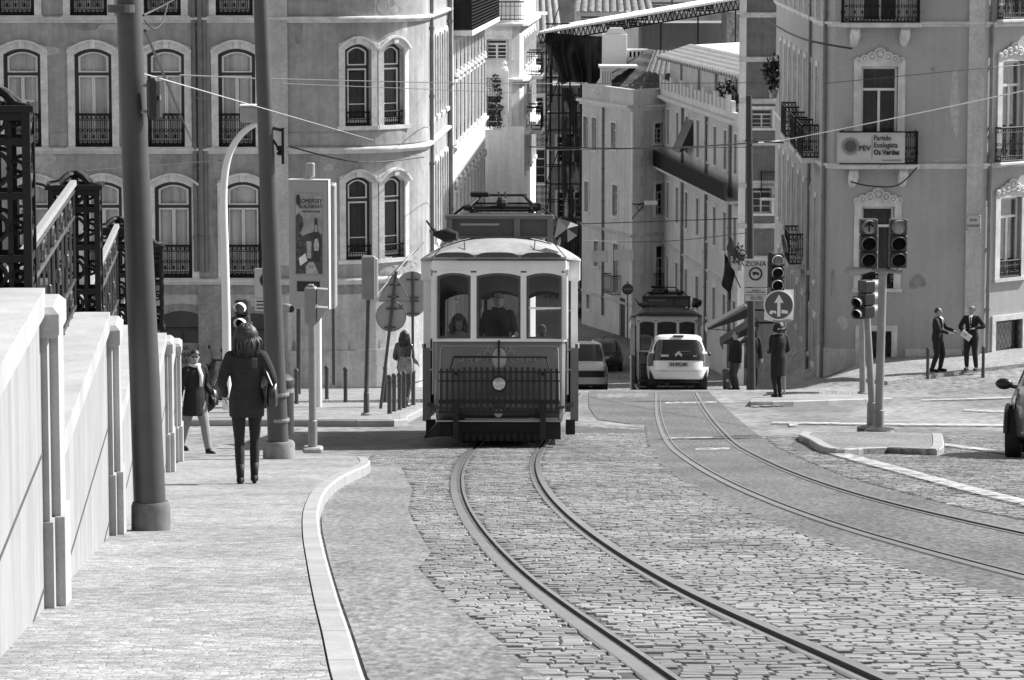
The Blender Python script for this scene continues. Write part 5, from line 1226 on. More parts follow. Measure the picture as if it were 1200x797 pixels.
for py in (334, 348, 362, 384): c = onp(py); k.b2(c.x - .11, c.x + .11, .03, .055, c.z - .014, c.z + .014); k.bev(c.x - .045, c.x + .045, -.045, .05, c.z - .022, c.z + .022, .006)
k.build('clamp', m_pole, o)
c = onp(366); k = MB()
for i in range(3): k.b2(c.x + .14, c.x + .23, .05, .058, c.z + .13 - .035 * i, c.z + .145 - .035 * i)
k.build('stencilled_mark', m_ink, o)
q = G(484, 470, .12); u = q.y / F; o = thing('sign_post', q, 'upright thin post with long round-ended sign backs next to the tram', 'sign'); hz = P(0, 318, q.y).z - q.z
k = MB(); k.tube([(0, 0, 0), (0, 0, hz)], .03, 8); k.build('pole', m_pole, o, smooth=True)
k = MB(); h1_ = P(0, 337, q.y).z - q.z; h0_ = P(0, 353, q.y).z - q.z; pl = [(-.01 + .34 * math.cos(a), h1_ + .34 * math.sin(a)) for a in [PI * i / 12 for i in range(13)]] + [(-.01 + .30 * math.cos(a), h0_ + .34 * math.sin(a)) for a in [PI + PI * i / 12 for i in range(13)]]
k.prism(pl, .04, .055); k.build('sign_back', m_sgrey, o); k = MB()
for py in (328, 349, 353, 368): z = P(0, py, q.y).z - q.z; k.b2(-.13, .13, .0, .038, z - .012, z + .012)
k.build('clamp', m_pole, o)
# small white zone sign left of the bin pole
q = G(312, 470, .12); u = q.y / F; o = thing('parking_sign', q, 'white parking zone sign half hidden behind the bin side pole', 'sign'); k = MB(); k.tube([(0, 0, 0), (0, 0, P(0, 313, q.y).z - q.z)], .03, 8); k.build('pole', m_pole, o)
def zz(py): return P(0, py, q.y).z - q.z
k = MB(); k.bev(-.22, .24, -.06, -.04, zz(348), zz(314), .01); pl_ = k.build('sign_plate', m_sgp, o); k = MB(); k.torus((.05, -.066, zz(328)), .13, .03, 20, 6); k.build('ring', m_ink, pl_); k = MB(); k.bev(-.22, .24, -.06, -.04, zz(364), zz(350), .01); pl_ = k.build('lower_plate', m_sgp, o)
k = MB(); [k.b2(-.18, .2, -.066, -.061, zz(353 + 4 * i) - .012, zz(353 + 4 * i) + .012) for i in range(3)]; k.build('printed_line', m_ink, pl_)
q = P(333.5, 361, 52); o = thing('loudhailer', q, 'small dark round lamp on an arm right of the bin side pole', 'lamp'); k = MB(); k.tube([(-.06, .1, .02), (.0, .05, .01), (.04, 0, 0), (.10, -.03, -.01)], [.03, .055, .07, .06], 12); k.build('shell', m_sgrey, o, smooth=True); k = MB(); k.lathe([(.055, -.06), (.05, -.05)], (.1, 0, -.01), 12, 'Y'); k.build('lens', m_black, o); k = MB(); k.tube([(-.25, .1, 0), (-.05, .1, .02)], .02, 6); k.build('arm', m_pole, o)
# plain posts
q = G(350, 462, .12); post('iron_post', q, P(350, 358, q.y), .05, .05, 'thin dark iron post against the pale wall left of the white billboard post', 'post', m_irn2)
# litter bin on the pole
q = G(330, 533, .12); u = 41.3 / F; c = P(330, 510, 41.2); o = thing('litter_bin', c, 'dark green cylindrical litter bin clipped behind the steel pole', 'bin')
k = MB(); k.lathe([(.11, 0), (.145, .01), (.15, .03), (.152, .62)], n=20); k.build('bin_body', M('bin_green', .035, .4), o, smooth=True); k = MB(); k.lathe([(.158, .62), (.165, .64), (.16, .69), (.10, .745), (0, .76)], n=20); k.build('lid', m_hl, o, smooth=True); k = MB(); k.lathe([(.156, .53), (.156, .58)], n=20); k.tube([(0, -.1, .3), (-.05, -.4, .3)], .02, 6); k.build('strap', m_lpole, o)
# curved white lamp post
q = G(265.5, 485, .12); Yl = q.y; o = thing('curved_lamp_post', q, 'white lamp post with a curved top arm left of the walking woman', 'street lamp')
pp = [P(a, c, Yl) - q for a, c in ((266, 480), (265.5, 395), (263.5, 300), (262, 240), (263.5, 205), (269, 180), (279, 162), (290, 151), (303, 143.5))]
k = MB(); k.tube(spline(pp, 5), [lerp(.085, .05, i / 40) for i in range(len(spline(pp, 5)))], 12); k.build('mast', m_white, o, smooth=True)
c = P(292, 132, Yl) - q; k = MB(); k.bev(c.x - .16, c.x + .25, -.15, .2, c.z - .18, c.z + .12, .03); k.build('lamp_housing', m_sgrey, o); k = MB(); k.bev(c.x - .17, c.x + .2, -.16, .21, c.z + .121, c.z + .15, .01); k.build('cover', m_white, o)
# bollards
def bollard(): 
    o = thing('bollard', (0, 0, 0), 'x', 'bollard', 'iron bollards'); k = MB(); k.lathe([(.05, -.1), (.05, 0), (.042, .06), (.042, .66), (.05, .67), (.05, .71), (.03, .74), (0, .745)], n=12); k.build('shaft', m_pole, o, smooth=True); k = MB(); k.lathe([(.044, .55), (.046, .56), (.046, .6), (.044, .61)], n=12); k.build('band', m_irn2, o); return o
bo = bollard(); first = True
for px, py, h, l in ((383, 468.5, .66, 'farther of the two lone bollards below the pale wall'), (405, 471, .66, 'nearer of the two lone bollards below the pale wall'), (347.5, 474, .7, 'bollard just right of the litter bin pole'),
        (456.5, 485.5, .72, 'first bollard of the island corner row, beside the leaning sign post'), (462, 483, .72, 'second bollard of the island corner row'), (468.3, 481, .72, 'third bollard, left of the standing woman\'s boots'), (473.6, 479, .72, 'fourth bollard, in front of the standing woman'), (484.3, 475.5, .72, 'last bollard of the island corner row, next to the tram'), (451.5, 469.5, .6, 'shadowed bollard behind the leaning sign post'),
        (1087, 439.5, .8, 'bollard in front of the left suited man'), (1152, 438, .68, 'bollard right of the suited man holding paper')):
    q = G(px, py, .11); o = bo if first else dup(bo, None); first = False; o.location = q; o['label'] = l
# billboard
Yb_ = 67.0; q = G(373, 477, .12); Yb_ = q.y; u = Yb_ / F; o = thing('billboard', q, 'tall white framed drinks advertising panel on a white post', 'billboard')
k = MB(); hz = P(0, 358, Yb_).z - q.z; k.tube([(.0, 0, 0), (.0, 0, hz + .1)], .075, 14); k.build('post', m_white, o, smooth=True)
ry = Matrix.Translation(((364.5 - 373) * u, 0, 0)) @ Matrix.Rotation(R(-9), 4, 'Z'); z0, z1 = hz - .06, P(0, 211, Yb_).z - q.z; hw = .40
k = MB(); k.X = ry; k.bev(-hw, hw, -.12, .04, z0, z1, .02); bx = k.build('cabinet', M('panel_grey', .36, .5, var=.06), o)
k = MB(); k.X = ry; zp0, zp1 = P(0, 321, Yb_).z - q.z, P(0, 226, Yb_).z - q.z; k.band([(-.26, zp0), (-.26, zp1), (.28, zp1), (.28, zp0), (-.26, zp0)], [(-.275, zp0 - .015), (-.275, zp1 + .015), (.295, zp1 + .015), (.295, zp0 - .015), (-.275, zp0 - .015)], -.128, -.118); k.build('poster_frame', m_sgrey, bx)
m_pA = M('poster_sky', .34, .5, var=.45, scale=3); m_pB = M('poster_foliage', .06, .5, var=.7, scale=9, fine=.5, fscale=20); m_pC = M('poster_print', .03, .5); m_pD = M('poster_light', .4, .5, var=.4, scale=14)
def pbox(x0, x1, a, c, mat, name, y=-.126): k = MB(); k.X = ry; k.b2(x0, x1, y - .003, y, P(0, c, Yb_).z - q.z, P(0, a, Yb_).z - q.z); return k.build(name, mat, bx)
pbox(-.255, .275, 226.5, 320.5, m_pA, 'poster', -.122)
def ppoly(pl, mat, name, y=-.127): k = MB(); k.X = ry; k.prism([(a, P(0, c, Yb_).z - q.z) for a, c in pl], y - .003, y); return k.build(name, mat, bx)
ppoly([(-.255, 320), (.275, 320), (.275, 274), (.12, 271), (.0, 273), (-.12, 276), (-.255, 268)], m_pB, 'poster_meadow'); ppoly([(-.25, 271), (-.25, 252), (-.19, 249), (-.12, 254), (-.1, 264), (-.16, 272)], m_pB, 'poster_tree', -.128)
ppoly([(.09, 305), (.09, 274), (.115, 268), (.125, 255), (.175, 255), (.185, 268), (.23, 274), (.235, 305)], m_pC, 'poster_bottle', -.132); ppoly([(.115, 293), (.105, 286), (.13, 279), (.19, 279), (.215, 286), (.205, 293)], m_pD, 'bottle_label', -.136); ppoly([(.12, 271), (.13, 263), (.175, 263), (.185, 271)], m_sgrey, 'bottle_neck', -.136)
ppoly([(-.03, 302), (-.04, 282), (.06, 282), (.05, 302)], m_pD, 'poster_glass', -.130); ppoly([(-.17, 311), (-.2, 302), (-.06, 296), (-.03, 305)], m_white, 'poster_tag', -.134); ppoly([(-.05, 320), (-.06, 312), (.0, 307), (.1, 306), (.16, 314), (.2, 320)], m_pD, 'poster_blossom', -.133); ppoly([(-.25, 232), (-.23, 227.5), (-.18, 227.5), (-.16, 232), (-.17, 238), (-.2, 241), (-.24, 238)], m_pC, 'poster_badge', -.130)
for tt, py, sz in (('SOMERSBY', 235.5, .135), ('BLACKBERRY', 241.5, .11), ('A NEW KIND OF CIDER', 247.5, .05)):
    tx = text(bx, tt, (0, 0, 0), sz, m_pC, sx=.72); m4 = ry @ Matrix.Translation((.045, -.129, P(0, py, Yb_).z - q.z)) @ Matrix.Rotation(PI / 2, 4, 'X'); tx.location = m4.translation; tx.rotation_euler = m4.to_euler()
pbox(-.24, .22, 329, 341, m_black, 'display_window'); k = MB(); k.X = ry; k.b2(-hw - .01, hw + .01, -.125, .045, z1, z1 + .02); k.b2(hw + .001, hw + .010, -.122, .042, z0, z1); k.build('sunlit_edge_trim', m_white, bx)  # white trim: sunlight caught by the cabinet's edge is put into its colour
k = MB(); k.X = ry; k.bev(-.07, .1, -.06, .06, z1 + .05, z1 + .34, .02); k.tube([(.01, 0, z1), (.01, 0, z1 + .06)], .03, 8); k.build('top_lamp', m_sgrey, o)
ob = thing('advertising_panel', P(390, 350, Yb_ + .5), 'grey side panel standing just behind the drinks billboard', 'billboard'); k = MB(); k.bev(-.05, .06, -.1, .6, -.2, 2.28, .02); k.build('cabinet', m_sgrey, ob); k = MB(); k.b2(-.03, .03, .1, .2, -1.75, -.19); k.build('post', m_pole, ob)
# street name plaque and banner
c = W4(W4.hit(1140, 261)[0], -.13, P(1140, 270, Y2).z); o = thing('street_name_plaque', c, 'white street name plaque screwed to the stone pilaster right of the signals', 'sign')
k = MB(); k.bev(-.2, .2, -.01, .02, 0, .43, .01); p_ = k.build('plaque', m_sgp, o); text(p_, 'RUA', (0, -.014, .30), .10, m_ink); text(p_, 'NAZARÉ', (0, -.014, .14), .09, m_ink)
k = MB(); [k.ell((x, -.012, z), (.014, .006, .014), 8, 4) for x in (-.17, .17) for z in (.04, .39)]; k.build('screw', m_ink, p_)
s, _ = W4.hit(1028, 190); z0 = P(1028, 192, Y2 - .7).z + .02; z1 = P(1028, 155.5, Y2 - .7).z; c0 = W4(s, .0, 0); xL, xR = P(981, 170, Y2 - .7).x, P(1060.5, 170, Y2 - .7).x; yb = Y2 - .70
o = thing('party_banner', ((xL + xR) / 2, yb, z0), 'white PEV party banner with a sunflower tied to the lower right balcony', 'banner'); hw = (xR - xL) / 2; h = z1 - z0
k = MB(); n = 16; vs = [(lerp(-hw, hw, i / n), .012 * math.sin(i * 1.3) + .006 * math.sin(j * 4 + i), lerp(0, h, j / 4)) for j in range(5) for i in range(n + 1)]; k.add(vs, [(j * (n + 1) + i, j * (n + 1) + i + 1, (j + 1) * (n + 1) + i + 1, (j + 1) * (n + 1) + i) for j in range(4) for i in range(n)])
bn = k.build('cloth', M('banner_white', .52, .6, var=.04), o, smooth='all'); bn.modifiers.new('t', 'SOLIDIFY').thickness = .008
k = MB(); cx = -hw + .37; cz = h * .56
for i in range(22): a = 2 * PI * i / 22; k.prism([(cx + .13 * math.cos(a - .14), cz + .13 * math.sin(a - .14)), (cx + .25 * math.cos(a - .05), cz + .25 * math.sin(a - .05)), (cx + .25 * math.cos(a + .07), cz + .25 * math.sin(a + .07)), (cx + .13 * math.cos(a + .14), cz + .13 * math.sin(a + .14))], -.034, -.03)
k.build('sunflower_petals', M('print_mid_grey', .19, .6), bn); k = MB(); k.lathe([(.155, -.04), (.155, -.03)], (cx, 0, cz), 20, 'Y'); k.build('sunflower_heart', M('print_dark_grey', .08, .6), bn)
text(bn, 'PEV', (-.175, -.034, h * .48), .20, m_ink, bold=.004); k = MB(); k.b2(.02, .03, -.034, -.03, .1, h - .1); k.build('divider', m_ink, bn)
for i, t_ in enumerate(('Partido', 'Ecologista', 'Os Verdes')): text(bn, t_, (.07, -.034, h * (.82 - .235 * i)), .205, m_ink, align='LEFT', sx=.8, bold=.003 if i != 2 else .007)
text(bn, 'www.osverdes.pt', (.30, -.034, h * .10), .075, m_ink, align='LEFT')

# cables
def wire(pp, r, label, mat=m_black, sag=0.0):
    pts = [P(a, c, Y) for a, c, Y in pp]; out = []
    if len(pts) == 2:
        A, B_ = pts; out = [A.lerp(B_, t / 16) - Vector((0, 0, sag * 4 * (t / 16) * (1 - t / 16))) for t in range(17)]
    else: out = spline(pts, 6)
    k = MB(); k.tube(out, r, 5); o = k.build('overhead_wire', mat, world=True); return tag(o, label, 'cable', 'overhead tram wires')
m_wl = M('bright_wire', .7, .35, metal=.3); m_wd = M('dark_wire', .03, .6); m_wm = M('dull_wire', .10, .5)
wire([(160, 84, 22.9), (438, 164.5, 80)], .0042, 'bright span wire running from the near pole down to the rounded corner', m_wl)
wire([(1290, 87, 60), (1060, 136, 75), (925, 163, 90), (888, 167, 86)], .013, 'bright sloping wire in front of the party banner', m_wl)
wire([(888, 167, 86), (760, 174, 110), (610, 172, 118)], .02, 'thin pale wire continuing left from the sign pole across the far street', m_wd)
wire([(170, 36, 22.9), (229, 176, 83)], .011, 'thin dark wire slanting down from the near pole to the downpipes', m_wd)
wire([(168, 18, 22.9), (196, 4, 40), (240, -20, 60)], .009, 'short dark wire rising right from the near pole', m_wd)
wire([(169, 24, 22.9), (180, 34, 23), (190, 26, 23.2), (196, 5, 23.4)], .005, 'looped dark cable hanging beside the near pole', m_wd)
wire([(340, 172, 82.6), (420, 190, 82.2), (497, 184, 84)], .018, 'sagging dark cable along the rounded corner wall', m_wd)
wire([(300, 92, 60), (600, 98, 90), (900, 97, 94.4)], .010, 'hair thin wire crossing the picture above the tram', m_wm)
wire([(210, 88, 40), (300, 92, 60)], .010, 'hair thin wire left of the bin side pole', m_wm)
wire([(330, 98, 60), (640, 110, 88)], .008, 'faint wire above the arched twin windows', m_wm)
wire([(682, 260, 165), (690, 262, 160), (868, 256, 146)], .022, 'dark wire crossing in front of the pale corner house cornice', m_wd)
wire([(682, 282, 140), (777, 283, 140), (900, 270, 120)], .016, 'dark wire below the pale corner house cornice', m_wd)
wire([(640, 176, 120), (905, 172, 110)], .014, 'faint wire over the dark row house balcony', m_wm)
wire([(900, 25, 120), (940, 45, 95), (998, 57, 94.6)], .03, 'thick dark cable reaching the upper right balcony', m_wd)
wire([(965, 98, 94.6), (1131, 82, 94.3), (1200, 76, 95)], .01, 'faint wire across the grey wall above the party banner', m_wm)
wire([(997, 213, 94.2), (1020, 218, 94.0), (1052, 217, 94.2), (1075, 196, 94.4)], .022, 'dark cable drooping under the lower right balcony', m_wd)
wire([(100, 200, 60), (260, 188, 82.5)], .008, 'faint dark wire in front of the left facade cornice', m_wd)
wire([(438, 350, 82), (480, 300, 83.5), (497, 284, 84.5)], .02, 'pale cable climbing the rounded corner beside the tram roof', m_wm)
# ================================================================== TRAMS
m_tw = M('tram_cream_paint', .92, .35, var=.06, scale=2, streak=.06)
m_tg = M('tram_body_paint', .16, .28, var=.12, scale=2, spec=.6)
m_tgd = M('tram_lower_paint', .06, .35, var=.2, scale=3)
m_troof = M('tram_roof_paint', .36, .55, var=.22, scale=1.6, fine=.1, fscale=12, streak=.1)
m_tund = M('tram_underframe', .010, .7, var=.3)
m_tint = M('tram_interior_wood', .09, .6, var=.3, scale=4)
m_tintl = M('tram_ceiling', .30, .7)
m_pin = M('pale_pinstripe', .42, .5); m_chr = M('polished_metal', .6, .15, metal=1)
m_tgl = Glass('tram_glass', .74)
def make_tram(name, label, dark=False):
    o = thing(name, (0, 0, 0), label, 'tram'); Lt = 8.4; hb = 1.17
    # platform ends (front one detailed) -------------------------------------------------
    k = MB()
    def plan(z, hw, y0=0.0, y1=1.32, c=.14): return [(-hw, y1, z), (-hw, y0 + c * 1.3, z), (-hw + c * .35, y0 + c * .45, z), (-hw + c, y0 + .02, z), (-.3, y0 - .02, z), (.3, y0 - .02, z), (hw - c, y0 + .02, z), (hw - c * .35, y0 + c * .45, z), (hw, y0 + c * 1.3, z), (hw, y1, z)]
    def skin(levels, mat, nm, y0=0.0, par=o):
        k = MB(); n = len(plan(0, 1)); rs = [plan(z, hw, yy) for z, hw, yy in levels]
        k.rings(rs, cap=False, closed=False); k.rings([[(x * .95, y + .045, z) for x, y, z in r] for r in rs], cap=False, closed=False)
        ob = k.build(nm, mat, par, smooth=True); return ob
    k = MB(); rs = [plan(z, hw, yy) for z, hw, yy in ((.56, .945, .03), (.60, .96, .0), (1.0, .965, 0), (1.50, .97, 0), (1.54, .96, .01))]; k.rings(rs, cap=True, closed=True); fp = k.build('front_panel', m_tg, o, smooth=True)
    k = MB(); rs = [plan(z, hw, yy) for z, hw, yy in ((.36, .90, .06), (.40, .93, .03), (.555, .935, .03))]; k.rings(rs, cap=True, closed=True); k.build('lower_skirt', m_tgd, o, smooth=True)
    k = MB(); rs = [plan(z, hw, yy) for z, hw, yy in ((1.541, .985, -.03), (1.56, .99, -.035), (1.585, .98, -.02))]; k.rings(rs, cap=True, closed=True); k.build('window_sill', m_tw, o, smooth=True)
    # pinstripe, crest
    k = MB(); pr = [(-.86, .64), (-.88, .68), (-.86, 1.43), (-.83, 1.475), (.83, 1.475), (.86, 1.43), (.88, .68), (.86, .64), (-.86, .64)]
    for a, c in zip(pr, pr[1:]):
        for q in range(6):
            u, v = q / 6, (q + 1) / 6; p0 = (lerp(a[0], c[0], u), lerp(a[1], c[1], u)); p1_ = (lerp(a[0], c[0], v), lerp(a[1], c[1], v))
            yf = lambda x: -.026 + max(0, abs(x) - .80) * .55
            k.tube([(p0[0], yf(p0[0]), p0[1]), (p1_[0], yf(p1_[0]), p1_[1])], .0065, 4)
    k.build('pinstripe', m_pin, fp)
    k = MB(); k.ell((0, -.02, 1.30), (.105, .015, .15), 16, 10); k.build('crest', M('crest_white', .5, .5, var=.2, scale=20), fp)
    k = MB()
    for s_ in (-1, 1):
        for cx, cz, r, a0, a1 in ((.17, 1.36, .05, -2, 3), (.22, 1.28, .045, 0, 5), (.30, 1.31, .04, 1, 6), (.37, 1.27, .04, -1, 4), (.46, 1.30, .03, 0, 5), (.55, 1.28, .03, 2, 6), (.13, 1.44, .04, -1, 4), (.1, 1.17, .04, 2, 6)):
            pts = [(s_ * (cx + r * math.cos(a0 + (a1 - a0) * i / 10)), -.028, cz + r * math.sin(a0 + (a1 - a0) * i / 10)) for i in range(11)]; k.tube(pts, .006, 4)
        k.tube([(s_ * .1, -.028, 1.31), (s_ * .35, -.028, 1.33), (s_ * .68, -.028, 1.30)], .006, 4)
    k.build('scroll_ornament', m_pin, fp)
    # window band with three arched lights
    wins = ((-.91, -.42), (-.335, .31), (.395, .91))
    z0, z1 = 1.585, 2.55; k = MB()
    def yw(x): return -.02 + max(0, abs(x) - .80) * .4
    for a, c in ((-.98, -.91), (-.42, -.335), (.31, .395), (.91, .98)): k.b2(a, c, yw((a + c) / 2) - .01, yw((a + c) / 2) + .06, z0, z1)
    for a, c in wins:
        n = 8; A = [(lerp(a, c, i / n), z1 - .05 + .045 * (1 - (2 * i / n - 1) ** 2)) for i in range(n + 1)]; k.band(A, [(x, 2.60) for x, _ in A], yw((a + c) / 2) - .01, yw((a + c) / 2) + .06)
    k.bev(-.985, .985, -.045, .1, 2.575, 2.735, .015); k.build('window_band', m_tw, o)
    k = MB()
    for s_ in (-1, 1):
        k = MB()
        for y0_, y1_ in ((.10, .16), (.66, .72), (1.26, 1.31)): k.b2(s_ * .98 - .03, s_ * .98 + .03, y0_, y1_, 1.585, 2.6)
        k.b2(s_ * .99 - .03, s_ * .99 + .03, .1, 1.31, 2.5, 2.72)
        k.build('side_window_posts', m_tw, o); k = MB()
    for a, c in wins:
        y_ = yw((a + c) / 2) + .012; k = MB(); n = 8
        A = [(a + .0, z0)] + [(lerp(a, c, i / n), z1 - .05 + .045 * (1 - (2 * i / n - 1) ** 2)) for i in range(n + 1)] + [(c, z0)]; cx = (a + c) / 2; t = .035
        B_ = [(lerp(cx, x, 1 - t / ((c - a) / 2)), z + (.03 if z < 2 else -t)) for x, z in A]; k.band(A + [A[0]], B_ + [B_[0]], y_, y_ + .03); fr = k.build('window_frame', m_tint, o)
        k = MB(); k.prism(A, y_ + .01, y_ + .014); k.build('pane', m_tgl, fr)
    k = MB(); k.b2(.43, .90, yw(.6) - .012, yw(.6) + .03, 2.02, 2.045); k.build('sash_bar', m_tw, o)
    k = MB(); k.b2(-.96, .96, .05, 1.3, .56, .60); k.b2(-1.1, 1.1, 1.3, Lt - .2, .56, .62); k.build('floor', m_tint, o)
    # main body ---------------------------------------------------------------------------
    k = MB()
    for s_ in (-1, 1):
        k.b2(s_ * 1.05, s_ * hb, 1.32, 1.40, .34, 1.44); k.b2(s_ * 1.13, s_ * hb, 1.40, Lt - 1.4, .34, 1.44)
        k.b2(s_ * 1.0, s_ * hb, Lt - 1.40, Lt - 1.32, .34, 1.44)
    k.build('body_side', m_tg, o)
    k = MB()
    for s_ in (-1, 1):
        for y_ in (1.32, Lt - 1.40): k.b2(s_ * 1.055, s_ * (hb - .01), y_, y_ + .08, 1.441, 2.46)
        k.b2(s_ * 1.0, s_ * (hb + .01), 1.31, Lt - 1.31, 2.461, 2.745); k.b2(s_ * 1.12, s_ * (hb + .015), 1.32, Lt - 1.32, 1.441, 1.50)
        for i in range(1, 7): y_ = 1.4 + i * (Lt - 2.8) / 7; k.b2(s_ * 1.12, s_ * (hb - .01), y_ - .05, y_ + .05, 1.501, 2.46)
    for s_ in (-1, 1): k.bev(s_ * 1.02 if s_ > 0 else -hb - .025, hb + .025 if s_ > 0 else -1.02, 1.24, 1.318, 2.45, 2.75, .01)
    k.build('upper_body', m_tw, o)
    k = MB()
    for s_ in (-1, 1): k.b2(s_ * 1.135, s_ * 1.139, 1.4, Lt - 1.4, 1.5, 2.46)
    k.build('side_pane', m_tgl, o)
    # bulkheads with arched doorway, at both ends
    for y_ in (1.36, Lt - 1.4):
        k = MB()
        for a, c in ((-1.13, -1.0), (-.36, -.30), (.30, .36), (1.0, 1.13)): k.b2(a, c, y_, y_ + .05, .6, 2.5)
        k.b2(-1.12, -.36, y_, y_ + .05, .6, 1.45); k.b2(.36, 1.12, y_, y_ + .05, .6, 1.45); k.b2(-.30, .30, y_, y_ + .05, .6, 1.3)
        for cx, hw in ((-.68, .32), (0, .30), (.68, .32)):
            n = 8; A = [(cx + hw * (2 * i / n - 1), 2.2 + .10 * (1 - (2 * i / n - 1) ** 2)) for i in range(n + 1)]; k.band(A, [(x, 2.7) for x, _ in A], y_, y_ + .05)
        k.build('bulkhead', m_tint, o)
    k = MB(); k.b2(-1.1, 1.1, 1.4, Lt - 1.4, 2.62, 2.66); k.build('ceiling', m_tintl, o)
    for i in range(5):
        for s_ in (-1, 1):
            y_ = 1.9 + i * 1.05; k = MB(); k.bev(s_ * .62 - .42, s_ * .62 + .42, y_, y_ + .42, .95, 1.05, .02); k.bev(s_ * .62 - .42, s_ * .62 + .42, y_ + .40, y_ + .46, 1.0, 1.58, .02); k.b2(s_ * .62 - .38, s_ * .62 + .38, y_ + .1, y_ + .3, .62, .95); k.build('seat', m_tint, o)
    # rear platform, simpler
    k = MB(); k.bev(-.95, .95, Lt - 1.3, Lt - .03, .4, 1.54, .06); k.build('rear_panel', m_tg, o)
    k = MB()
    for x in (-.95, -.37, .37, .95): k.b2(x - .04, x + .04, Lt - .09, Lt - .03, 1.54, 2.58)
    k.b2(-.97, .97, Lt - .1, Lt, 2.56, 2.74); k.build('rear_window_band', m_tw, o)
    # roof ------------------------------------------------------------------------------
    st = [(-.13, .93, 2.745, .035), (-.10, .97, 2.745, .07), (.05, 1.01, 2.745, .13), (.35, 1.07, 2.745, .22), (.8, 1.14, 2.745, .30), (1.3, 1.205, 2.745, .345), (1.9, 1.21, 2.745, .36)]
    st = st + [(Lt - y, a, z, r) for y, a, z, r in st[::-1]]; k = MB(); N_ = 18; rs = []
    for y_, hw, z, r in st:
        ring = []
        for i in range(N_ + 1):
            u = -1 + 2 * i / N_; x = hw * math.sin(u * PI / 2); ring.append((x, y_, z + .03 + r * max(0, 1 - (abs(x) / hw) ** 2.6)))
        ring += [(hw, y_, z), (-hw, y_, z)]; rs.append(ring)
    k.rings(rs); rf = k.build('roof', m_troof, o, smooth=True)
    k = MB()
    for a, c in ((-.93, -.38), (-.34, .28), (.32, .90)):
        n = 8; A = [(lerp(a, c, i / n), 2.80 + .045 * (1 - ((2 * i / n - 1)) ** 4)) for i in range(n + 1)]; k.band(A, [(x, 2.775) for x, _ in A], -.150, -.02)
    k.build('roof_vent_strip', m_tgd, rf)
    k = MB()
    for s_ in (-1, 1): k.tube([(s_ * .5, -.14, 2.77), (s_ * .52, .3, 3.02)], .01, 4); k.tube([(s_ * .98, -.1, 2.76), (s_ * .8, .05, 2.98)], .008, 4)
    k.tube([(-.62, -.16, 2.735), (.98, -.16, 2.735)], .012, 5); k.build('gutter_rail', m_tgd, rf)
    # route board
    bd = MB(); y_ = .95; bd.bev(-.82, .80, y_ - .04, y_ + .30, 3.36, 3.43, .015)
    for x in (-.76, .25, .745): bd.b2(x - .045, x + .045, y_ - .02, y_ + .22, 3.02 if x != .25 else 3.05, 3.36)
    bd.b2(-.76, .74, y_ + .0, y_ + .2, 3.08, 3.11); board = bd.build('route_board', m_bfr, o); k = MB(); k.b2(-.72, .70, y_ + .05, y_ + .1, 3.11, 3.36); k.build('board_face', m_tgd, board); k = MB(); k.b2(-.6, -.02, y_ + .035, y_ + .048, 3.27, 3.3); k.build('lamp_strip', m_sgrey, board)
    k = MB(); k.bev(-.62, .66, 2.2, 6.2, 3.08, 3.50, .03); k.build('resistor_box', m_tgd, o)
    # pantograph
    k = MB(); y_ = 2.6
    for yy in (y_, y_ + 1.3):
        k.tube([(-.55, yy, 3.6), (.55, yy, 3.6)], .03, 6)
        for s_ in (-1, 1): k.tube([(s_ * .5, yy, 3.62), (s_ * .34, (y_ * 2 + 1.3) / 2, 3.80)], .022, 6); k.lathe([(.03, 3.5), (.05, 3.52), (.03, 3.55), (.05, 3.57), (.03, 3.6)], (s_ * .45, yy, 0), 8)
    k.tube([(-.38, y_ + .65, 3.81), (.38, y_ + .65, 3.81)], .022, 6)
    for d in (-.1, .1): k.tube([(-.80, y_ + .65 + d, 3.42), (-.74, y_ + .65 + d, 3.52), (-.6, y_ + .65 + d, 3.63), (-.4, y_ + .65 + d, 3.68), (.4, y_ + .65 + d, 3.68), (.6, y_ + .65 + d, 3.63), (.74, y_ + .65 + d, 3.52), (.82, y_ + .65 + d, 3.42)], .016, 6)
    k.ell((0, y_, 3.66), (.09, .1, .10), 8, 6); k.bev(-.5, -.2, y_ + .5, y_ + .7, 3.78, 3.86, .02); k.bev(.42, .62, y_ + .2, y_ + .5, 3.56, 3.68, .02); k.bev(-.6, -.48, y_ + .2, y_ + .5, 3.56, 3.64, .02)
    for x in (-.06, .06): k.tube([(x, y_, 3.62), (x * .8, y_, 3.84)], .012, 4)
    k.build('pantograph', m_tund, o)
    # headlight, fence, bumper
    k = MB(); k.lathe([(.02, -.33), (.095, -.325), (.115, -.30), (.12, -.24), (.08, -.14), (.05, -.02)], (0, 0, .93), 20, 'Y'); hl = k.build('headlight', m_irn2, o, smooth=True); k = MB(); k.lathe([(0, -.345), (.06, -.338), (.09, -.326)], (0, 0, .93), 20, 'Y'); k.build('lens', m_tlens, hl, smooth=True)
    k = MB(); yf = -.27
    for i in range(21): x = -.84 + i * .084; k.b2(x - .019, x + .019, yf - .01, yf + .006, .53, 1.17 if (3 < i < 17) else 1.15)
    fe = k.build('fence_slat', m_fsl, o)
    k = MB()
    for z in (1.10, .97): k.b2(-.88, .88, yf - .03, yf - .012, z - .012, z + .012)
    k.b2(-.88, .88, yf - .05, yf - .012, .64, .70); k.b2(-.88, .88, yf - .03, yf - .012, .50, .53); k.tube([(-.66, yf - .05, 1.32), (.70, yf - .05, 1.32)], .018, 6)
    for x in (-.66, .68): k.tube([(x, yf - .05, 1.32), (x + (.06 if x > 0 else -.06), yf - .02, 1.1)], .012, 5)
    for x in (-.63, .64): k.b2(x - .04, x + .04, yf - .06, yf + .1, .12, .66); k.b2(x - .03, x + .03, yf, .1, .45, .5); k.b2(x - .02, x + .02, yf, .0, 1.05, 1.09)
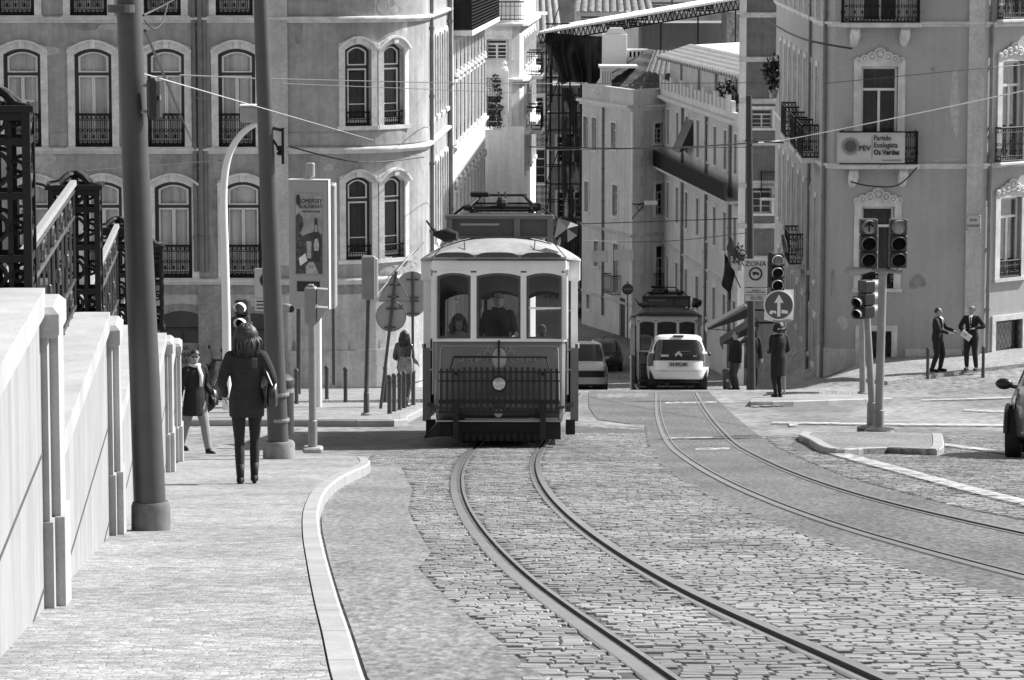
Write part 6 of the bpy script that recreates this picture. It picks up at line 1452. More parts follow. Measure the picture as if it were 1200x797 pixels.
    k.tube([(-.005, -.32, 1.04), (-.005, -.06, 1.52)], .012, 5); k.tube([(-.005, -.06, 1.3), (-.005, -.06, 1.56)], .018, 5); k.build('folding_fence_frame', m_tund, o)
    k = MB(); k.tube([(-.5, -.1, .41), (.86, -.1, .41)], .02, 8); k.b2(-.92, .92, -.09, .0, .37, .39); k.build('bumper_bar', m_chr2, o)
    k = MB(); k.lathe([(.03, -.2), (.06, -.19), (.07, -.1)], (-.01, 0, .50), 12, 'Y'); k.build('coupler', m_sgrey, o)
    # underframe
    k = MB(); k.b2(-.86, .86, .05, Lt - .05, .20, .37); k.b2(-.8, .8, 2.2, Lt - 2.2, .10, .21); k.build('underframe', m_tund, o)
    k = MB()
    for s_ in (-1,): k.add([(-.86, -.02, .38), (-1.1, .12, .15), (-1.1, .5, .15), (-.9, .5, .40), (-.86, -.02, .16), (-1.1, .14, .12), (-1.1, .5, .12), (-.9, .5, .16)], [(0, 1, 2, 3), (4, 7, 6, 5), (0, 4, 5, 1), (1, 5, 6, 2)])
    k.build('step', m_tund, o)
    for q_ in ((.66, .90, .0, .5, .11, .40), (-.9, -.7, .0, .4, .15, .36), (-1.12, -.98, 1.3, 1.6, .1, .36), (.98, 1.12, 1.3, 1.6, .14, .36)): k = MB(); k.b2(*q_); k.build('step', m_tund, o)
    k = MB(); k.b2(-.6, .66, -.02, .06, .10, .20)
    for i in range(12): k.b2(-.6 + i * .1, -.54 + i * .1, -.06, -.03, .09, .2)
    k.build('life_guard', m_tund, o)
    for y_ in (1.0, 7.2) if False else (2.0, 6.2):
        for s_ in (-1, 1): k = MB(); k.lathe([(.05, s_ * .40), (.35, s_ * .40), (.355, s_ * .415), (.335, s_ * .43), (.33, s_ * .49), (.2, s_ * .50), (.1, s_ * .48), (.0, s_ * .52)], (0, y_, .345), 24, 'X'); k.build('wheel', m_tund, o)
    k = MB()
    for s_ in (-1, 1): k.b2(s_ * .50 - .06, s_ * .50 + .06, .85, 2.9, .03, .22)
    k.build('sand_box', m_tund, o)
    # handrails
    for x in (-1.0, 1.0): k = MB(); k.tube([(x * 1.0, .9, .75), (x * 1.0, .9, 2.4)], .014, 6); [k.b2(x - .05, x + .05, .88, .92, z - .012, z + .012) for z in (1.12, 1.42, 2.0)]; k.build('handrail', m_chr2, o)
    # roof side lamp horns
    k = MB(); k.tube([(-1.08, .2, 3.32), (-.95, .2, 3.16), (-.72, .2, 3.03)], [.015, .03, .03], 6); k.tube([(-.97, .2, 3.12), (-.78, .15, 3.10), (-.62, .1, 3.09)], [.03, .11, .06], 10); k.build('roof_horn', m_tund, o, smooth=True)
    k = MB(); k.tube([(.86, .2, 2.95), (.90, .2, 3.12)], .02, 6); k.add([(.99, .12, 3.2), (.86, .2, 3.36), (.80, .2, 3.05), (1.0, .2, 3.0), (1.14, .2, 3.1), (1.16, .2, 3.25), (1.04, .2, 3.30)], [(0, 1, 2), (0, 3, 4), (0, 5, 6), (1, 6, 5, 4, 3, 2)])
    k.m = 1; k.add([(.99, .12, 3.2), (.86, .2, 3.36), (.80, .2, 3.05), (1.0, .2, 3.0), (1.14, .2, 3.1), (1.16, .2, 3.25), (1.04, .2, 3.30)], [(0, 2, 3), (0, 4, 5), (0, 6, 1)]); k.tube([(1.0, .22, 3.16), (1.0, .4, 3.12)], .1, 8); k.build('roof_reflector', [m_sgrey, m_tund], o)
    return o
m_bfr = M('board_frame', .13, .4)
m_tlens = M('headlamp_glass', .5, .08, metal=.8, var=.2, scale=40); m_chr2 = M('dull_steel', .35, .35, metal=.8); m_fsl = M('fence_paint', .012, .4, var=.3)
tram = make_tram('tram', 'old two-axle tram with cream window posts, slatted fence and headlamp, climbing toward the camera')
Yt = 49.4; cx = P(585, 500, Yt).x
tram.location = (cx, Yt, g(cx, Yt) + .022); tram.rotation_euler = (-math.atan(.117), 0, R(-.6))
tram2 = dup(tram, None, 'darker second tram in shadow, half hidden behind the white hatchback')
m_sh = {}
Y2t = 112.0; c2 = P(782, 400, Y2t).x; tram2.location = (c2, Y2t, g(c2, Y2t) + .02); tram2.rotation_euler = (-math.atan(.145), 0, R(-1.5))
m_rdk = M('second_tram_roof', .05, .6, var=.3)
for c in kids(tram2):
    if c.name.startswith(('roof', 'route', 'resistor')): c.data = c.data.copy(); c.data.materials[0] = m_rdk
    if c.name.startswith('fence_slat'): pass
# ================================================================== CARS
m_carw = M('white_car_paint', .75, .18, var=.02, spec=.6); m_cark = M('dark_car_paint', .02, .15, spec=.7); m_carg = M('silver_car_paint', .20, .2, metal=.5, var=.05)
m_cgl = M('dark_car_glass', .012, .06, spec=.7); m_lampr = M('tail_lamp_glass', .09, .15, var=.4, scale=20); m_lampw = M('clear_lamp_glass', .45, .1, metal=.4, var=.3, scale=25)
m_plate = M('number_plate', .40, .5)
class Body:
    """levels: (z, half width, y rear, y front, exponent)"""
    def __init__(s, lv): s.lv = lv
    def at(s, v):
        v = max(0, min(len(s.lv) - 1, v)); i = min(int(v), len(s.lv) - 2); t = v - i; return [lerp(a, c, t) for a, c in zip(s.lv[i], s.lv[i + 1])]
    def S(s, u, v, out=0):        # u: angle, 0 = right side, -90 deg = rear (towards -y)
        z, hw, y0, y1, n = s.at(v); c, d = math.cos(u), math.sin(u); cy = (y0 + y1) / 2; hy = (y1 - y0) / 2 + out; hw += out
        e = 2 / n; return (hw * math.copysign(abs(c) ** e, c), cy + hy * math.copysign(abs(d) ** e, d), z)
    def mesh(s, N_=64, per=3):
        k = MB(); rs = []; m = (len(s.lv) - 1) * per
        for j in range(m + 1): rs.append([s.S(2 * PI * i / N_, j / per) for i in range(N_)])
        k.rings(rs); return k
    def patch(s, u0, u1, v0, v1, out=.006, nu=14, nv=6, round_=0):
        k = MB(); rs = []
        for j in range(nv + 1):
            row = []
            for i in range(nu + 1):
                a, c = i / nu, j / nv; sh = round_ * (max(0, .25 - c) + max(0, c - .75)) * 4 * (abs(a - .5) * 2) ** 4 * .2; row.append(s.S(R(lerp(u0, u1, lerp(a, .5, sh))), lerp(v0, v1, c), out))
            rs.append(row)
        k.rings(rs, cap=False, closed=False); n0 = len(k.v); return k
def wheel_set(o, tw, r, y1, y2, wd=.2, rim=None):
    for y in (y1, y2):
        for s_ in (-1, 1):
            k = MB(); a, e = s_ * (tw - wd), s_ * tw; k.lathe([(r * .6, a), (r * .95, a), (r, a + s_ * .03), (r, e - s_ * .03), (r * .94, e), (r * .66, e)], (0, y, r), 24, 'X'); w_ = k.build('wheel', m_rub, o, smooth=True)
            k = MB(); k.lathe([(0, e - s_ * .02), (r * .3, e - s_ * .01), (r * .62, e - s_ * .02), (r * .66, e)], (0, y, r), 16, 'X'); k.build('rim', rim or m_carg, w_)
# white hatchback, seen from behind ------------------------------------------------------
o = hatch = thing('hatchback_car', (0, 0, 0), 'small white hatchback seen from behind at the crest of the street', 'car')
B = Body([(.20, .68, .14, 3.30, 4), (.30, .78, .03, 3.42, 4), (.50, .815, -.02, 3.44, 4), (.72, .82, .02, 3.40, 4), (.90, .80, .07, 3.0, 4), (.97, .775, .12, 2.75, 4.2), (1.12, .72, .22, 2.5, 4.4), (1.30, .65, .32, 2.2, 4.4), (1.40, .60, .42, 2.0, 4), (1.45, .50, .58, 1.8, 3.5), (1.465, .25, .9, 1.5, 3)])
B.mesh().build('body', m_carw, o, smooth='all')
B.patch(-137, -43, 4.95, 7.15, .008, round_=1).build('rear_window', m_cgl, o, smooth='all'); B.patch(-130, -50, 3.25, 5.0, .012).build('tailgate_panel', m_cgl, o, smooth='all')
B.patch(-30, 30, 5.2, 7.1, .006).build('side_window', m_cgl, o, smooth='all'); B.patch(150, 210, 5.2, 7.1, .006).build('side_window', m_cgl, o, smooth='all'); B.patch(40, 140, 5.1, 7.3, .006).build('windscreen', m_cgl, o, smooth='all')
for a, c in ((-158, -130), (-50, -22)): B.patch(a, c, 2.55, 4.75, .016).build('tail_light', m_lampr, o, smooth='all')
B.patch(-165, -15, .0, .75, .01).build('lower_bumper', m_black, o, smooth='all')
k = MB(); k.b2(-.26, .26, -.035, -.02, .60, .72); pl_ = k.build('number_plate', m_plate, o); text(pl_, '01-PC-30', (0, -.038, .66), .11, m_ink, bold=.004)
k = MB(); k.prism([(-.09, .93), (0, 1.0), (.09, .93), (.09, .905), (0, .975), (-.09, .905)], .02, .045); k.prism([(-.09, .885), (0, .955), (.09, .885), (.09, .86), (0, .93), (-.09, .86)], .018, .045); k.build('chevron_badge', m_chr, o)
k = MB(); k.b2(-.46, -.26, -.0, .04, .86, .92); k.b2(.38, .48, .02, .045, .87, .90); k.build('sticker', m_sgp, o); k = MB(); k.b2(-.02, .3, .12, .16, 1.0, 1.012); k.b2(-.02, .03, .11, .16, .97, 1.01); k.build('rear_wiper', m_sgrey, o)
k = MB(); k.b2(-.14, .14, .36, .44, 1.402, 1.43); k.build('high_brake_light', m_black, o); k = MB(); k.b2(-.62, .62, -.022, -.004, .485, .50); k.build('bumper_seam', m_sgrey, o)
for s_ in (-1, 1): k = MB(); k.ell((s_ * .83, 2.1, .95), (.07, .06, .06), 10, 8); k.build('mirror', m_black, o, smooth=True)
wheel_set(o, .76, .28, .55, 2.9)
Yc = 88.2; c = P(795, 457, Yc); o.location = (c.x, Yc, g(c.x, Yc)); o.rotation_euler = (-math.atan(.135), 0, R(-2))
# white van nose, behind the tram -----------------------------------------------------------
o = thing('van', (0, 0, 0), 'white van seen head on, mostly hidden by the right side of the near tram', 'van')
B = Body([(.22, .72, .06, 4.2, 4), (.34, .84, -.03, 4.3, 4), (.62, .86, -.03, 4.3, 4), (.88, .85, .04, 4.28, 4), (1.04, .83, .34, 4.26, 4.2), (1.16, .80, .75, 4.25, 4.4), (1.45, .76, 1.05, 4.22, 4.4), (1.74, .72, 1.4, 4.2, 4.4), (1.82, .62, 1.6, 4.1, 4), (1.84, .3, 2, 3.8, 3)])
B.mesh().build('body', m_carw, o, smooth='all'); B.patch(-140, -40, 5.05, 6.95, .008, round_=1).build('windscreen', m_cgl, o, smooth='all'); B.patch(-28, 20, 5.2, 6.8, .006).build('side_window', m_cgl, o, smooth='all'); B.patch(160, 208, 5.2, 6.8, .006).build('side_window', m_cgl, o, smooth='all')
for a, c in ((-160, -130), (-50, -20)): B.patch(a, c, 2.2, 3.7, .014).build('headlight', m_lampw, o, smooth='all')
B.patch(-165, -15, .0, 1.3, .012).build('bumper', m_black, o, smooth='all'); B.patch(-128, -52, 2.1, 2.9, .014).build('grille', m_black, o, smooth='all'); wheel_set(o, .80, .31, .8, 3.5)
for s_ in (-1, 1): k = MB(); k.ell((s_ * .95, 1.1, 1.18), (.1, .07, .14), 10, 8); k.build('mirror', m_black, o, smooth=True)
Yv = 108; c = P(684, 460, Yv); o.location = (c.x, Yv, g(c.x, Yv)); o.rotation_euler = (-math.atan(.14), 0, R(2)); van = o
# dark cars farther down ---------------------------------------------------------------------
def dark_car(px, Y, label, mat=m_cark, yaw=0, est=False):
    o = thing('parked_car', (0, 0, 0), label, 'car', 'dark cars parked down the far street')
    B = Body([(.22, .70, .10, 4.2, 4), (.32, .82, .0, 4.3, 4), (.60, .86, -.02, 4.32, 4), (.82, .85, .03, 4.2, 4), (.95, .82, .10, 3.6, 4.2), (1.02, .78, .2, 3.1, 4.3), (1.30, .66, .55, 2.5, 4.4), (1.40, .58, .8, 2.2, 4), (1.44, .35, 1.2, 1.9, 3)])
    B.mesh(48, 2).build('body', mat, o, smooth='all'); B.patch(-136, -44, 5.05, 6.2, .008).build('rear_window', m_cgl, o, smooth='all')
    for a, c in ((-158, -130), (-50, -22)): B.patch(a, c, 2.5, 3.8, .014, 6, 3).build('tail_light', m_lampr, o, smooth='all')
    k = MB(); k.b2(-.24, .24, -.04, -.02, .62, .73); k.build('number_plate', m_plate, o); wheel_set(o, .79, .30, .75, 3.4)
    c = P(px, 430, Y); o.location = (c.x, Y, g(c.x, Y)); o.rotation_euler = (-math.atan(_slope(Y)), 0, yaw); return o
dark_car(710, 156, 'dark hatchback parked just beyond the white van'); dark_car(693, 182, 'dark car at the far bend, beyond the dark hatchback', yaw=R(12)); 
# silver car entering at the right edge --------------------------------------------------------
o = thing('silver_car', (0, 0, 0), 'shiny grey car cut off by the right edge, one mirror and wheel showing', 'car')
B = Body([(.20, .74, .10, 4.2, 3.6), (.30, .86, -.04, 4.3, 3.6), (.55, .89, -.06, 4.32, 3.4), (.72, .89, .04, 4.3, 3.4), (.84, .87, .35, 4.28, 3.8), (.95, .84, .85, 4.25, 4.2), (1.18, .76, 1.25, 4.0, 4.4), (1.38, .66, 1.6, 3.6, 4.2), (1.45, .52, 1.8, 3.2, 4), (1.47, .25, 2.1, 2.8, 3)])
B.mesh(80, 4).build('body', m_carg, o, smooth='all'); B.patch(-142, -38, 5.05, 7.2, .008).build('windscreen', m_cgl, o, smooth='all'); B.patch(-26, 24, 5.15, 7.0, .006).build('side_window', m_cgl, o, smooth='all'); B.patch(156, 206, 5.15, 7.0, .006).build('side_window', m_cgl, o, smooth='all')
for a, c in ((-164, -142), (-38, -16)): B.patch(a, c, 2.55, 3.75, .012).build('headlight', m_lampw, o, smooth='all')
B.patch(-165, -15, .0, .8, .012).build('lower_bumper', m_black, o, smooth='all'); B.patch(-120, -60, 1.8, 2.8, .012).build('grille', m_black, o, smooth='all')
for s_ in (-1, 1):
    k = MB(); k.tube([(s_ * .80, 1.2, .93), (s_ * .92, 1.18, .95)], .03, 6); k.ell((s_ * .97, 1.16, .97), (.115, .06, .075), 12, 8); k.build('mirror', m_black, o, smooth=True)
    k = MB(); k.torus((s_ * .885, .78, .33), .36, .035, 20, 6, 'X', 0, PI); k.build('wheel_arch', m_black, o)
wheel_set(o, .90, .33, .78, 3.5)
Yr = 43.6; c = P(1180, 520, Yr); o.location = (c.x + .80, Yr - .3, g(c.x, Yr) + .02); o.rotation_euler = (-math.atan(.13), 0, R(-12))
# scooter behind the walking woman -----------------------------------------------------------
q = G(240, 484, .12); o = thing('motor_scooter', q, 'dark motor scooter parked between the two women on the left', 'motorcycle')
for y in (0, 1.25): k = MB(); k.lathe([(.16, -.05), (.24, -.05), (.26, 0), (.24, .05), (.16, .05)], (0, y, .26), 20, 'X'); w_ = k.build('wheel', m_rub, o, smooth=True); k = MB(); k.lathe([(0, -.03), (.16, -.03), (.16, .03), (0, .03)], (0, y, .26), 12, 'X'); k.build('rim', m_sgrey, w_)
k = MB(); k.tube([(0, .02, .30), (0, .12, .7), (0, .22, 1.0)], [.05, .15, .05], 10); k.tube([(0, .15, .35), (0, .6, .3), (0, 1.0, .45), (0, 1.3, .6)], [.12, .12, .18, .1], 10); k.build('body', m_cark, o, smooth=True)
k = MB(); k.tube([(0, .65, .72), (0, 1.0, .76), (0, 1.35, .80)], [.1, .15, .09], 10, flat=.5); k.build('saddle', m_black, o, smooth=True)
k = MB(); k.tube([(-.34, .3, 1.02), (-.1, .2, 1.0), (.1, .2, 1.0), (.34, .3, 1.02)], .018, 6); k.build('handlebar', m_iron, o); k = MB(); k.bev(-.2, .2, 1.25, 1.6, .85, 1.15, .05); k.build('top_box', m_black, o); k = MB(); k.lathe([(0, -.05), (.07, -.03), (.08, 0)], (0, .05, .86), 12, 'Y'); k.build('headlight', m_cgl, o)
for s_ in (-1, 1): k = MB(); k.tube([(s_ * .22, .26, 1.03), (s_ * .3, .24, 1.17)], .008, 4); k.ell((s_ * .3, .23, 1.2), (.06, .02, .04), 8, 6); k.build('mirror', m_iron, o)
o.rotation_euler.z = R(-62)
# litter bin, flags and awnings on the right corner
q = G(852, 456.3, .0); o = thing('litter_bin', q, 'dark barrel litter bin at the crest right of the white hatchback', 'bin'); k = MB(); k.lathe([(.15, -.1), (.15, 0), (.18, .05), (.2, .7), (.19, .72)], n=20); k.build('bin_body', MATS['bin_green'], o, smooth=True); k = MB(); k.lathe([(.22, .72), (.22, .80), (.16, .88), (0, .9)], n=20); k.build('lid', m_hl, o, smooth=True); k = MB(); k.b2(-.05, .05, -.21, -.2, .35, .45); k.build('emblem', m_sgrey, o)
def flag(px, py, Y, label, sz, ang):
    q = P(px, py, Y); o = thing('flag', q, label, 'flag'); k = MB(); k.tube([(.35, .3, -.5), (-.25, -.1, .75)], .02, 6); k.build('staff', m_iron, o)
    k = MB(); n, m_ = 10, 12; vs = []
    for j in range(m_ + 1):
        for i in range(n + 1):
            u, v = i / n, j / m_; a = Vector((-.25, -.1, .75)).lerp(Vector((.12, .15, .03)), u); w_ = v * sz; vs.append(a + Vector((-.1 * v + .05 * math.sin(u * 9 + v * 3), .07 * math.sin(u * 9 + v * 3), -w_)))
    k.add(vs, [(j * (n + 1) + i, j * (n + 1) + i + 1, (j + 1) * (n + 1) + i + 1, (j + 1) * (n + 1) + i) for j in range(m_) for i in range(n)]); f = k.build('cloth', M('dark_flag', .04, .7, var=.3), o, smooth='all'); f.modifiers.new('t', 'SOLIDIFY').thickness = .01
flag(857, 322, 120, 'larger dark flag hanging from a staff below the row house windows', 1.0, 0); flag(862, 298, 128, 'small dark flag above the larger one beside the zone sign', .45, 0)
shrub('window_box_plant', P(866, 308, 130), (.3, .3, .35), 160, 'dark bushy plant behind the zone sign', seed=12)
for px, py, Y, w_, lb_ in ((862, 376, 122, 1.0, 'upper dark sloping shop awning right of the second tram'), (872, 392, 112, .7, 'lower dark sloping shop awning above the two waiting people')):
    q = P(px, py, Y); o = thing('awning', q, lb_, 'awning'); k = MB(); k.prism([(-w_, -.28), (-w_, -.34), (.45, .12), (.5, .40), (.42, .45)], 0, 1.6, 'XZ'); k.build('canvas', M('dark_canvas', .10, .8), o); k = MB(); k.b2(-w_ - .01, -w_ + .02, -.01, 1.6, -.5, -.3); k.build('valance', m_sgrey, o); k = MB(); k.tube([(-w_, .05, -.3), (.5, .05, -.4)], .015, 5); k.tube([(.5, .8, .3), (1.1, .8, .3)], .03, 5); k.build('arm', m_iron, o)
# ================================================================== PEOPLE
m_skin = M('skin', .30, .55, var=.06, scale=8); m_hair = M('dark_hair', .022, .5, var=.5, scale=14, streak=.5); m_hairb = M('brown_hair', .035, .5, var=.5, scale=14, streak=.5)
m_shoe = M('shoe_leather', .012, .6, spec=.3); m_lip = M('lips', .14, .5); m_eyew = M('eye_white', .5, .3); m_tweed = M('dark_tweed', .024, .9, var=.2, scale=10, fine=.5, fscale=90); m_blk = M('black_cloth', .010, .85, var=.3, scale=6); m_trou = M('dark_trousers', .014, .85); m_ltrou = M('light_trousers', .26, .85, var=.15, scale=6)
m_leather = M('black_leather', .014, .28, spec=.8, var=.3); m_shirt = M('white_shirt', .7, .8); m_jean = M('grey_jeans', .06, .85); m_tote = M('canvas_tote', .22, .7, var=.5, scale=9); m_paper = M('paper', .75, .7)
def ik(a, c, l1, l2, hint):
    a, c, h = Vector(a), Vector(c), Vector(hint); d = c - a; L_ = min(d.length, (l1 + l2) * .999); d.normalize(); x = (l1 * l1 - l2 * l2 + L_ * L_) / (2 * L_); y = math.sqrt(max(0, l1 * l1 - x * x)); h = h - d * h.dot(d)
    if h.length < 1e-5: h = Vector((0, 1, 0))
    return a + d * x + h.normalized() * y
def smooth_tube(k, pts, rad, n=10, flat=None):
    P_ = [Vector(p) for p in pts]; sp = spline(P_, 4); rr = []
    for i in range(len(sp)): t = i / 4; j = min(int(t), len(rad) - 2); rr.append(lerp(rad[j], rad[j + 1], t - j))
    k.tube(sp, rr, n, True, flat)
def ring_loft(k, rings, n=20):
    rs = []
    for (x, y, z, rx, ry) in rings: rs.append([(x + rx * math.cos(2 * PI * i / n), y + ry * math.sin(2 * PI * i / n), z) for i in range(n)])
    k.rings(rs)
def person(loc, label, H=1.70, yaw=0, vox=.012, lf=(.10, 0, 0), rf=(-.10, 0, 0), lh=None, rh=None, lean=(0, 0), headyaw=0, top=m_blk, hem=.80, flare=.02, bottom=m_trou, shoes=m_shoe, hair='short', hairm=m_hair, coat='coat', legr=1.0, glasses=False, shirt=None, collar=None, heel=False, group=None, sit=False, grip=(), elb=None):
    s = H / 1.70; o = thing('person', loc, label, 'person', group, yaw); E = lambda *a: Vector(a) * s
    lx, ly = lean; hip = {1: E(.092, 0, .90), -1: E(-.092, 0, .90)}; sh = {1: E(.185 + lx, ly, 1.385), -1: E(-.185 + lx, ly, 1.385)}
    ft = {1: E(lf[0], lf[1], .085 + lf[2]), -1: E(rf[0], rf[1], .085 + rf[2])}; kn = {i: ik(hip[i], ft[i], .425 * s, .41 * s, (0, -1, 0)) for i in (1, -1)}
    hd = {1: E(*(lh or (.27, -.03, .82))), -1: E(*(rh or (-.27, -.03, .82)))}
    el = {i: ik(sh[i], hd[i], .285 * s, .25 * s, (.2 * i, .8, -.4) if not elb else (elb[0] * i, elb[1], elb[2])) for i in (1, -1)}
    hc = E(lx, ly - .012, 1.60); Mh = Matrix.Rotation(headyaw, 3, 'Z')
    def hp(x, y, z): return hc + Mh @ (Vector((x, y, z)) * s)
    # body: one continuous blended surface
    k = MB(); ring_loft(k, [(0, 0, .84 * s, .12 * s, .09 * s), (0, 0, .92 * s, .165 * s, .115 * s), (lx * s * .3, ly * s * .3, 1.05 * s, .13 * s, .095 * s), (lx * s * .7, ly * s * .7, 1.25 * s, .155 * s, .11 * s), (lx * s, ly * s, 1.37 * s, .165 * s, .09 * s), (lx * s, ly * s, 1.43 * s, .085 * s, .065 * s)])
    smooth_tube(k, [E(lx, ly + .005, 1.38), E(lx, ly + .005, 1.46), hp(0, .015, -.06)], [.065 * s, .056 * s, .056 * s])
    for i in (1, -1):
        smooth_tube(k, [hip[i], hip[i].lerp(kn[i], .5), kn[i], kn[i].lerp(ft[i], .35), ft[i]], [.088 * s, .076 * legr * s, .056 * legr * s, .056 * legr * s, .036 * s]); k.ell(ft[i] + E(0, -.05, -.04), (.034 * s, .095 * s, .028 * s))
        smooth_tube(k, [sh[i], sh[i].lerp(el[i], .5), el[i], el[i].lerp(hd[i], .4), hd[i]], [.056 * s, .048 * s, .040 * s, .038 * s, .027 * s])
        d = (hd[i] - el[i]).normalized(); pn = Vector((i, 0, 0)) if abs(d.x) < .8 else Vector((0, 0, 1)); ax = d.cross(pn).normalized(); pn = ax.cross(d).normalized(); w_ = hd[i]
        k.tube([w_, w_ + d * .03 * s, w_ + d * .085 * s], [.026 * s, .038 * s, .036 * s], 8, True, .5)
        for q, (off, ln) in enumerate(((-.030, .062), (-.011, .074), (.009, .070), (.028, .054))):
            b0 = w_ + d * .078 * s + ax * off * s; c1 = -pn * (.018 if i not in grip else .035) * s * 1.0
            k.tube([b0, b0 + d * ln * .5 * s, b0 + d * ln * .85 * s + c1 * .5, b0 + d * ln * (1.05 if i not in grip else .8) * s + c1], [.0095 * s, .009 * s, .0085 * s, .007 * s], 6)
        k.tube([w_ + d * .02 * s - ax * .03 * s, w_ + d * .05 * s - ax * .052 * s - pn * .01 * s, w_ + d * .08 * s - ax * .058 * s - pn * .02 * s], [.014 * s, .011 * s, .009 * s], 6)
    rs = []
    for z, rx, ry, oy in ((-.115, .028, .03, -.05), (-.10, .045, .055, -.035), (-.07, .058, .075, -.018), (-.03, .068, .088, -.005), (.01, .073, .096, .002), (.05, .072, .096, .006), (.085, .058, .078, .008), (.105, .03, .04, .008)):
        rs.append([hp(rx * math.cos(2 * PI * q / 18), oy + ry * math.sin(2 * PI * q / 18), z) for q in range(18)])
    k.rings(rs); k.tube([hp(0, -.09, .025), hp(0, -.118, -.022), hp(0, -.095, -.035)], [.008 * s, .014 * s, .012 * s], 8)
    for i in (1, -1): k.ell(hp(i * .074, .005, -.01), (.012 * s, .02 * s, .03 * s), 8, 6)
    k.build('body', m_skin, o, remesh=min(vox, .009) * s if vox < .01 else vox * s)
    k = MB(); [k.ell(hp(i * .03, -.084, .012), (.012 * s, .008 * s, .007 * s), 8, 6) for i in (1, -1)]; k.build('eyes', m_eyew, o) if not glasses else None
    if glasses:
        k = MB(); [k.ell(hp(i * .031, -.097, .012), (.027 * s, .012 * s, .019 * s), 12, 8) for i in (1, -1)]; k.tube([hp(-.06, -.09, .02), hp(0, -.102, .02), hp(.06, -.09, .02)], .005 * s, 5); k.tube([hp(.06, -.09, .02), hp(.076, .01, .015)], .004 * s, 5); k.tube([hp(-.06, -.09, .02), hp(-.076, .01, .015)], .004 * s, 5); k.build('sunglasses', m_leather, o)
    else:
        k = MB(); [k.tube([hp(i * .014, -.098, .034), hp(i * .032, -.096, .040), hp(i * .05, -.082, .034)], .0045 * s, 5) for i in (1, -1)]; k.build('eyebrows', hairm, o)
    k = MB(); k.ell(hp(0, -.088, -.062), (.023 * s, .008 * s, .007 * s), 10, 6); k.build('mouth', m_lip, o)
    # hair
    k = MB(); rnd = random.Random(int(loc[0] * 100)); cap = []
    zt = {'short': -.01, 'bob': -.19, 'long': -.30, 'curly': -.10, 'tied': -.02}[hair]; thick = {'short': .010, 'bob': .040, 'long': .022, 'curly': .032, 'tied': .02}[hair]
    for i in range(9):
        t = i / 8; z = .105 + thick - t * (.105 + thick + .02); r = math.sqrt(max(.0, 1 - ((z + .0) / (.105 + thick)) ** 2)) if z > 0 else 1
        ring = []
        for q in range(20):
            a = 2 * PI * q / 20; fr = max(0, -math.sin(a)); zz = z if fr < .3 else max(z, .045 + .02 * (fr - .3)); ring.append(hp((.073 + thick) * r * math.cos(a), .010 + (.096 + thick) * r * math.sin(a) * (1 if math.sin(a) > 0 else .93), zz))
        cap.append(ring)
    k.rings(cap)
    if hair in ('bob', 'long', 'curly'):
        n = {'bob': 260, 'long': 150, 'curly': 130}[hair]
        for q in range(n):
            a = R(rnd.uniform(-22, 202)); r0x, r0y = .080 + thick * .7, .092 + thick * .7; x, y = math.cos(a), math.sin(a); st_ = rnd.uniform(.0, .08); L_ = zt * rnd.uniform(.75, 1.12); wv = {'curly': .03, 'bob': .015}.get(hair, .012); p0 = hp(x * r0x * .8, y * r0y * .8, st_)
            sp_ = 1.0 if hair == 'bob' else .85
            p1_ = hp(x * (r0x + thick * .5), y * (r0y + thick * .4), st_ * .3 + L_ * .4) + Vector((rnd.gauss(0, wv), rnd.gauss(0, wv), 0)); p2 = hp(x * (r0x + thick * .3) * sp_, y * r0y * sp_ + .01, L_) + Vector((rnd.gauss(0, wv), rnd.gauss(0, wv), 0))
            pc = hp(rnd.gauss(0, .012), .012 + rnd.gauss(0, .012), .112 + thick * .9); pm = hp(x * r0x * .86, y * r0y * .86, .068 + thick * .5); k.tube(spline([pc, pm, hp(x * (r0x + thick * .35), y * (r0y + thick * .3), .0), p1_, p2], 2), [.009 * s, .012 * s, .013 * s, .014 * s, .015 * s, .015 * s, .014 * s, .009 * s, .003 * s], 5)
    if hair == 'tied': k.ell(hp(0, .12, .02), (.035 * s, .04 * s, .04 * s))
    k.build('hair', hairm, o, smooth='all')
    # trousers
    def legs(nm, mat, add, zlo=.07, r=legr):
        k = MB(); ring_loft(k, [(0, 0, .80 * s, .15 * s, .105 * s), (0, 0, .9 * s, .178 * s, .128 * s), (lx * s * .2, 0, 1.02 * s, .15 * s, .115 * s)])
        for i in (1, -1):
            e = kn[i].lerp(ft[i], .97); smooth_tube(k, [hip[i] + E(0, 0, .02), hip[i].lerp(kn[i], .5), kn[i], kn[i].lerp(ft[i], .4), e], [(.10 + add) * s, (.088 * r + add) * s, (.064 * r + add) * s, (.062 * r + add) * s, (.048 * r + add) * s])
        return k.build(nm, mat, o, remesh=vox * s)
    legs('trousers', bottom, .004)
    for i in (1, -1):
        k = MB(); f = ft[i]
        if heel: k.tube([f + E(0, .01, .14), f + E(0, .005, .03), f + E(0, 0, -.02)], [.047 * s, .041 * s, .040 * s], 12); k.tube([f + E(0, .04, -.02), f + E(0, .045, -.085)], [.03 * s, .02 * s], 8); k.ell(f + E(0, -.07, -.055), (.043 * s, .11 * s, .032 * s)); k.ell(f + E(0, -.0, -.03), (.044 * s, .07 * s, .045 * s))
        else: k.ell(f + E(0, -.06, -.045), (.05 * s, .145 * s, .042 * s)); k.ell(f + E(0, .01, -.015), (.047 * s, .065 * s, .055 * s)); k.b2(f.x - .045 * s, f.x + .045 * s, f.y - .17 * s, f.y + .06 * s, f.z - .085 * s, f.z - .065 * s)
        k.build('boot' if heel else 'shoe', shoes, o, smooth='all')
    # coat or jacket
    k = MB(); hx = lambda t: (lx * s * t, ly * s * t)
